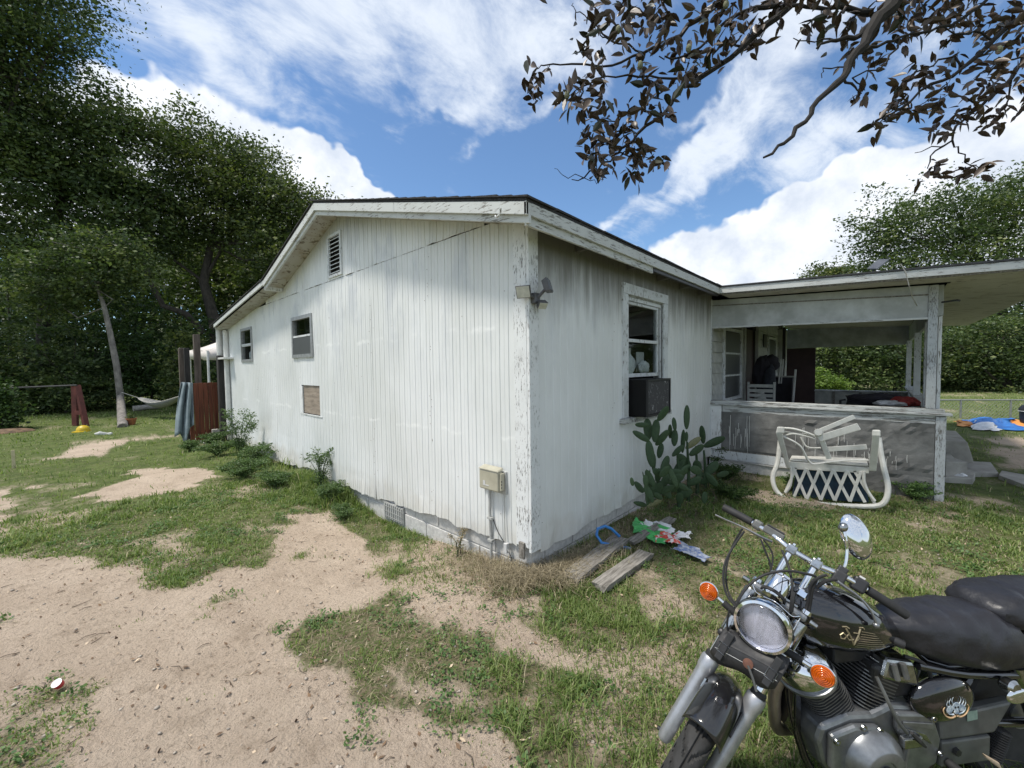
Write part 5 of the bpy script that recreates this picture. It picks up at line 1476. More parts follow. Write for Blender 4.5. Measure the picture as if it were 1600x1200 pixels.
# ------------------------------------------------------------------ magnolia reaching in from the right
def zp(zx, zy, d): return pt(820 + zx / 2.051, zy / 2.051, d)
mg = thing('magnolia_tree', 'magnolia with brown undersided leaves, its bare limbs hanging over the roof', 'tree', (4.2, -5.6, gz1(4.2, -5.6)))
b = MB()
base = np.array([4.2, -5.6, -.1])
hub = zp(1500, -900, 4.2)
b.tube([base, base + [.05, .1, 1.6], base + [-.1, .3, 3.4], base + [-.4, .8, 5.2], hub + [.6, -.6, .6]], [.30, .25, .22, .17, .13], 12)
b.obj('trunk', 'bark_magnolia', mg, smooth=True)
branches = [
    ([(1500, -900), (1000, -200), (850, 20), (740, 110), (700, 150), (560, 250), (480, 300), (440, 370), (360, 430), (300, 490), (250, 520), (190, 570), (150, 575)], [.10, .05, .032, .026, .024, .022, .018, .015, .013, .010, .009, .007, .004], 3.7),
    ([(1500, -900), (1300, -250), (1170, 30), (1120, 80), (1060, 170), (1020, 250), (940, 320), (900, 390), (830, 460), (765, 505)], [.11, .08, .055, .045, .034, .027, .02, .017, .014, .008], 3.3),
    ([(1000, -200), (700, -60), (560, 60), (460, 130), (380, 170), (280, 210), (150, 205), (60, 210), (30, 225)], [.05, .03, .024, .018, .014, .011, .008, .006, .004], 3.9),
    ([(1500, -900), (1750, -250), (1640, 20), (1500, 130), (1400, 220), (1300, 270), (1200, 350), (1140, 390)], [.09, .04, .024, .02, .016, .012, .009, .005], 3.6),
    ([(1750, -250), (1680, 80), (1600, 180), (1560, 250), (1490, 310), (1400, 390), (1370, 450), (1300, 500), (1290, 540)], [.04, .026, .02, .017, .014, .011, .009, .006, .004], 3.8),
    ([(1370, 450), (1390, 490), (1430, 530), (1460, 540)], [.008, .006, .005, .003], 3.8),
    ([(1120, 80), (1080, 110), (1000, 130), (935, 155)], [.03, .022, .014, .007], 3.35), ([(1000, 130), (930, 135), (860, 122)], [.007, .005, .003], 3.35),
    ([(850, 20), (740, 25), (620, 90), (530, 170), (470, 190), (430, 180)], [.024, .02, .014, .010, .008, .005], 3.75),
    ([(280, 130), (250, 110), (200, 60), (165, 40), (155, 10)], [.009, .007, .005, .004, .003], 3.9), ([(380, 170), (300, 140), (250, 120), (250, 80)], [.010, .008, .006, .004], 3.9),
    ([(560, 250), (430, 250), (330, 240), (240, 250), (140, 310)], [.012, .009, .008, .007, .004], 3.75), ([(440, 370), (350, 340), (300, 390), (240, 400)], [.010, .008, .006, .004], 3.7),
    ([(360, 430), (300, 420), (240, 470), (210, 520)], [.009, .007, .005, .003], 3.7), ([(300, 490), (350, 500), (420, 515)], [.007, .005, .003], 3.7), ([(190, 570), (120, 560), (95, 540)], [.004, .003, .002], 3.7), ([(190, 570), (230, 590), (250, 570)], [.004, .003, .002], 3.7),
    ([(1060, 170), (1130, 150), (1200, 120), (1300, 100), (1400, 60), (1480, 0)], [.02, .012, .010, .010, .012, .014], 3.5), ([(1020, 250), (1060, 280), (1080, 300)], [.012, .007, .004], 3.4), ([(1200, 120), (1160, 200), (1050, 250), (1090, 290)], [.009, .007, .006, .003], 3.5),
    ([(1020, 215), (955, 218), (952, 250)], [.006, .004, .003], 3.3), ([(1400, 220), (1380, 180), (1310, 210), (1240, 240), (1200, 280)], [.010, .008, .007, .006, .004], 3.6), ([(1500, 130), (1440, 100), (1380, 110), (1320, 60)], [.01, .008, .007, .004], 3.6),
    ([(1490, 310), (1440, 330), (1350, 280), (1250, 345)], [.009, .007, .006, .003], 3.8), ([(1600, 180), (1520, 190), (1470, 230)], [.009, .007, .004], 3.8), ([(1370, 450), (1320, 470), (1250, 490)], [.006, .005, .003], 3.8), ([(1560, 250), (1540, 340), (1530, 380)], [.008, .006, .004], 3.8),
    ([(700, 150), (640, 130), (600, 180)], [.010, .008, .005], 3.7), ([(850, 20), (940, 25), (1010, 20), (1110, 40)], [.014, .014, .018, .03], 3.6), ([(1500, -900), (300, -500), (250, -120), (330, 20), (420, 60)], [.1, .05, .025, .014, .006], 3.9), ([(250, -120), (430, -40), (470, 60), (430, 100)], [.02, .014, .009, .005], 3.9),
]
brs = random.Random(17)
b = MB()
for pts_, rr, d in branches:
    # jog every stretch a little so that limbs are crooked
    P3 = []; R3 = []
    for i in range(len(pts_) - 1):
        (x0, y0), (x1, y1) = pts_[i], pts_[i + 1]
        dd = d
        n_ = 3 if y0 > -80 else 1
        for k_ in range(n_):
            t = k_ / n_
            j = (0 if (k_ == 0) else 9)
            P3.append(zp(x0 + (x1 - x0) * t + brs.uniform(-j, j), y0 + (y1 - y0) * t + brs.uniform(-j, j), dd)); R3.append((rr[i] * (1 - t) + rr[i + 1] * t) * brs.uniform(.9, 1.15))
    P3.append(zp(*pts_[-1], d)); R3.append(rr[-1])
    b.tube(P3, R3, 8)
b.obj('limbs', 'bark_magnolia', mg, smooth=True)
clusters = [(40, 230, 1), (30, 300, 1), (200, 150, 1.2), (250, 45, 1), (310, 90, 1.3), (330, 20, 1.4), (420, 60, 1.7), (440, 105, 1.5), (380, 30, 1.4), (130, 310, 1.2), (180, 330, 1), (200, 240, 1.2), (235, 300, 1.3), (370, 210, 1.2), (400, 280, 1.2), (440, 345, 1.2), (390, 330, 1), (255, 365, 1.3), (215, 410, 1.1), (230, 470, 1.3),
            (330, 400, 1.1), (350, 480, 1), (350, 545, 1.1), (420, 510, .7), (380, 500, 1), (260, 535, 1.2), (215, 500, 1), (300, 430, 1), (505, 165, 1.3), (545, 205, 1.3), (515, 240, 1.1), (590, 175, .9), (640, 40, 1.5), (650, 130, 1.3), (560, 40, 1.2), (710, 50, 1.5), (740, 110, 1), (800, 20, 1.3), (940, 60, 1.3), (980, 10, 1.4), (1030, 60, 1.1), (1055, 150, .9),
            (1080, 300, .8), (1120, 200, .9), (1160, 30, 1.5), (1210, 110, 1.4), (1240, 50, 1.5), (1220, 20, 1.4), (1320, 60, 1.1), (1380, 100, 1), (1380, 190, 1.1), (1270, 225, 1.2), (1215, 285, 1.2), (1190, 340, 1), (1140, 390, 1), (1260, 345, .9), (1345, 270, 1), (1330, 320, 1), (1450, 50, 1.4), (1500, 105, 1.3), (1565, 50, 1.6), (1570, 130, 1.4), (1490, 210, 1.4),
            (1480, 270, 1.2), (1590, 200, 1.3), (1530, 370, 1), (1590, 270, 1.3), (1430, 340, 1.2), (1470, 375, .9), (1390, 400, 1), (1345, 400, .8), (1320, 548, .9), (1420, 552, .9), (1470, 538, .7), (1300, 560, .7), (500, -60, 2), (700, -70, 2), (900, -90, 2), (1100, -90, 2), (1300, -80, 2), (1500, -70, 2), (1650, 60, 2), (1680, 250, 2), (290, -60, 2), (1350, 10, 1.4), (1400, 20, 1.2), (860, -10, 1.3)]
def leaf_blade(L_, W_):
    # lance shaped leaf with a fold down the middle, 12 triangles
    us = [0, .12, .38, .68, 1.0]; ws = [.0, .6, 1.0, .72, .0]; v = []; f = []
    for u, w_ in zip(us, ws):
        v += [(u * L_, -w_ * W_ / 2, .012 * w_ - .05 * u * u * L_), (u * L_, 0, -.05 * u * u * L_), (u * L_, w_ * W_ / 2, .012 * w_ - .05 * u * u * L_)]
    for i in range(4):
        a = i * 3
        f += [(a, a + 3, a + 4, a + 1), (a + 1, a + 4, a + 5, a + 2)]
    return v, f
v_, f_ = leaf_blade(.15, .062)
lb = MB().add(v_, f_).obj('leaf', 'magnolia_single', smooth=False); leafA = lb.data; bpy.data.objects.remove(lb)
leafB = leafA.copy(); leafB.materials[0] = MATS['magnolia_single_green']
cntl = 0; restP = []; restR = []; stuffV = []; stuffT = []; so_ = 0
allleaves = []
for (cx, cy, sc_) in clusters:
    dd = 3.5 + brs.uniform(-.1, .35)
    c = zp(cx, cy, dd)
    m_ = int(17 * sc_) if cy > -20 else 40
    for i in range(m_):
        spread = .05 * sc_ if cy > -20 else .25
        p = c + np.array([brs.gauss(0, 1), brs.gauss(0, 1), brs.gauss(0, 1)]) * spread
        d_ = Vector((brs.gauss(0, 1), brs.gauss(0, 1), brs.gauss(-.55, .8))).normalized()
        M = d_.to_track_quat('X', 'Z').to_matrix().to_4x4() @ Matrix.Rotation(brs.uniform(-1.6, 1.6), 4, 'X')
        s = brs.uniform(.5, 1.0) * (.85 if cx > 1250 else 1)
        allleaves.append((cy > -20 and 820 + cx / 2.051 < 1600, s, p, M))
vis = sorted([a for a in allleaves if a[0]], key=lambda a: -a[1])[:295]
visid = {id(a) for a in vis}
for a in allleaves:
    _, s, p, M = a
    if id(a) in visid:
        o = bpy.data.objects.new('leaf', leafA if brs.random() < .72 else leafB); C.objects.link(o); o.parent = mg
        o.matrix_local = Matrix.Translation(Vector(p) - mg.location) @ M @ Matrix.Scale(s, 4)
    else:
        T4 = Matrix.Translation(Vector(p)) @ M @ Matrix.Scale(s, 4)
        stuffV += [tuple(T4 @ Vector(q)) for q in v_]; stuffT += [tuple(i + so_ for i in q) for q in f_]; so_ += len(v_)
crs = np.random.default_rng(77); nC = 4200  # unseen crown leaves added out of view to shade the side wall
cc = crs.normal(size=(nC // 9, 3)); cc /= np.linalg.norm(cc, axis=1)[:, None]
cc = np.array([4.4, -6.2, 7.2]) + cc * np.array([4.2, 3.6, 3.2]) * (.35 + .65 * crs.random((len(cc), 1)) ** .5)
cP = (cc[:, None, :] + crs.normal(size=(len(cc), 9, 3)) * .28).reshape(-1, 3)
for p in cP:
    d_ = Vector(crs.normal(size=3)).normalized(); T4 = Matrix.Translation(Vector(p)) @ d_.to_track_quat('X', 'Z').to_matrix().to_4x4() @ Matrix.Scale(1.5, 4)
    stuffV += [tuple(T4 @ Vector(q)) for q in v_]; stuffT += [tuple(i + so_ for i in q) for q in f_]; so_ += len(v_)
npmesh('leaves', np.array(stuffV), np.array(stuffT), 'magnolia_single', None, mg, 'stuff', False, True)
for (cx, cy) in ((300, 95), (620, 95), (525, 155), (370, 208), (135, 305), (645, 15), (1520, 160)):
    c = zp(cx, cy, 3.5)
    MB().ell(c, (.024, .024, .036), 10, 8).obj('seed_cone', 'cone_green', mg, smooth=True)

# ------------------------------------------------------------------ yard things
# red gate, posts and towel at the far left corner
FY = 9.25
fe = thing('board_gate', 'reddish brown vertical board gate beside the far left corner of the house', 'gate', (-.5, FY, gz1(-.5, FY)))
x = -.68
while x < -.16:
    w = .088
    zt = 1.345 + random.uniform(-.004, .004)
    MB().box((x, FY - .01, .02), (x + w - .007, FY + .010 + random.uniform(0, .006), zt)).obj('board', 'red_wood', fe, bevel=.003)
    x += w
MB().box((-.68, FY + .02, 1.18), (-.16, FY + .06, 1.26)).obj('rail', 'maroon_wood', fe); MB().box((-.68, FY + .02, .2), (-.16, FY + .06, .28)).obj('rail', 'maroon_wood', fe)
MB().box((-.245, FY - .03, .04), (-.215, FY - .012, 1.34)).obj('batten', 'red_wood', fe)
def post(label, px0, px1, ptop_, depth, m, extra=None):
    a = pt(px0, 600, depth); b_ = pt(px1, 600, depth); zt = pt((px0 + px1) / 2, ptop_, depth)[2]
    c = (a + b_) / 2; w = np.linalg.norm(b_ - a)
    z0 = gz1(c[0], c[1]) - .05
    o = MB().box((c[0] - w / 2, c[1] - w / 2, z0), (c[0] + w / 2, c[1] + w / 2, zt)).obj('fence_post', m, bevel=.008)
    tag(o, label, 'post', 'weathered posts behind the red gate')
post('tallest weathered grey brown post, standing in front of the white canopy', 306, 314, 523, 9.4, 'post_brown')
post('brown post at the left end of the red gate, leftmost of its pair', 282, 289, 544, 9.3, 'post_brown'); post('dark brown post right of its twin at the left end of the red gate', 290, 297, 544, 9.3, 'post_dark')
# towel hung over the gate's end
tw = MB(); cols = []
top = [(283, 597), (301, 598)]
for i in range(15):
    s = i / 14; row = []
    for j in range(13):
        t = j / 12
        L0 = np.array([283 + (273 - 283) * t - 2 * math.sin(t * 3), 597 + (683 - 597) * t]); R0 = np.array([301 + (303 - 301) * t, 598 + (664 - 598) * t])
        q = L0 * (1 - s) + R0 * s
        if t > .6: q[1] += max(0, (1 - abs(s - .55) / .25)) * (t - .6) / .4 * 22
        row.append(pt(q[0], q[1], 8.55 + .05 * math.sin(s * 14 + t * 2) - .04 * t))
    cols.append(row)
tag(tw.grid(cols).obj('towel', 'towel_blue', smooth=True, solid=.006), 'pale blue grey towel hanging over the left end of the red gate', 'towel')
b = MB().tube([at(292, 682, 2, .03), at(305, 686, 2, .05), at(320, 692, 2, .03)], .018, 8)
tag(b.obj('hose', 'pvc_white', smooth=True), 'white hose lying on the grass below the towel', 'hose')
a_ = G(338, 692)
tag(MB().box((a_[0] - .07, a_[1] - .05, gz1(*a_) - .05), (a_[0] + .07, a_[1] + .05, .31)).obj('block', 'log_pale', bevel=.01), 'pale upright concrete block in front of the red gate', 'block')
# canopy tent
tn = thing('canopy_tent', 'white pop up canopy behind the red gate', 'canopy', (.5, 13.5, gz1(.5, 13.5)))
legs = []
for (px, d) in ((297, 12.2), (325, 10.6)):
    p = pt(px, 560, d); q = pt(px - 2, 630, d)
    zt = pt(px, 548, d)[2]
    MB().tube([(p[0], p[1], gz1(p[0], p[1])), (p[0], p[1], zt)], .028, 8).obj('leg', 'pvc_white', tn, smooth=True)
    legs.append(np.array([p[0], p[1], zt]))
e1 = legs[1] - legs[0]; e2 = np.array([-e1[1], e1[0], 0]); e2 = e2 / np.linalg.norm(e2) * np.linalg.norm(e1[:2]) * 1.0
if e2 @ FW < 0: e2 = -e2
c4 = [legs[0], legs[1], legs[1] + e2, legs[0] + e2]
for q in c4[2:]: MB().tube([(q[0], q[1], gz1(q[0], q[1])), tuple(q)], .028, 8).obj('leg', 'pvc_white', tn, smooth=True)
ctr = sum(c4) / 4 + np.array([0, 0, .75])
b = MB(); n_ = 8
for i in range(4):
    a, c = c4[i], c4[(i + 1) % 4]
    rows = []
    for k_ in range(n_ + 1):
        t = k_ / n_
        e = a * (1 - t) + c * t
        rows.append([e + (ctr - e) * s + np.array([0, 0, -.10 * math.sin(math.pi * s)]) for s in np.linspace(0, 1, 5)])
    b.grid(rows)
b.obj('canopy', 'tent_fabric', tn, smooth=True, solid=.01)
b = MB()
for i in range(4):
    a, c = c4[i], c4[(i + 1) % 4]; nn = np.cross(c - a, [0, 0, 1]); nn /= np.linalg.norm(nn)
    rows = []
    for k_ in range(15):
        t = k_ / 14; e = a * (1 - t) + c * t + nn * .02 * math.sin(t * 25)
        rows.append([e + [0, 0, .01], e + nn * .015 + [0, 0, -.12], e + [0, 0, -.24 - .02 * math.sin(t * 9)]])
    b.grid(rows)
b.obj('valance', 'tent_fabric', tn, smooth=True, solid=.008)
# hammock
hm = thing('hammock', 'pale striped hammock slung between the slender tree and the gate', 'hammock', tuple(at(240, 650, 2, 0)))
A = pt(190, 613, 14.5); Bp = pt(300, 610, 12.8)
h0 = pt(218, 622, 14.1); h1 = pt(285, 619, 13.1)
MB().tube([A, h0], .010, 5).obj('rope', 'rope_mat', hm); MB().tube([h1, Bp], .010, 5).obj('rope', 'rope_mat', hm)
rows = []
ax = (h1 - h0); side = np.cross(ax, [0, 0, 1]); side /= np.linalg.norm(side)
for i in range(17):
    t = i / 16; sag = -.28 * math.sin(math.pi * t); wv = .05 + .22 * math.sin(math.pi * t) ** .7
    rows.append([h0 + ax * t + side * wv * (s - .5) * 1.6 + np.array([0, 0, sag - .18 * math.sin(math.pi * s) * math.sin(math.pi * t) + .10 * math.sin(math.pi * t)]) for s in np.linspace(0, 1, 9)])
MB().grid(rows).obj('bed', 'hammock_white', hm, smooth=True, solid=.012)
b = MB()
for j in range(9): b.tube([rows[i][j] + np.array([0, 0, .012]) for i in range(17)], .012, 4)
b.obj('cords', 'rope_mat', hm, smooth=True)
# swing frame
sg = thing('swing_frame', 'dark red A frame end of a swing with a long black bar', 'swing frame', tuple(at(126, 668, 2, 0)))
tp = pt(118, 602, 12.2)
for (px, py, nm) in ((118, 667, 0), (135, 668, 1)):
    q = at(px, py, 2, gz1(-2.2, 15))
    q = CAM + (q - CAM) * (12.2 / ((q - CAM) @ FW)) if False else pt(px, py, 12.2)
    q[2] = gz1(q[0], q[1]) - .05
    MB().beam(q, tp + RT * (.05 if nm else -.03), .125, .10).obj('leg', 'maroon_wood', sg, bevel=.008)
MB().beam(pt(118, 645, 12.15), pt(129, 645, 12.15), .05, .11).obj('brace', 'maroon_wood', sg)
MB().tube([pt(120, 602, 12.1), pt(0, 607, 11.9), pt(-150, 613, 11.7)], .025, 8).obj('bar', 'pipe_dark', sg, smooth=True)
bl = at(130, 674, 2, 0)
yb = thing('helmet', 'yellow hard hat lying on the grass beside the swing frame', 'helmet', (bl[0], bl[1], gz1(bl[0], bl[1])))
z_ = gz1(bl[0], bl[1])
MB().lathe([(.14, 0), (.14, .04), (.125, .09), (.09, .13), (.04, .155), (0, .16)], (bl[0], bl[1], z_ + .02), n=20).obj('shell', 'yellow_plastic', yb, smooth=True)
MB().lathe([(.0, .0), (.18, .0), (.185, .010), (.14, .018)], (bl[0] - .03, bl[1], z_ + .008), n=20, sx=1.1).obj('brim', 'yellow_plastic', yb, smooth=True)
g_ = G(205, 664)
fp = thing('flower_pot', 'small clay pot with a dark plant beside the slender tree', 'flower pot', (*g_, gz1(*g_)))
MB().lathe([(.0, .0), (.09, .0), (.13, .17), (.14, .17), (.14, .20), (.12, .20), (.115, .17), (0, .16)], (*g_, gz1(*g_)), n=16).obj('pot', 'orange_clay', fp, smooth=True)
rngp = np.random.default_rng(5); P = np.array([*g_, gz1(*g_) + .26]) + rngp.normal(size=(160, 3)) * [.05, .05, .06]
v, t, rn = leaves_mesh(P, .05, rngp, rngp.random(160)); npmesh('foliage', v, t, 'oak_leaf', rn, fp, 'stuff')
b = MB(); q0 = at(148, 680, 2, 0); q1 = at(175, 680, 2, 0)
b.tube([q0 + [0, 0, .03], q0 * .7 + q1 * .3 + [0, 0, .05], q0 * .4 + q1 * .6 + [.05, .05, .02], q1 + [0, 0, .05]], [.02, .05, .03, .03], 7, .5)
tag(b.obj('paper_scrap', 'paper_white', smooth=True), 'scrap of white paper on the grass right of the yellow hard hat', 'scrap')
lg0, lg1 = pt(208, 638, 16.5), pt(250, 634, 17.2)
lg0[2] = gz1(lg0[0], lg0[1]) + .10; lg1[2] = gz1(lg1[0], lg1[1]) + .12
tag(MB().tube([lg0, (lg0 + lg1) / 2 + [0, 0, .02], lg1], [.12, .11, .10], 10).obj('log', 'log_pale', smooth=True), 'pale log lying at the edge of the wood below the hammock', 'log')
sk = G(22, 735)
tag(MB().box((sk[0] - .02, sk[1] - .012, -.1), (sk[0] + .02, sk[1] + .012, .34)).obj('stake', 'stake_wood', bevel=.002), 'short pale wooden survey stake standing on the left lawn', 'stake')
mu = G(8, 676)
rg = np.random.default_rng(3); b = MB().ell((mu[0], mu[1], gz1(*mu)), (.55, .4, .10), 14, 6); b.obj('dirt_mound', 'litter_brown', kind='stuff', smooth=True)['label'] = 'low heap of brown dirt at the left edge of the lawn'
bpy.data.objects['dirt_mound']['category'] = 'dirt'

# can on the sand
cn = G(92, 1080); cz = gz1(*cn)
ca = thing('drink_can', 'crushed silver and red drink can on the sand at the lower left', 'can', (*cn, cz))
axc = Vector((-.35, -.45, .8)).normalized()
MB().lathe([(.0, -.014), (.017, -.014), (.019, -.008), (.019, .008), (.017, .014)], (cn[0], cn[1], cz + .035), axc, 20).obj('body', 'can_red', ca, smooth=True)
MB().lathe([(.017, .0145), (.020, .015), (.020, .018), (.0175, .018), (.0165, .0155), (.0, .016)], (cn[0], cn[1], cz + .035), axc, 20).obj('lid', 'can_silver', ca, smooth=True)
MB().lathe([(.0, .0165), (.006, .0165), (.006, .018), (0, .018)], (cn[0], cn[1], cz + .035), axc, 10, 1.6).obj('tab', 'can_silver', ca)

# boards by the corner
def plank(label, a, b_, w, th, seed, m='grey_wood', tilt=0):
    a = np.array([*G(*a), 0]); b_ = np.array([*G(*b_), 0]); a[2] = gz1(a[0], a[1]) + .045; b_[2] = gz1(b_[0], b_[1]) + .04 + tilt
    rs = random.Random(seed); d = Vector(b_ - a); L_ = d.length; d.normalize(); s = d.cross(Vector((0, 0, 1))).normalized(); u = s.cross(d)
    rings = []
    n = 14
    for i in range(n + 1):
        t = i / n; c = Vector(a) + d * L_ * t
        j = lambda k: rs.uniform(-k, k)
        e = .012 if i in (0, n) else .003
        rings.append([c + s * (-w / 2 + j(e)) + u * (-th / 2) + d * j(e), c + s * (w / 2 + j(e)) + u * (-th / 2) + d * j(e), c + s * (w / 2 + j(e)) + u * (th / 2 + j(.002)) + d * j(e), c + s * j(.01) + u * (th / 2 + j(.003)) + d * j(e), c + s * (-w / 2 + j(e)) + u * (th / 2 + j(.002)) + d * j(e)])
    tag(MB().loft(rings).obj('plank', m), label, 'plank', 'old planks by the foundation')
plank('wide grey weathered plank nearest the house corner', (890, 912), (970, 850), .15, .035, 1)
plank('narrower grey plank with a broken end, lying in front of the wide one', (935, 925), (1010, 872), .12, .04, 2)
plank('dark old plank half buried against the blocks by the blue hose', (985, 856), (1050, 820), .08, .03, 3, 'grey_wood', .02)
hp = [at(x_, y_, 2, z_) for x_, y_, z_ in ((985, 857, .02), (958, 852, .04), (940, 848, .07), (932, 836, .12), (934, 826, .17), (945, 822, .18), (955, 826, .15), (968, 838, .08))]
tag(MB().tube(hp, .013, 8).obj('hose_loop', 'hose_blue', smooth=True), 'short loop of blue hose by the concrete blocks', 'hose')
# torn sack
sk = thing('torn_sack', 'torn green, white and red plastic sack lying in the grass below the cactus', 'sack', (1.3, -.45, gz1(1.3, -.45)))
def sheet(name, quad, m, seed, amp=.05, n=12, thick=.003):
    q = [np.array([*G(*p), 0]) for p in quad]; rows = []
    for i in range(n + 1):
        s = i / n; row = []
        for j in range(n + 1):
            t = j / n
            p = (q[0] * (1 - s) + q[1] * s) * (1 - t) + (q[3] * (1 - s) + q[2] * s) * t
            p = p + np.array([(fbm(np.array([s * 5 + seed]), np.array([t * 5.]), 1, 2)[0] - .5) * .06, (fbm(np.array([s * 5 + seed]), np.array([t * 5.]), 2, 2)[0] - .5) * .06, 0])
            p[2] = gz1(p[0], p[1]) + .035 + amp * fbm(np.array([s * 4 + seed]), np.array([t * 4.]), 3, 3)[0] * 1.8 - amp * .4
            row.append(p)
        rows.append(row)
    return MB().grid(rows).obj(name, m, sk, smooth=False, solid=thick)
sheet('green_side', [(988, 838), (1040, 862), (1048, 838), (992, 818)], 'bag_green', 1, .04)
sheet('white_side', [(996, 826), (1050, 848), (1056, 834), (1010, 820)], 'bag_white', 2, .08, label=None) if False else sheet('white_side', [(1000, 828), (1050, 847), (1056, 836), (1012, 822)], 'bag_white', 2, .05)
sheet('red_print', [(1022, 855), (1062, 862), (1060, 845), (1030, 842)], 'bag_red', 3, .035)
sheet('white_scrap', [(1050, 855), (1076, 850), (1082, 842), (1060, 842)], 'bag_white', 4, .035)
sk2 = thing('blue_rag', 'faded blue checked rag trailing in the grass right of the torn sack', 'rag', (1.35, -.8, gz1(1.35, -.8)))
_s = sk; sk = sk2
sheet('cloth', [(1052, 868), (1100, 884), (1110, 878), (1066, 856)], 'rag_blue', 5, .025); sk = _s

# steps and slabs right of the porch
for i, (q, z0, z1, lab) in enumerate([(((1476, 700), (1492, 716), (1512, 722), (1478, 722)), .0, .26, 'upper concrete step beside the porch corner post'), (((1476, 745), (1520, 748), (1524, 740), (1500, 736)), .0, .08, 'small low slab standing in the grass under the steps'),
                                 (((1508, 738), (1560, 738), (1548, 722), (1506, 720)), -.02, .06, 'square concrete slab after the step'), (((1560, 742), (1640, 772), (1660, 752), (1565, 735)), -.02, .05, 'long concrete slab running out of the right edge')]):
    P = [at(*p, 2, z1) for p in q]
    o = MB().slab([(p[0], p[1], -.15) for p in P], (0, 0, 1), z1 + .15).obj('slab', 'concrete', bevel=.006)
    tag(o, lab, 'slab', 'concrete slabs beside the porch')
o = MB().hexa([(6.3, -2.95, .14), (7.6, -2.95, .14), (7.6, -2.55, .14), (6.3, -2.55, .14), (6.3, -2.88, .44), (7.6, -2.88, .44), (7.6, -2.55, .44), (6.3, -2.55, .44)]).obj('step_block', 'concrete', bevel=.01)
tag(o, 'grey sloping concrete block against the side of the porch', 'block')
crumple('bucket_lid', 'dirty white plastic bag under the slabs by the porch post', 'bag', tuple(at(1496, 744, 2, .06)), (.10, .09, .06), 'bag_white', 8); bpy.data.objects['bucket_lid'].name = 'bag'
# fence on the right
cf = thing('chain_link_fence', 'low chain link fence with a pale top rail crossing the right lawn', 'fence', (14.0, -3.3, gz1(14, -3.3)))
f0, f1 = pt(1462, 622, 11.3), pt(1760, 637, 10.6); f0[2] = pt(1462, 625, 11.3)[2]; f1[2] = f0[2]
d_ = f1 - f0; L_ = np.linalg.norm(d_)
MB().tube([f0 - d_ * .5, f1], .018, 8).obj('rail', 'galvanised', cf, smooth=True)
for t in np.arange(-.4, 1.0, .27):
    p = f0 + d_ * t; MB().tube([(p[0], p[1], gz1(p[0], p[1]) - .1), tuple(p + [0, 0, .02])], .022, 8).obj('post', 'galvanised', cf, smooth=True)
b = MB(); n_ = int(L_ * 1.5 / .09); hgt = f0[2] - .0
for i in range(n_):
    for sgn in (1, -1):
        p = f0 - d_ * .5 + d_ * 1.5 * i / n_; q = p + d_ / L_ * hgt * .95 * sgn
        b.tube([p + [0, 0, -.01], (q[0], q[1], 0.02)], .0028, 3, cap=False)
b.obj('mesh', 'galvanised', cf, kind='stuff')
# tarpaulin heap
tp_ = thing('tarpaulin', 'crumpled bright blue tarpaulin with orange corners on the right lawn', 'tarpaulin', tuple(at(1555, 668, 2, 0)))
def heap(name, quad, m, seed, amp, n=20):
    q = [np.array([*G(*p), 0]) for p in quad]; rows = []
    for i in range(n + 1):
        s = i / n; row = []
        for j in range(n + 1):
            t = j / n
            p = (q[0] * (1 - s) + q[1] * s) * (1 - t) + (q[3] * (1 - s) + q[2] * s) * t
            e = min(s, 1 - s, t, 1 - t) * 4; e = min(1, e)
            p = p + np.array([(vnoise(s * 6 + seed, t * 6, 5) - .5) * .3, (vnoise(s * 6 + seed, t * 6, 6) - .5) * .3, 0])
            p[2] = gz1(p[0], p[1]) + .03 + amp * e * fbm(np.array([s * 5 + seed]), np.array([t * 5.]), 7, 3)[0] * 1.6
            row.append(p)
        rows.append(row)
    return MB().grid(rows).obj(name, m, tp_, smooth=False, solid=.006)
heap('sheet', [(1510, 668), (1605, 674), (1608, 661), (1514, 659)], 'tarp_blue', 1, .15); heap('corner', [(1497, 665), (1510, 667), (1512, 661), (1500, 661)], 'tarp_orange', 2, .08, 6)
heap('corner', [(1578, 669), (1600, 672), (1602, 664), (1582, 663)], 'tarp_orange', 3, .12, 8); heap('lining', [(1520, 671), (1560, 674), (1548, 664), (1526, 663)], 'bag_white', 4, .10, 10)
bn = pt(1600, 650, 9.5); z0 = gz1(bn[0], bn[1])
bi = thing('grill', 'black lidded barrel at the right edge behind the blue tarpaulin', 'barrel', (bn[0] + .15, bn[1] - .15, z0))
bx, by = bn[0] + .12, bn[1] - .18
MB().lathe([(.0, .05), (.20, .05), (.23, .20), (.24, .42), (.0, .42)], (bx, by, z0), n=20).obj('body', 'black_plastic', bi, smooth=True)
MB().lathe([(.25, .42), (.25, .46), (.20, .54), (.06, .58), (.0, .58)], (bx, by, z0), n=20).obj('lid', 'black_plastic', bi, smooth=True)
MB().lathe([(.245, .40), (.255, .40), (.255, .415), (.245, .415)], (bx, by, z0), n=20).obj('band', 'pvc_white', bi)

# porch clutter
jk = thing('covered_chair', 'dark jackets and bag heaped on a chair inside the porch', 'chair', (6.6, -.6, .12))
def cl(name, px, py, x_, rad, m, seed, par=jk):
    c = at(px, py, 0, x_); rs_ = seed; b = MB(); k = 18; h = 10; vs = []; fs = []
    for i in range(h + 1):
        th = math.pi * i / h
        for j in range(k):
            a_ = 2 * math.pi * j / k; d = np.array([math.sin(th) * math.cos(a_), math.sin(th) * math.sin(a_), math.cos(th)])
            s = 1 + .3 * (fbm(np.array([d[0] * 2.5 + seed + d[2] * 2]), np.array([d[1] * 2.5 + d[2]]), seed, 3)[0] - .5) * 2
            vs.append(c + d * np.array(rad) * s)
    for i in range(h):
        for j in range(k): fs.append((i * k + j, (i + 1) * k + j, (i + 1) * k + (j + 1) % k, i * k + (j + 1) % k))
    return b.add(vs, fs).obj(name, m, par, smooth=True)
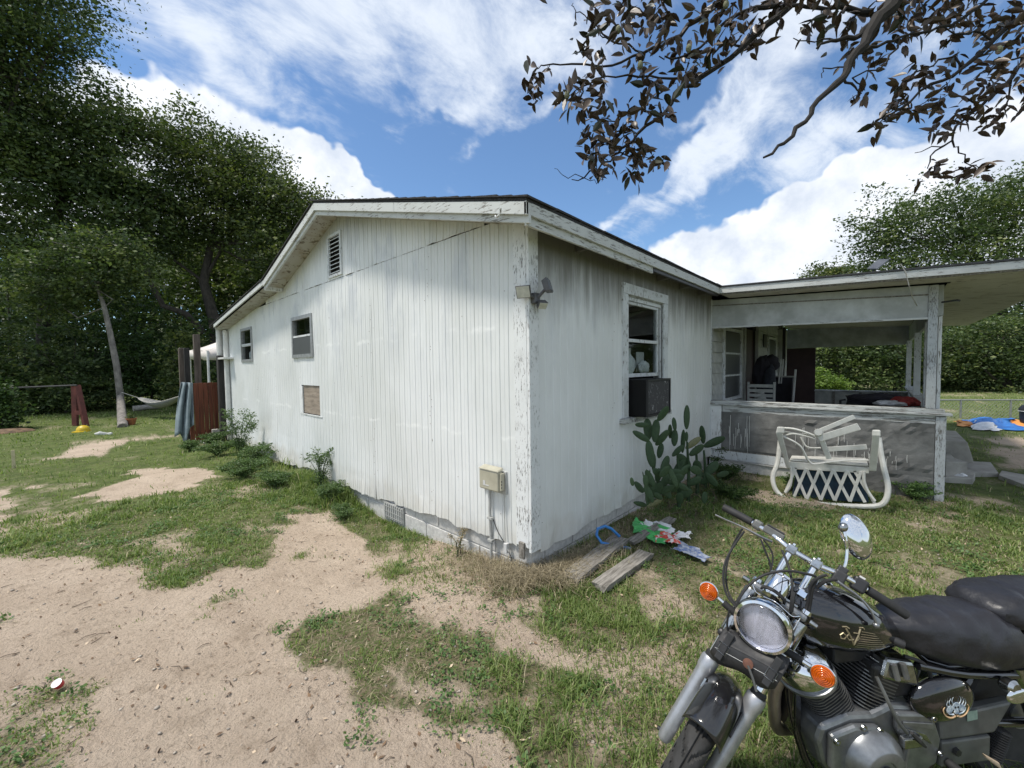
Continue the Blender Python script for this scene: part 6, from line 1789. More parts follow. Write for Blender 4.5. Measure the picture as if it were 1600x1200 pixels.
cl('jacket', 1192, 585, 6.6, (.18, .17, .34), 'curtain_dark', 2); cl('trousers', 1203, 600, 6.45, (.14, .10, .34), 'denim', 3); cl('backpack', 1206, 568, 6.7, (.14, .13, .16), 'curtain_dark', 4)
c = at(1190, 620, 0, 6.6)
for dx in (-.18, .18):
    for dy in (-.18, .18): MB().box((6.6 + dx - .015, c[1] + dy - .015, .12), (6.6 + dx + .015, c[1] + dy + .015, .62)).obj('leg', 'dark_metal', jk)
MB().box((6.38, c[1] - .22, .60), (6.82, c[1] + .22, .64)).obj('seat', 'dark_metal', jk)
sc_ = thing('slatted_chair', 'pale grey slatted folding chair in front of the heaped jackets', 'chair', (5.8, -.6, .12))
q = at(1190, 612, 0, 5.9)
for i in range(4): MB().box((5.88, q[1] - .17, .95 + i * .085 - .02), (5.90, q[1] + .20, .95 + i * .085 + .035)).obj('slat', 'lap_paint', sc_)
for dy in (-.19, .21): MB().box((5.901, q[1] + dy - .015, .12), (5.93, q[1] + dy + .015, 1.28)).obj('upright', 'lap_paint', sc_)
fs_ = thing('folded_chairs', 'stack of folded white edged chairs leaning inside the porch', 'folded chairs', (7.0, -1.0, .12))
for i, (px, py) in enumerate(((1217, 578), (1221, 578), (1225, 580))):
    p = at(px, py, 0, 7.4 + i * .1); MB().beam(p + [0, 0, -.28], p + [0, -.03, .22], .04, .02).obj('frame', 'pvc_white', fs_)
bx_ = thing('sandwich_board', 'dark boxy stand with white edges beside the brown porch door', 'stand', (7.6, -1.1, .12))
p = at(1236, 600, 0, 7.6)
MB().box((7.5, p[1] - .03, .5), (7.75, p[1] + .30, 1.32)).obj('body', 'curtain_dark', bx_); MB().beam(p + [-.12, -.05, -.45], p + [-.12, -.09, .30], .05, .03).obj('edge', 'pvc_white', bx_); MB().box((7.45, p[1] - .06, 1.325), (7.78, p[1] + .33, 1.345)).obj('top', 'lap_paint', bx_)
pc = MB().box((7.84, -.052, 1.97), (8.12, -.033, 2.25)).obj('frame', 'dark_metal'); tag(pc, 'small dark framed picture on the lap boarded wall of the porch', 'picture'); pc.name = 'picture'
ur = thing('urn', 'dark two handled urn standing behind the porch sill', 'urn', (7.0, -1.9, .12))
p = at(1340, 622, 0, 7.6)
MB().lathe([(.0, .0), (.13, .0), (.10, .1), (.15, .35), (.18, .65), (.15, .80), (.19, .86), (.0, .86)], (7.6, p[1], .12), n=18).obj('body', 'dark_metal', ur, smooth=True)
for s_ in (-1, 1): MB().tube([(7.6, p[1] + s_ * .17, .90), (7.6, p[1] + s_ * .25, .88), (7.6, p[1] + s_ * .25, .70), (7.6, p[1] + s_ * .17, .68)], .02, 6).obj('handle', 'dark_metal', ur, smooth=True)
crumple('red_cloth', 'crumpled red cloth on a table just behind the porch sill', 'cloth', tuple(at(1412, 628, 0, 5.3)), (.14, .17, .07), 'red_cloth', 12)
crumple('rag', 'pale crumpled rag left of the red cloth behind the sill', 'rag', tuple(at(1390, 630, 0, 5.2)), (.12, .17, .04), 'bag_white', 14)
crumple('black_bag', 'black bag beside the porch post behind the sill', 'bag', tuple(at(1375, 624, 0, 5.7)), (.14, .35, .09), 'curtain_dark', 15)
tb = thing('table', 'dark low table inside the porch carrying cloth and bags', 'table', (5.5, -1.9, .12))
MB().box((4.85, -2.36, .86), (6.1, -1.2, .89)).obj('table_top', 'grey_wood', tb)
for xx in (4.9, 6.0):
    for yy in (-2.3, -1.28): MB().box((xx, yy, .12), (xx + .05, yy + .05, .859)).obj('leg', 'dark_metal', tb)

# upturned white resin chair
ch = thing('resin_chair', 'white plastic armchair with lattice back lying tipped over against the porch wall', 'chair', (3.7, -1.5, gz1(3.7, -1.5)))
def cp(zx, zy, xo=0.0): return at(1160 + zx / 5.714, 640 + zy / 5.714, 0, 3.44 + xo)
def ctube(name, pts_, w, fl=.45, par=ch, n=8, m='resin_white'):
    P3 = []
    for i in range(len(pts_) - 1):
        a, c = np.array(pts_[i], float), np.array(pts_[i + 1], float)
        P3.append(a)
    P3.append(np.array(pts_[-1], float))
    # smooth through Catmull-Rom
    Q = []
    for i in range(len(P3) - 1):
        p0 = P3[max(0, i - 1)]; p1 = P3[i]; p2 = P3[i + 1]; p3 = P3[min(len(P3) - 1, i + 2)]
        for t in (0, .33, .66): Q.append(.5 * ((2 * p1) + (-p0 + p2) * t + (2 * p0 - 5 * p1 + 4 * p2 - p3) * t * t + (-p0 + 3 * p1 - 3 * p2 + p3) * t ** 3))
    Q.append(P3[-1])
    return MB().tube([cp(*q) for q in Q], w, n, fl, up=(-1, -.1, .1)).obj(name, m, par, smooth=True)
W = 3.72; s_ = 4.4 / FPX / 5.714   # metres per zoomed pixel at the chair
ctube('back_frame', [(345, 215, .12), (330, 340, .10), (312, 480, .05), (272, 590, .0), (285, 690, -.02), (340, 765, -.02), (430, 810, -.02), (640, 838, -.02), (900, 858, -.02), (1180, 862, -.02), (1275, 815, -.02), (1300, 690, 0), (1262, 520, .04), (1235, 390, .08), (1215, 250, .12)], .026, 1.0)
ctube('inner_frame', [(425, 500, 0), (440, 580, 0), (425, 680, 0), (385, 740, 0)], .020, .8); ctube('inner_frame', [(1085, 550, 0), (1085, 640, 0), (1120, 730, 0), (1180, 815, 0)], .020, .8)
MB().hexa([cp(405, 530, 0), cp(1130, 570, 0), cp(1130, 570, .06), cp(405, 530, .06), cp(405, 462, 0), cp(1130, 520, 0), cp(1130, 510, .06), cp(405, 455, .06)]).obj('seat_rail', 'resin_white', ch, bevel=.006)
MB().hexa([cp(420, 456, .01), cp(1125, 508, .01), cp(1100, 440, .35), cp(440, 420, .35), cp(420, 446, .01), cp(1125, 495, .01), cp(1100, 430, .35), cp(440, 410, .35)]).obj('seat', 'resin_white', ch, bevel=.004)
tops = [455, 570, 690, 810, 935, 1060]; bots = [455, 575, 700, 825, 960, 1095]
yt = lambda x_: 515 + (x_ - 400) * .055
yb_ = lambda x_: 790 + (x_ - 400) * .055
for i in range(5):
    for (a, c, o) in ((tops[i], bots[i + 1], .004), (tops[i + 1], bots[i], -.004)):
        p, q = cp(a, yt(a), o), cp(c, yb_(c), o)
        MB().beam(p, q, .014, .030, up=(0, 0, 1)).obj('lattice_slat', 'resin_white', ch, bevel=.003)
MB().beam(cp(1000, yt(1000), .006), cp(1180, yb_(1180), .006), .012, .026).obj('lattice_slat', 'resin_white', ch); MB().beam(cp(480, yt(480), .006), cp(380, 740, .006), .012, .026).obj('lattice_slat', 'resin_white', ch)
MB().hexa([cp(440, 790, .10), cp(1130, 830, .10), cp(1130, 830, .14), cp(440, 790, .14), cp(480, 520, .08), cp(1080, 550, .08), cp(1080, 550, .12), cp(480, 520, .12)]).obj('cushion', 'blue_fabric', ch, bevel=.01)
MB().hexa([cp(400, 520, -.03), cp(430, 520, -.03), cp(430, 520, .02), cp(392, 520, .02), cp(298, 212, -.22), cp(352, 215, -.22), cp(356, 205, -.16), cp(300, 200, -.16)]).obj('leg', 'resin_white', ch, bevel=.006)
MB().hexa([cp(1128, 545, -.03), cp(1195, 550, -.03), cp(1195, 550, .02), cp(1128, 545, .02), cp(1160, 240, -.22), cp(1226, 242, -.22), cp(1226, 235, -.16), cp(1160, 232, -.16)]).obj('leg', 'resin_white', ch, bevel=.006)
MB().hexa([cp(1155, 240, -.225), cp(1235, 243, -.225), cp(1235, 243, -.15), cp(1155, 240, -.15), cp(1158, 182, -.225), cp(1232, 184, -.225), cp(1232, 180, -.15), cp(1158, 178, -.15)]).obj('leg_cap', 'resin_white', ch, bevel=.012)
MB().hexa([cp(296, 212, -.225), cp(376, 214, -.225), cp(376, 214, -.15), cp(296, 212, -.15), cp(312, 155, -.225), cp(374, 156, -.225), cp(374, 152, -.15), cp(312, 150, -.15)]).obj('leg_cap', 'resin_white', ch, bevel=.012)
ctube('arm', [(360, 240, -.15), (450, 280, -.15), (520, 330, -.14), (560, 400, -.12), (590, 455, -.10), (640, 485, -.08), (760, 468, -.06), (950, 450, -.04), (1125, 450, -.02)], .020, .6)
ctube('arm', [(520, 245, .05), (560, 320, .05), (610, 342, .05), (700, 342, .05)], .018, .6)
ctube('seat_apron', [(350, 165, -.1), (450, 170, -.1), (560, 200, -.1), (660, 240, -.1)], .026, .5); ctube('seat_apron', [(360, 195, -.05), (480, 215, -.05), (600, 225, -.05), (700, 245, -.05)], .022, .5)
ctube('seat_apron', [(370, 235, -.12), (450, 215, -.12), (560, 235, -.11), (650, 262, -.1)], .014, .6)
MB().beam(cp(680, 260, -.12), cp(1042, 150, -.12), .025, .075).obj('front_leg', 'resin_white', ch, bevel=.006)
MB().beam(cp(690, 190, .15), cp(1000, 62, .22), .02, .05).obj('front_leg', 'resin_white', ch, bevel=.005)
MB().beam(cp(745, 355, 0), cp(1112, 332, 0), .02, .055).obj('front_leg', 'resin_white', ch, bevel=.005)
MB().beam(cp(700, 250, -.1), cp(775, 440, -.05), .02, .05, up=(0, -1, 0)).obj('support', 'resin_white', ch, bevel=.005)
MB().lathe([(.0, -.03), (.035, -.03), (.045, 0), (.035, .03), (0, .03)], cp(680, 205, -.12), (-1, 0, .2), 14).obj('knuckle', 'resin_white', ch, smooth=True)

# ------------------------------------------------------------------ motorcycle
SCL = 0.92046; YAW = 2.43455; STEER = 0.76666; MZ = -.0634; MXY = (-.90522, -1.47886)
mo = thing('motorcycle', 'black cruiser motorcycle with chrome headlight and amber signals, parked at the lower right', 'motorcycle', (*MXY, MZ), rz=YAW)
mo.scale = (SCL, SCL, SCL)
RAKE = R(33); SD = Vector((-math.sin(RAKE), 0, math.cos(RAKE))); NF = Vector((math.cos(RAKE), 0, math.sin(RAKE))); AX0 = Vector((-.045, 0, .31))
_RS = Matrix.Rotation(STEER, 3, SD)
def FF(p):      # (sideways, up the fork, ahead of the fork) to bike space, handlebar turned
    q = Vector((0, p[0], .31)) + SD * p[1] + NF * p[2]
    return AX0 + _RS @ (q - AX0)
def W2L(p):
    q = Vector(p) - Vector((*MXY, MZ)); c, s = math.cos(YAW), math.sin(YAW)
    return Vector((q.x * c + q.y * s, -q.x * s + q.y * c, q.z)) / SCL
def fo(b, name, m, par=mo, **k): return b.xform(FF).obj(name, m, par, local=True, **k)
def bo(b, name, m, par=mo, **k): return b.obj(name, m, par, local=True, **k)

# front wheel with cut tread
RW = .287; b = MB(); nt_, npf = 240, 40; vs = []
for i in range(nt_):
    th = 2 * math.pi * i / nt_; row = []
    for j in range(npf + 1):
        u = j / npf * 2 - 1; ph = u * 2.25
        w_ = .048 * math.sin(ph) * (1 if abs(ph) < 1.57 else 1); rr = RW - .046 + .046 * math.cos(ph) * 1.0
        g = 0
        if abs(u) < .56:
            if abs(u) < .05: g = .009
            k_ = (i + abs(u) * 26) % 12
            if .08 < abs(u) < .54 and k_ < 3: g = .009
        rr -= g
        row.append((w_, rr * math.cos(th), rr * math.sin(th)))
    vs.append(row)
vs.append(vs[0]); fo(b.grid(vs), 'tyre', 'tyre_mat', smooth=True)
b = MB().lathe([(.243, -.034), (.232, -.034), (.222, -.012), (.222, .012), (.232, .034), (.243, .034)], (0, 0, 0), (1, 0, 0), 48); rim = fo(b, 'rim', 'chrome_worn', smooth=True)
b = MB()
for i in range(36):
    a = 2 * math.pi * i / 36; a2 = a + (.5 if i % 2 else -.5); s_ = .028 if i % 4 < 2 else -.028
    b.tube([(s_, .028 * math.cos(a2), .028 * math.sin(a2)), (0, .224 * math.cos(a), .224 * math.sin(a))], .0016, 4)
fo(b, 'spokes', 'chrome_worn', rim)
fo(MB().lathe([(0, -.05), (.02, -.05), (.03, -.035), (.024, -.02), (.024, .02), (.03, .035), (.02, .05), (0, .05)], (0, 0, 0), (1, 0, 0), 20), 'hub', 'cast_alu', smooth=True)
fo(MB().lathe([(.07, .048), (.13, .048), (.13, .052), (.07, .052), (.07, .048)], (0, 0, 0), (1, 0, 0), 40), 'brake_disc', 'chrome_worn')
# fender
b = MB(); vs = []
for i in range(33):
    ph = R(37) + R(85) * i / 32; row = []
    for j in range(15):
        u = j / 14 * 2 - 1; w_ = .068 * math.sin(u * 1.5); rr = .330 - .075 * (1 - math.cos(u * 1.5)) - (.004 if i in (0, 32) else 0)
        row.append((w_, rr * math.sin(ph), rr * math.cos(ph)))
    vs.append(row)
fo(b.grid(vs), 'fender', 'black_dusty', smooth=True, solid=.004)
fo(MB().tube([(.072, .20, .13), (.074, .26, .03), (.073, .22, -.08)], .006, 6), 'fender_stay', 'black_plastic', smooth=True)
fo(MB().box((-.071, .25, .055), (-.064, .285, .085)), 'fender_tab', 'chrome_worn')
# forks
for s_ in (-1, 1):
    L_ = .088 * s_
    sl_ = fo(MB().lathe([(0, -.035), (.020, -.035), (.026, -.02), (.027, .10), (.0275, .25), (.029, .27), (.029, .285), (.033, .30), (.0335, .335), (.030, .345), (0, .345)], (L_, 0, 0), (0, 1, 0), 24), 'fork_slider', 'fork_alu', smooth=True)
    fo(MB().lathe([(.0, .346), (.0265, .346), (.0265, .360), (.0215, .366), (0, .366)], (L_, 0, 0), (0, 1, 0), 20), 'dust_seal', 'black_rubber', sl_, smooth=True)
    fo(MB().lathe([(0, 0), (.008, 0), (.008, .010), (0, .010)], (L_ + s_ * .024, -.015, 0), (s_, 0, 0), 10), 'axle_bolt', 'dark_metal', sl_)
    fo(MB().lathe([(.019, .36), (.019, .45)], (L_, 0, 0), (0, 1, 0), 20), 'fork_tube', 'chrome', smooth=True)
    fo(MB().lathe([(.024, .465), (.026, .47), (.026, .56), (.0245, .562), (.026, .564), (.026, .66), (.024, .665)], (L_, 0, 0), (0, 1, 0), 20), 'fork_cover', 'chrome_worn', smooth=True)
    fo(MB().lathe([(0, .715), (.016, .715), (.018, .705), (.018, .70)], (L_, 0, 0), (0, 1, 0), 14), 'fork_cap', 'chrome', smooth=True)
    fo(MB().tube([(L_ + s_ * .022, .685, .005), (L_ + s_ * .046, .685, .008)], [.011, .009], 10), 'clamp_bolt', 'chrome_worn', smooth=True)
b = MB().box((-.10, .668, -.055), (.10, .700, .022)); fo(b, 'upper_clamp', 'cast_alu', bevel=.012)
fo(MB().box((-.115, .435, -.06), (.115, .466, .028)), 'lower_clamp', 'black_plastic', bevel=.012)
fo(MB().tube([(0, .43, -.055), (0, .70, -.055)], .027, 14), 'steering_stem', 'black_plastic', smooth=True)
# headlight
HC = Vector((-.004, .583, .115)); hd = Vector((0, -.36, .93)).normalized(); 
hb = fo(MB().lathe([(0, -.115), (.045, -.108), (.072, -.075), (.084, -.03), (.088, 0)], HC, hd, 36), 'headlight_bucket', 'black_gloss', smooth=True)
fo(MB().lathe([(.0885, -.012), (.0945, -.012), (.0965, .004), (.0925, .017), (.083, .020), (.081, .012), (.0805, -.005)], HC, hd, 44), 'headlight_rim', 'chrome', hb, smooth=True)
fo(MB().lathe([(.080, .0), (.070, -.022), (.05, -.042), (.02, -.055), (0, -.057)], HC, hd, 36), 'reflector', 'reflector_mat', hb, smooth=True)
fo(MB().ell(HC + hd * -.02, (.013, .013, .013), 14, 10), 'bulb_cap', 'chrome', hb, smooth=True)
prof = [(.0815, .010), (.075, .021), (.06, .029), (.04, .034), (.02, .036), (0, .037)]
fo(MB().lathe(prof + [(0, .033), (.04, .030), (.06, .025), (.079, .008)], HC, hd, 36), 'lens', 'clear_lens', hb, smooth=True)
for s_ in (-1, 1): fo(MB().beam((s_ * .088, .60, .0), (s_ * .086, .585, .10), .012, .03), 'headlight_ear', 'black_plastic', bevel=.003)
# signals
for s_ in (-1, 1):
    sg_ = fo(MB().tube([(s_ * .088, .545, .02), (s_ * .145, .553, .025)], .014, 12), 'signal_stub', 'black_rubber', smooth=True)
    fo(MB().tube([(s_ * .145, .553, .025), (s_ * .185, .557, .028)], .0085, 12), 'signal_stalk', 'chrome', sg_, smooth=True)
    c = Vector((s_ * .205, .559, .045)); d_ = Vector((s_ * .0, -.28, .96)).normalized()
    sb = fo(MB().lathe([(0, -.040), (.018, -.036), (.030, -.018), (.037, .0), (.038, .006), (.035, .008)], c, d_, 28), 'turn_signal', 'chrome', smooth=True)
    pr = [(.0355, .006)]
    for i in range(5): r_ = .033 - i * .0062; pr += [(r_, .013 + i * .0022), (r_ - .0012, .0155 + i * .0022), (r_ - .004, .0140 + i * .0022)]
    pr += [(0, .0245), (0, .008), (.034, .004)]
    fo(MB().lathe(pr, c, d_, 32), 'lens', 'amber', sb, smooth=True)
# handlebar and controls
bar = [(-.345, .90, -.20), (-.27, .903, -.178), (-.19, .905, -.150), (-.12, .90, -.110), (-.05, .885, -.085), (.05, .885, -.085), (.12, .90, -.110), (.19, .905, -.150), (.27, .903, -.178), (.345, .90, -.20)]
fo(MB().tube(bar, .0118, 14), 'handlebar', 'chrome', smooth=True)
for s_ in (-1, 1):
    fo(MB().tube([(s_ * .045, .70, -.045), (s_ * .045, .80, -.062), (s_ * .045, .872, -.080)], .013, 12), 'riser', 'chrome', smooth=True)
    fo(MB().box((s_ * .045 - .018, .868, -.108), (s_ * .045 + .018, .906, -.062)), 'bar_clamp', 'chrome_worn', bevel=.006)
    for oz in (-.1, -.07): fo(MB().lathe([(0, .0), (.006, 0), (.006, .008), (0, .008)], (s_ * .045, .906, oz), (0, 1, 0), 8), 'clamp_bolt', 'chrome')
    fo(MB().tube([(s_ * .215, .905, -.160), (s_ * .28, .9032, -.1815), (s_ * .347, .90, -.2008)], .0172, 16), 'grip', 'black_rubber', smooth=True)
sh = fo(MB().box((.165, .878, -.185), (.212, .932, -.128)), 'switch_housing', 'black_plastic', bevel=.008)
fo(MB().box((.178, .933, -.165), (.196, .940, -.15)), 'switch_button', 'paper_white', sh)
fo(MB().box((-.212, .885, -.180), (-.172, .928, -.132)), 'switch_housing', 'grey_metal', bevel=.010)
mc = fo(MB().box((-.165, .893, -.145), (-.085, .925, -.100)), 'master_cylinder', 'grey_metal', bevel=.005); fo(MB().box((-.160, .9255, -.141), (-.090, .933, -.104)), 'reservoir_cap', 'dark_metal', mc, bevel=.003)
def curve(pts_, k_=3):
    P3 = [np.array(p, float) for p in pts_]; Q = []
    for i in range(len(P3) - 1):
        p0 = P3[max(0, i - 1)]; p1 = P3[i]; p2 = P3[i + 1]; p3 = P3[min(len(P3) - 1, i + 2)]
        for t in np.arange(k_) / k_: Q.append(.5 * ((2 * p1) + (-p0 + p2) * t + (2 * p0 - 5 * p1 + 4 * p2 - p3) * t * t + (-p0 + 3 * p1 - 3 * p2 + p3) * t ** 3))
    Q.append(P3[-1]); return Q
fo(MB().tube(curve([(.115, .873, -.09), (.15, .868, -.085), (.20, .862, -.085), (.245, .842, -.10), (.275, .812, -.115)]), [.010] * 6 + [.0075] * 7, 8, .6), 'clutch_lever', 'cast_alu', smooth=True)
fo(MB().ell((.279, .806, -.118), (.0115, .0115, .0115), 12, 8), 'lever_ball', 'cast_alu', smooth=True)
fo(MB().tube(curve([(-.115, .873, -.09), (-.16, .866, -.08), (-.23, .862, -.09), (-.30, .852, -.12), (-.352, .846, -.135)]), [.010] * 5 + [.007] * 8, 8, .6), 'brake_lever', 'cast_alu', smooth=True)
fo(MB().box((.105, .866, -.13), (.145, .915, -.088)), 'lever_perch', 'dark_metal', bevel=.006)
# mirror
mr = fo(MB().tube(curve([(.125, .915, -.12), (.122, .95, -.118), (.105, 1.00, -.112), (.082, 1.04, -.10), (.066, 1.065, -.098)]), .0058, 8), 'mirror_stem', 'chrome', smooth=True)
fo(MB().ell((.060, 1.072, -.098), (.017, .020, .016), 14, 10), 'mirror_ball', 'chrome_worn', mr, smooth=True)
fo(MB().box((.108, .905, -.135), (.140, .935, -.105)), 'mirror_base', 'dark_metal', mr, bevel=.005)
mcn = Vector((.108, 1.066, -.135)); mn = Vector((.45, .12, .88)).normalized(); lx = Vector((.72, -.66, 0)); lx = (lx - mn * lx.dot(mn)).normalized()
fo(MB().lathe([(0, .034), (.02, .032), (.040, .025), (.051, .012), (.055, 0), (.053, -.004)], mcn, mn, 36, 1.62, 1.0, up=lx), 'mirror_shell', 'chrome', mr, smooth=True)
fo(MB().lathe([(.0525, -.0045), (.0525, -.006), (0, -.006)], mcn, mn, 36, 1.62, 1.0, up=lx), 'mirror_glass', 'chrome', mr)
# gauge and warning lights
gd = Vector((0, .86, -.5)).normalized()
ga = fo(MB().lathe([(0, -.055), (.034, -.055), (.042, -.045), (.044, .030), (.047, .032), (.047, .042), (.043, .045)], (-.022, .725, -.005), gd, 32), 'speedometer', 'chrome', smooth=True)
fo(MB().lathe([(.0428, .040), (0, .040)], (-.022, .725, -.005), gd, 24), 'dial', 'dark_inside', ga)
fo(MB().lathe([(.0445, -.048), (.0455, -.048), (.0455, -.036), (.0445, -.036)], (-.022, .725, -.005), gd, 30), 'band', 'black_rubber', ga)
fo(MB().box((.032, .742, -.03), (.070, .775, .005)), 'light_box', 'chrome', bevel=.006)
fo(MB().box((-.06, .701, -.02), (.06, .711, .012)), 'gauge_bracket', 'chrome_worn', bevel=.003)
fo(MB().tube([(-.01, .66, .01), (.0, .60, .03)], .008, 6), 'gauge_cable', 'black_rubber')
# leather tool pouch under the headlight
b = MB(); rings = []
for i in range(13):
    t = i / 12; l_ = -.098 + .212 * t; yc = .418 + .050 * t; e = .75 if i in (0, 12) else (.93 if i in (1, 11) else 1)
    rings.append([(l_, yc + math.cos(a) * (.068 + .008 * math.sin(t * 9)) * e * (1 if abs(math.cos(a)) < .9 else .95), .066 + math.sin(a) * .040 * e) for a in [2 * math.pi * k_ / 16 for k_ in range(16)]])
pu = fo(b.loft(rings), 'tool_pouch', 'black_leather', smooth=True)
fo(MB().hexa([(-.096, .435, .100), (.112, .485, .100), (.112, .485, .108), (-.096, .435, .108), (-.098, .482, .06), (.112, .532, .06), (.112, .54, .066), (-.098, .49, .066)]), 'flap', 'black_leather', pu, bevel=.004)
for t in (.14, .86):
    l_ = -.098 + .212 * t; yc = .428 + .05 * t
    st_ = fo(MB().box((l_ - .012, yc - .058, .098), (l_ + .012, yc + .052, .112)), 'strap', 'black_leather', pu, bevel=.003)
    fo(MB().tube([(l_ - .015, yc - .03, .114), (l_ + .015, yc - .03, .114), (l_ + .015, yc + .005, .114), (l_ - .015, yc + .005, .114), (l_ - .015, yc - .03, .114)], .0014, 5), 'buckle', 'chrome_worn', pu)
fo(MB().tube(curve([(-.092, .405, .103), (.0, .428, .107), (.108, .452, .103)]), .0009, 4), 'stitching', 'paper_white', pu)
fo(MB().lathe([(0, 0), (.017, 0), (.017, .005), (.008, .008), (0, .008)], (.016, .437, .108), (0, 0, 1), 20), 'reflector_disc', 'rust', pu, smooth=True)
fo(MB().tube([(.018, .433, .118), (.045, .41, .116), (.074, .378, .108)], .0045, 8), 'reflector_stem', 'grey_metal', pu, smooth=True)
# cables and brake hose placed along measured runs
def cable(pts_, r, m='black_rubber', name='cable', k_=3): return bo(MB().tube([W2L(pt(px, py, d)) for px, py, d in curve(pts_, k_)], r, 7), name, m, smooth=True)
cable([(1163, 830, 1.60), (1150, 848, 1.60), (1134, 876, 1.58), (1130, 905, 1.56), (1136, 930, 1.53), (1150, 948, 1.48), (1163, 966, 1.44)], .0045)
cable([(1160, 826, 1.61), (1146, 850, 1.62), (1137, 876, 1.60), (1134, 905, 1.58), (1140, 930, 1.55), (1152, 946, 1.50), (1164, 962, 1.46)], .0040)
cable([(1189, 843, 1.58), (1196, 862, 1.56), (1203, 880, 1.55), (1204, 898, 1.54), (1200, 915, 1.54)], .0040); cable([(1193, 843, 1.58), (1206, 862, 1.56), (1207, 880, 1.55), (1203, 896, 1.54), (1199, 912, 1.53)], .0035)
cable([(1154, 962, 1.42), (1153, 940, 1.42), (1170, 915, 1.42), (1195, 898, 1.42), (1230, 892, 1.41), (1262, 897, 1.40), (1276, 903, 1.40), (1270, 920, 1.40), (1266, 945, 1.41), (1262, 965, 1.42)], .0050)
cable([(1222, 860, 1.50), (1232, 885, 1.44), (1238, 915, 1.40), (1237, 950, 1.38), (1232, 965, 1.38)], .0045); cable([(1240, 925, 1.38), (1238, 938, 1.37), (1236, 955, 1.37)], .0075)
cable([(1292, 898, 1.38), (1280, 902, 1.39), (1268, 912, 1.40), (1264, 935, 1.41), (1258, 958, 1.42)], .0050); cable([(1308, 905, 1.36), (1290, 908, 1.38), (1276, 918, 1.40)], .006)
cable([(1176, 912, 1.46), (1181, 925, 1.43), (1195, 933, 1.40), (1212, 941, 1.37), (1226, 953, 1.35), (1238, 963, 1.34), (1250, 963, 1.34), (1248, 970, 1.34), (1236, 990, 1.33)], .0022, 'chrome', 'wire_guard')
cable([(1140, 952, 1.45), (1136, 975, 1.45), (1140, 1000, 1.45)], .004)
# tank
tx = [-.425, -.445, -.487, -.55, -.61, -.677, -.74, -.80, -.86, -.91, -.94]; hw = [.03, .07, .100, .125, .135, .136, .128, .112, .088, .058, .03]
tzt = [.86, .90, .926, .925, .912, .890, .862, .828, .788, .756, .735]; tzb = [.79, .745, .71, .685, .672, .665, .660, .658, .662, .675, .69]
def tsec(x):
    x = -x; X_ = [-v_ for v_ in tx]
    return np.interp(x, X_, hw), np.interp(x, X_, tzt), np.interp(x, X_, tzb)
rings = []
for i in range(31):
    x = tx[0] + (tx[-1] - tx[0]) * i / 30; h_, zt, zb_ = tsec(x); zc = (zt + zb_) / 2 - .01; ring = []
    for k_ in range(28):
        a = 2 * math.pi * k_ / 28; ca, sa = math.cos(a), math.sin(a)
        yy = h_ * (abs(ca) ** .85) * (1 if ca > 0 else -1); zz = zc + (abs(sa) ** .9) * ((zt - zc) if sa > 0 else -(zc - zb_))
        ring.append((x, yy, zz))
    rings.append(ring)
tk = bo(MB().loft(rings), 'fuel_tank', 'black_gloss', smooth=True)
bo(MB().lathe([(.032, 0), (.032, .012), (.026, .018), (0, .018)], (-.60, 0, .912), (-.1, 0, 1), 24), 'fuel_cap', 'chrome', tk, smooth=True)
def tsurf(x, z):
    h_, zt, zb_ = tsec(x); zc = (zt + zb_) / 2 - .01; s_ = (z - zc) / ((zt - zc) if z > zc else (zc - zb_)); s_ = min(.98, abs(s_)) ** (1 / .9)
    return h_ * (math.sqrt(1 - s_ * s_) ** .85)
def tline(pts_, r, name, m):
    return bo(MB().tube([(x, tsurf(x, z) + .0015, z) for x, z in pts_], r, 5), name, m, tk, smooth=True)
tline([(-.573, .815), (-.590, .783), (-.604, .752)], .0034, 'emblem_letter', 'emblem_gold'); tline([(-.604, .752), (-.615, .785), (-.628, .812)], .0034, 'emblem_letter', 'emblem_gold')
tline([(-.560, .822), (-.575, .822), (-.585, .815)], .0024, 'emblem_wing', 'emblem_gold'); tline([(-.563, .800), (-.552, .792), (-.556, .778), (-.568, .776), (-.574, .788), (-.564, .798)], .0022, 'emblem_wing', 'emblem_gold')
tline([(-.585, .80), (-.575, .785), (-.585, .772), (-.60, .775)], .0022, 'emblem_wing', 'emblem_gold'); tline([(-.60, .80), (-.615, .797), (-.622, .78), (-.612, .77)], .0022, 'emblem_wing', 'emblem_gold'); tline([(-.625, .817), (-.640, .815), (-.645, .808)], .0022, 'emblem_wing', 'emblem_gold')
for i in range(8):
    z = .802 - i * .0085
    tline([(-.632 + i * .003, z), (-.68, z - .012), (-.690 - i * .009, z - .016 - i * .001)], .0009, 'emblem_stripe', 'emblem_gold')
# seats
def cushion(name, xs_, h_, zt, zb_, m, seed, par=mo, cy=0.0):
    rings = []
    for i in range(41):
        x = xs_[0] + (xs_[-1] - xs_[0]) * i / 40; X_ = [-q for q in xs_]; a_, t_, b_ = (np.interp(-x, X_, v_) for v_ in (h_, zt, zb_)); ring = []
        for k_ in range(36):
            a = 2 * math.pi * k_ / 36; ca, sa = math.cos(a), math.sin(a)
            wr = (fbm(np.array([x * 16 + seed]), np.array([a * 1.6]), 3, 4)[0] - .5) * .022 + (abs(fbm(np.array([x * 9 + a * 1.5]), np.array([a * 2.2 + seed]), 6, 3)[0] - .5) < .035) * -.004
            yy = (a_ + wr) * (abs(ca) ** .7) * (1 if ca > 0 else -1); zc = b_ + (t_ - b_) * .42; zz = zc + (abs(sa) ** .75) * ((t_ - zc + wr) if sa > 0 else -(zc - b_ - wr))
            ring.append((x, yy + cy * min(1, a_ / .12), zz))
        rings.append(ring)
    return bo(MB().loft(rings), name, m, par, smooth=True)
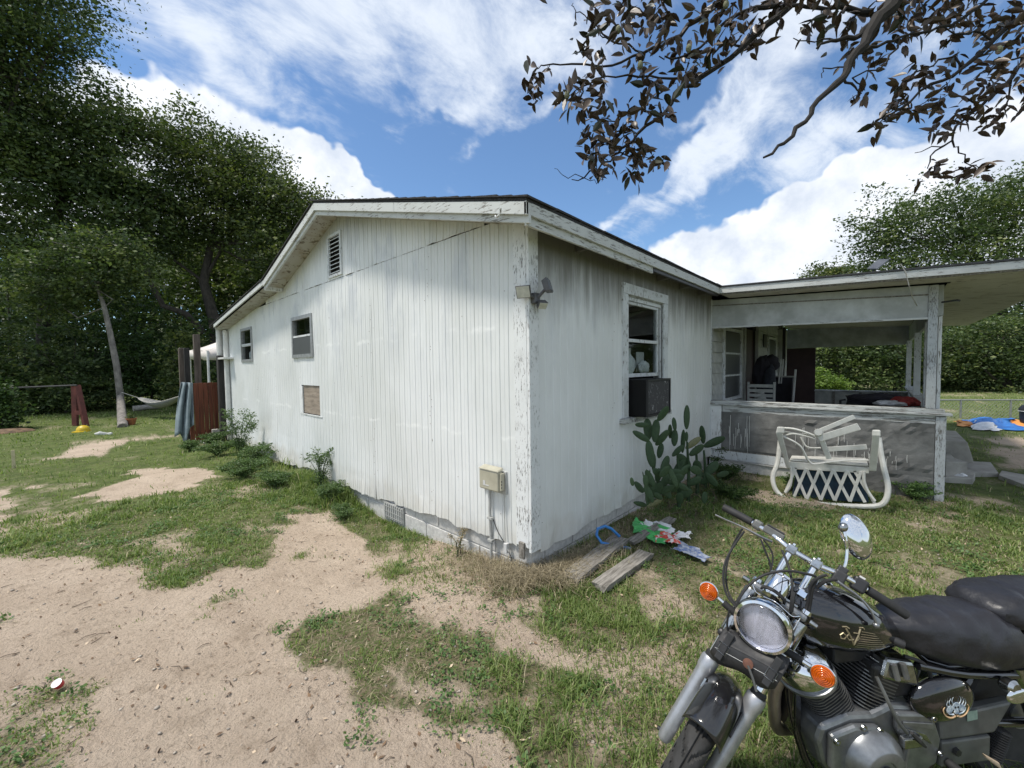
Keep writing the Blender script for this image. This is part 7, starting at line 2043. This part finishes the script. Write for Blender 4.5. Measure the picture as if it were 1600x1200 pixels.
st_ = cushion('seat', [-.80, -.84, -.92, -1.02, -1.12, -1.25, -1.34, -1.40], [.035, .06, .095, .118, .130, .138, .130, .08], [.765, .780, .800, .812, .814, .800, .775, .73], [.715, .690, .650, .615, .590, .570, .57, .61], 'seat_vinyl', 1, cy=.035)
bo(MB().tube([(-.79, .075, .735), (-.805, .095, .728), (-.835, .118, .72)], [.012, .018, .016], 12), 'rolled_hem', 'black_leather', st_, smooth=True)
cushion('pillion_seat', [-1.27, -1.29, -1.35, -1.46, -1.6, -1.72, -1.78], [.06, .10, .125, .13, .13, .11, .06], [.800, .825, .848, .856, .856, .845, .81], [.76, .74, .72, .71, .71, .72, .75], 'seat_vinyl', 7, cy=.02)
# engine
def fins(base, d_, n_, w_, dp, sp, name, m, z0=0):
    d_ = Vector(d_).normalized(); s_ = Vector((0, 1, 0)); f_ = s_.cross(d_).normalized(); g = bo(MB().tube([Vector(base), Vector(base) + d_ * (n_ * sp)], .058, 18), name, 'fin_metal', smooth=True)
    for i in range(n_):
        c = Vector(base) + d_ * (i * sp); ww = w_ * (1 + .12 * math.sin(math.pi * i / n_)); vs_ = []
        for k_ in range(24):
            a = 2 * math.pi * k_ / 24; ca, sa = math.cos(a), math.sin(a)
            vs_.append(c + f_ * (ww * abs(ca) ** .55 * (1 if ca > 0 else -1)) + s_ * (dp * abs(sa) ** .55 * (1 if sa > 0 else -1)))
        bo(MB().slab(vs_, d_, .0042), 'fin', m, g)
    return g
fins((-.605, 0, .432), (.52, 0, .854), 13, .078, .112, .0125, 'front_cylinder', 'fin_metal')
fins((-.735, 0, .452), (-.42, 0, .907), 15, .082, .112, .0128, 'rear_cylinder', 'fin_metal')
d_ = Vector((.52, 0, .854)); bo(MB().lathe([(.0, .080), (.045, .074), (.080, .052), (.098, .018), (.100, -.02), (.094, -.035), (0, -.035)], Vector((-.478, .02, .622)), d_, 36, 1.0, 1.18, up=(.854, 0, -.52)), 'front_rocker_cover', 'chrome', smooth=True)
bo(MB().lathe([(.10, -.036), (.106, -.04), (.106, -.052), (0, -.052)], Vector((-.478, .02, .622)), d_, 36, .96, 1.14, up=(.854, 0, -.52)), 'front_head', 'cast_alu', smooth=True)
b = MB().hexa([(-.735, .06, .60), (-.905, .06, .548), (-.905, .128, .548), (-.735, .128, .60), (-.765, .06, .672), (-.885, .06, .645), (-.885, .12, .645), (-.765, .12, .672)]); rc = bo(b, 'rear_rocker_cover', 'chrome_worn', bevel=.012)
for x_ in (-.79, -.83): bo(MB().tube([(x_, .135, .60), (x_ + .01, .128, .655)], .010, 8), 'cover_lug', 'cast_alu', rc, smooth=True)
bo(MB().box((-.90, -.11, .50), (-.72, .11, .64)), 'rear_head', 'dark_metal', bevel=.015)
out = [(-.485, .44), (-.60, .472), (-.70, .465), (-.781, .492), (-.90, .475), (-.955, .44), (-.99, .35), (-.975, .25), (-.86, .19), (-.70, .17), (-.56, .20), (-.49, .29), (-.465, .38)]
cc_ = bo(MB().slab([(x, -.13, z) for x, z in out], (0, 1, 0), .255), 'crankcase', 'cast_alu', bevel=.016)
out2 = [(-.50, .425), (-.60, .45), (-.70, .438), (-.74, .40), (-.80, .32), (-.78, .22), (-.66, .185), (-.55, .21), (-.50, .30)]
bo(MB().slab([(x, .126, z) for x, z in out2], (0, 1, 0), .026), 'generator_cover', 'cast_alu', cc_, bevel=.012)
bo(MB().lathe([(.118, 0), (.112, .020), (.090, .038), (.082, .052), (.076, .056), (.045, .056), (.040, .050), (0, .050)], (-.672, .150, .312), (0, 1, 0), 40), 'generator_dome', 'cast_alu', cc_, smooth=True)
bo(MB().lathe([(.026, 0), (.026, .004), (0, .004)], (-.672, .2005, .312), (0, 1, 0), 20), 'hole_shade_disc', 'dark_inside', cc_)  # dark disc in place of a hole, its shade put into the colour
out3 = [(-.78, .478), (-.90, .462), (-.945, .43), (-.975, .35), (-.96, .255), (-.85, .21), (-.81, .25), (-.83, .33), (-.78, .41)]
bo(MB().slab([(x, .126, z) for x, z in out3], (0, 1, 0), .022), 'sprocket_cover', 'cast_alu', cc_, bevel=.010)
bo(MB().hexa([(-.80, .1485, .435), (-.93, .1485, .40), (-.93, .153, .40), (-.80, .153, .435), (-.80, .1485, .447), (-.93, .1485, .425), (-.93, .153, .425), (-.80, .153, .447)]), 'cover_rib', 'cast_alu', cc_, bevel=.003)
bo(MB().hexa([(-.84, .149, .40), (-.93, .149, .34), (-.93, .152, .34), (-.84, .152, .40), (-.80, .149, .425), (-.90, .149, .385), (-.90, .152, .385), (-.80, .152, .425)]), 'cover_rib', 'chrome_worn', cc_, bevel=.002)
for x, z in ((-.52, .405), (-.70, .425), (-.765, .335), (-.765, .24), (-.56, .225), (-.93, .445), (-.965, .30), (-.63, .445), (-.86, .225)):
    bl_ = bo(MB().lathe([(.013, 0), (.011, .006), (.006, .006), (.006, .002), (0, .002)], (x, .152, z), (0, 1, 0), 12), 'cover_bolt', 'chrome_worn', cc_, smooth=True)
bo(MB().box((-.86, .150, .36), (-.78, .175, .40)), 'clutch_arm', 'chrome_worn', cc_, bevel=.005); bo(MB().tube([(-.80, .18, .43), (-.83, .182, .40), (-.86, .18, .37)], [.006, .010, .006], 6), 'arm_pin', 'dark_metal', cc_)
bo(MB().tube(curve([(-.70, .135, .62), (-.715, .165, .55), (-.745, .175, .48), (-.79, .172, .425)]), .0065, 8), 'clutch_cable', 'grey_metal', smooth=True)
bo(MB().tube(curve([(-.86, .10, .66), (-.92, .12, .64), (-.955, .12, .58), (-.95, .10, .50)]), .007, 8), 'breather_hose', 'black_rubber', smooth=True)
bo(MB().tube(curve([(-.90, .09, .50), (-.93, .12, .47), (-.95, .14, .455)]), [.03] * 4 + [.022] * 3, 12), 'intake_boot', 'black_rubber', smooth=True)
bo(MB().box((-.78, -.06, .62), (-.60, .06, .70)), 'carburettor', 'dark_metal', bevel=.01)
# frame and rear
for pts_ in ([(-.43, 0, .82), (-.45, 0, .60), (-.45, .03, .40), (-.49, .08, .22), (-.60, .11, .16), (-.95, .11, .16)], [(-.43, 0, .80), (-.70, 0, .74), (-.95, .02, .66), (-1.05, .1, .60), (-1.6, .11, .62)], [(-.95, .11, .16), (-1.02, .11, .35), (-1.02, .11, .60)], [(-.90, .115, .63), (-1.1, .13, .585), (-1.35, .135, .56)]):
    bo(MB().tube(curve(pts_), .015, 10), 'frame_tube', 'black_gloss', smooth=True)
sc1 = bo(MB().ell((-.995, .128, .497), (.140, .040, .090), 28, 16), 'side_cover', 'black_gloss', smooth=True)
def em(x, z, rx, rz_, m, y=.167, n=14, rot=0, name='emblem_shape'):
    vs_ = []
    for k_ in range(n):
        a = 2 * math.pi * k_ / n; u, w_ = math.cos(a) * rx, math.sin(a) * rz_; vs_.append((x + u * math.cos(rot) - w_ * math.sin(rot), y, z + u * math.sin(rot) + w_ * math.cos(rot)))
    return bo(MB().slab(vs_, (0, 1, 0), .002), name, m, sc1)
cx, cz_ = -1.005, .487
em(cx, cz_ + .012, .017, .016, 'sticker_bone', .1685); em(cx + .026, cz_ + .003, .013, .014, 'sticker_bone', .1675, rot=.3); em(cx - .026, cz_ + .003, .013, .014, 'sticker_bone', .1675, rot=-.3)
em(cx, cz_ - .008, .011, .008, 'sticker_bone', .1695); em(cx - .006, cz_ + .010, .0035, .004, 'dark_inside', .1700); em(cx + .006, cz_ + .010, .0035, .004, 'dark_inside', .1700)
def fl_(pts_, m, r=.0026): return bo(MB().tube(curve([(cx + x, .169, cz_ + z) for x, z in pts_]), [r * (1 - .75 * i / (3 * (len(pts_) - 1))) for i in range(3 * (len(pts_) - 1) + 1)], 6), 'emblem_flame', m, sc1, smooth=True)
for s_ in (-1, 1):
    fl_([(s_ * .004, -.024), (s_ * .018, -.030), (s_ * .036, -.026), (s_ * .050, -.014), (s_ * .056, .004), (s_ * .050, .014)], 'sticker_flame', .004)
    fl_([(s_ * .010, -.018), (s_ * .026, -.016), (s_ * .038, -.008), (s_ * .042, .004)], 'sticker_bone', .003)
    fl_([(s_ * .012, .020), (s_ * .020, .036), (s_ * .014, .050)], 'sticker_bone', .0018); fl_([(s_ * .024, .016), (s_ * .032, .030), (s_ * .024, .046)], 'sticker_bone', .0018)
    fl_([(s_ * .036, .010), (s_ * .042, .024), (s_ * .036, .038)], 'sticker_bone', .0015)
bo(MB().hexa([(-.985, .09, .335), (-1.235, .09, .335), (-1.235, .138, .335), (-.985, .138, .335), (-.985, .09, .42), (-1.33, .09, .45), (-1.33, .13, .45), (-.985, .13, .42)]), 'frame_plate', 'grey_metal', bevel=.010)
bo(MB().slab([(-1.105, .1345, .398), (-1.152, .1345, .402), (-1.150, .1335, .438), (-1.104, .1335, .436)], (0, 1, .02), .002), 'paper_tag', 'sticker_green')
bo(MB().box((-1.22, .09, .22), (-.995, .135, .325)), 'lower_plate', 'grey_metal', bevel=.008); bo(MB().lathe([(.016, 0), (.014, .012), (0, .012)], (-1.055, .136, .285), (0, 1, 0), 6), 'pivot_bolt', 'dark_metal')
b = MB()
ax_ = Vector((-.35, 0, .94)); 
for i in range(13): b.lathe([(.034, 0), (.040, .004), (.034, .008)], Vector((-1.262, .10, .20)) + ax_ * (i * .0095), ax_, 20)
b.tube([Vector((-1.262, .10, .195)), Vector((-1.262, .10, .195)) + ax_ * .13], .034, 16); bo(b, 'rubber_boot', 'black_rubber', smooth=True)
lk = bo(MB().hexa([(-1.13, .17, .288), (-1.21, .17, .225), (-1.21, .182, .225), (-1.13, .182, .288), (-1.12, .17, .306), (-1.19, .17, .262), (-1.19, .182, .262), (-1.12, .182, .306)]), 'shift_link', 'litter_pale', bevel=.004)
bo(MB().tube([(-1.02, .14, .245), (-1.02, .24, .245)], .017, 12), 'foot_peg', 'black_rubber', smooth=True)
bo(MB().tube([(-.95, .12, .16), (-1.1, .20, .08), (-1.2, .26, .03)], .010, 8), 'side_stand', 'black_gloss', smooth=True)
bo(MB().tube([(-1.0, .09, .36), (-1.49, .09, .31)], .018, 10), 'swingarm', 'black_gloss', smooth=True); bo(MB().tube([(-1.0, -.09, .36), (-1.49, -.09, .31)], .018, 10), 'swingarm', 'black_gloss', smooth=True)
for s_ in (-1, 1): bo(MB().tube([(-1.45, s_ * .13, .33), (-1.33, s_ * .13, .60)], .028, 14), 'shock', 'chrome_worn', smooth=True)
bo(MB().lathe([(0, 0), (.020, 0), (.028, .01), (.028, .035), (.018, .045), (0, .045)], (-1.235, .15, .555), (0, 1, .1), 20), 'grab_mount', 'chrome_worn', smooth=True); bo(MB().ell((-1.245, .19, .53), (.05, .012, .03), 16, 10), 'grab_rail_end', 'chrome', smooth=True)
rw_ = bo(MB().lathe([(.21, -.055), (.28, -.06), (.31, -.03), (.318, 0), (.31, .03), (.28, .06), (.21, .055)], (-1.49, 0, .31), (0, 1, 0), 48), 'rear_tyre', 'tyre_mat', smooth=True)
bo(MB().lathe([(.205, -.045), (.19, -.02), (.19, .02), (.205, .045)], (-1.49, 0, .31), (0, 1, 0), 40), 'rear_rim', 'chrome_worn', rw_, smooth=True); bo(MB().lathe([(0, -.06), (.06, -.06), (.07, 0), (.06, .06), (0, .06)], (-1.49, 0, .31), (0, 1, 0), 20), 'rear_hub', 'cast_alu', rw_, smooth=True)
vs = []
for i in range(21):
    ph = R(5) + R(140) * i / 20; vs.append([(-1.49 + .36 * math.cos(ph) * (1), .085 * (j / 8 * 2 - 1), .31 + (.36 - .03 * abs(j / 8 * 2 - 1) ** 3) * math.sin(ph)) for j in range(9)])
bo(MB().grid(vs), 'rear_fender', 'black_gloss', smooth=True, solid=.004)
bo(MB().tube(curve([(-.45, -.01, .56), (-.415, -.02, .48), (-.42, -.03, .38), (-.455, -.06, .28), (-.54, -.12, .20), (-.75, -.15, .17), (-1.5, -.16, .20)]), .023, 14), 'exhaust_pipe', 'exhaust_metal', smooth=True)
bo(MB().tube(curve([(-.80, -.05, .55), (-.84, -.12, .45), (-.90, -.16, .30), (-1.1, -.17, .25), (-1.6, -.17, .28)]), .028, 14), 'exhaust_pipe', 'exhaust_metal', smooth=True)
bo(MB().box((-.47, -.05, .34), (-.44, .05, .56)), 'engine_mount', 'black_gloss', bevel=.005)
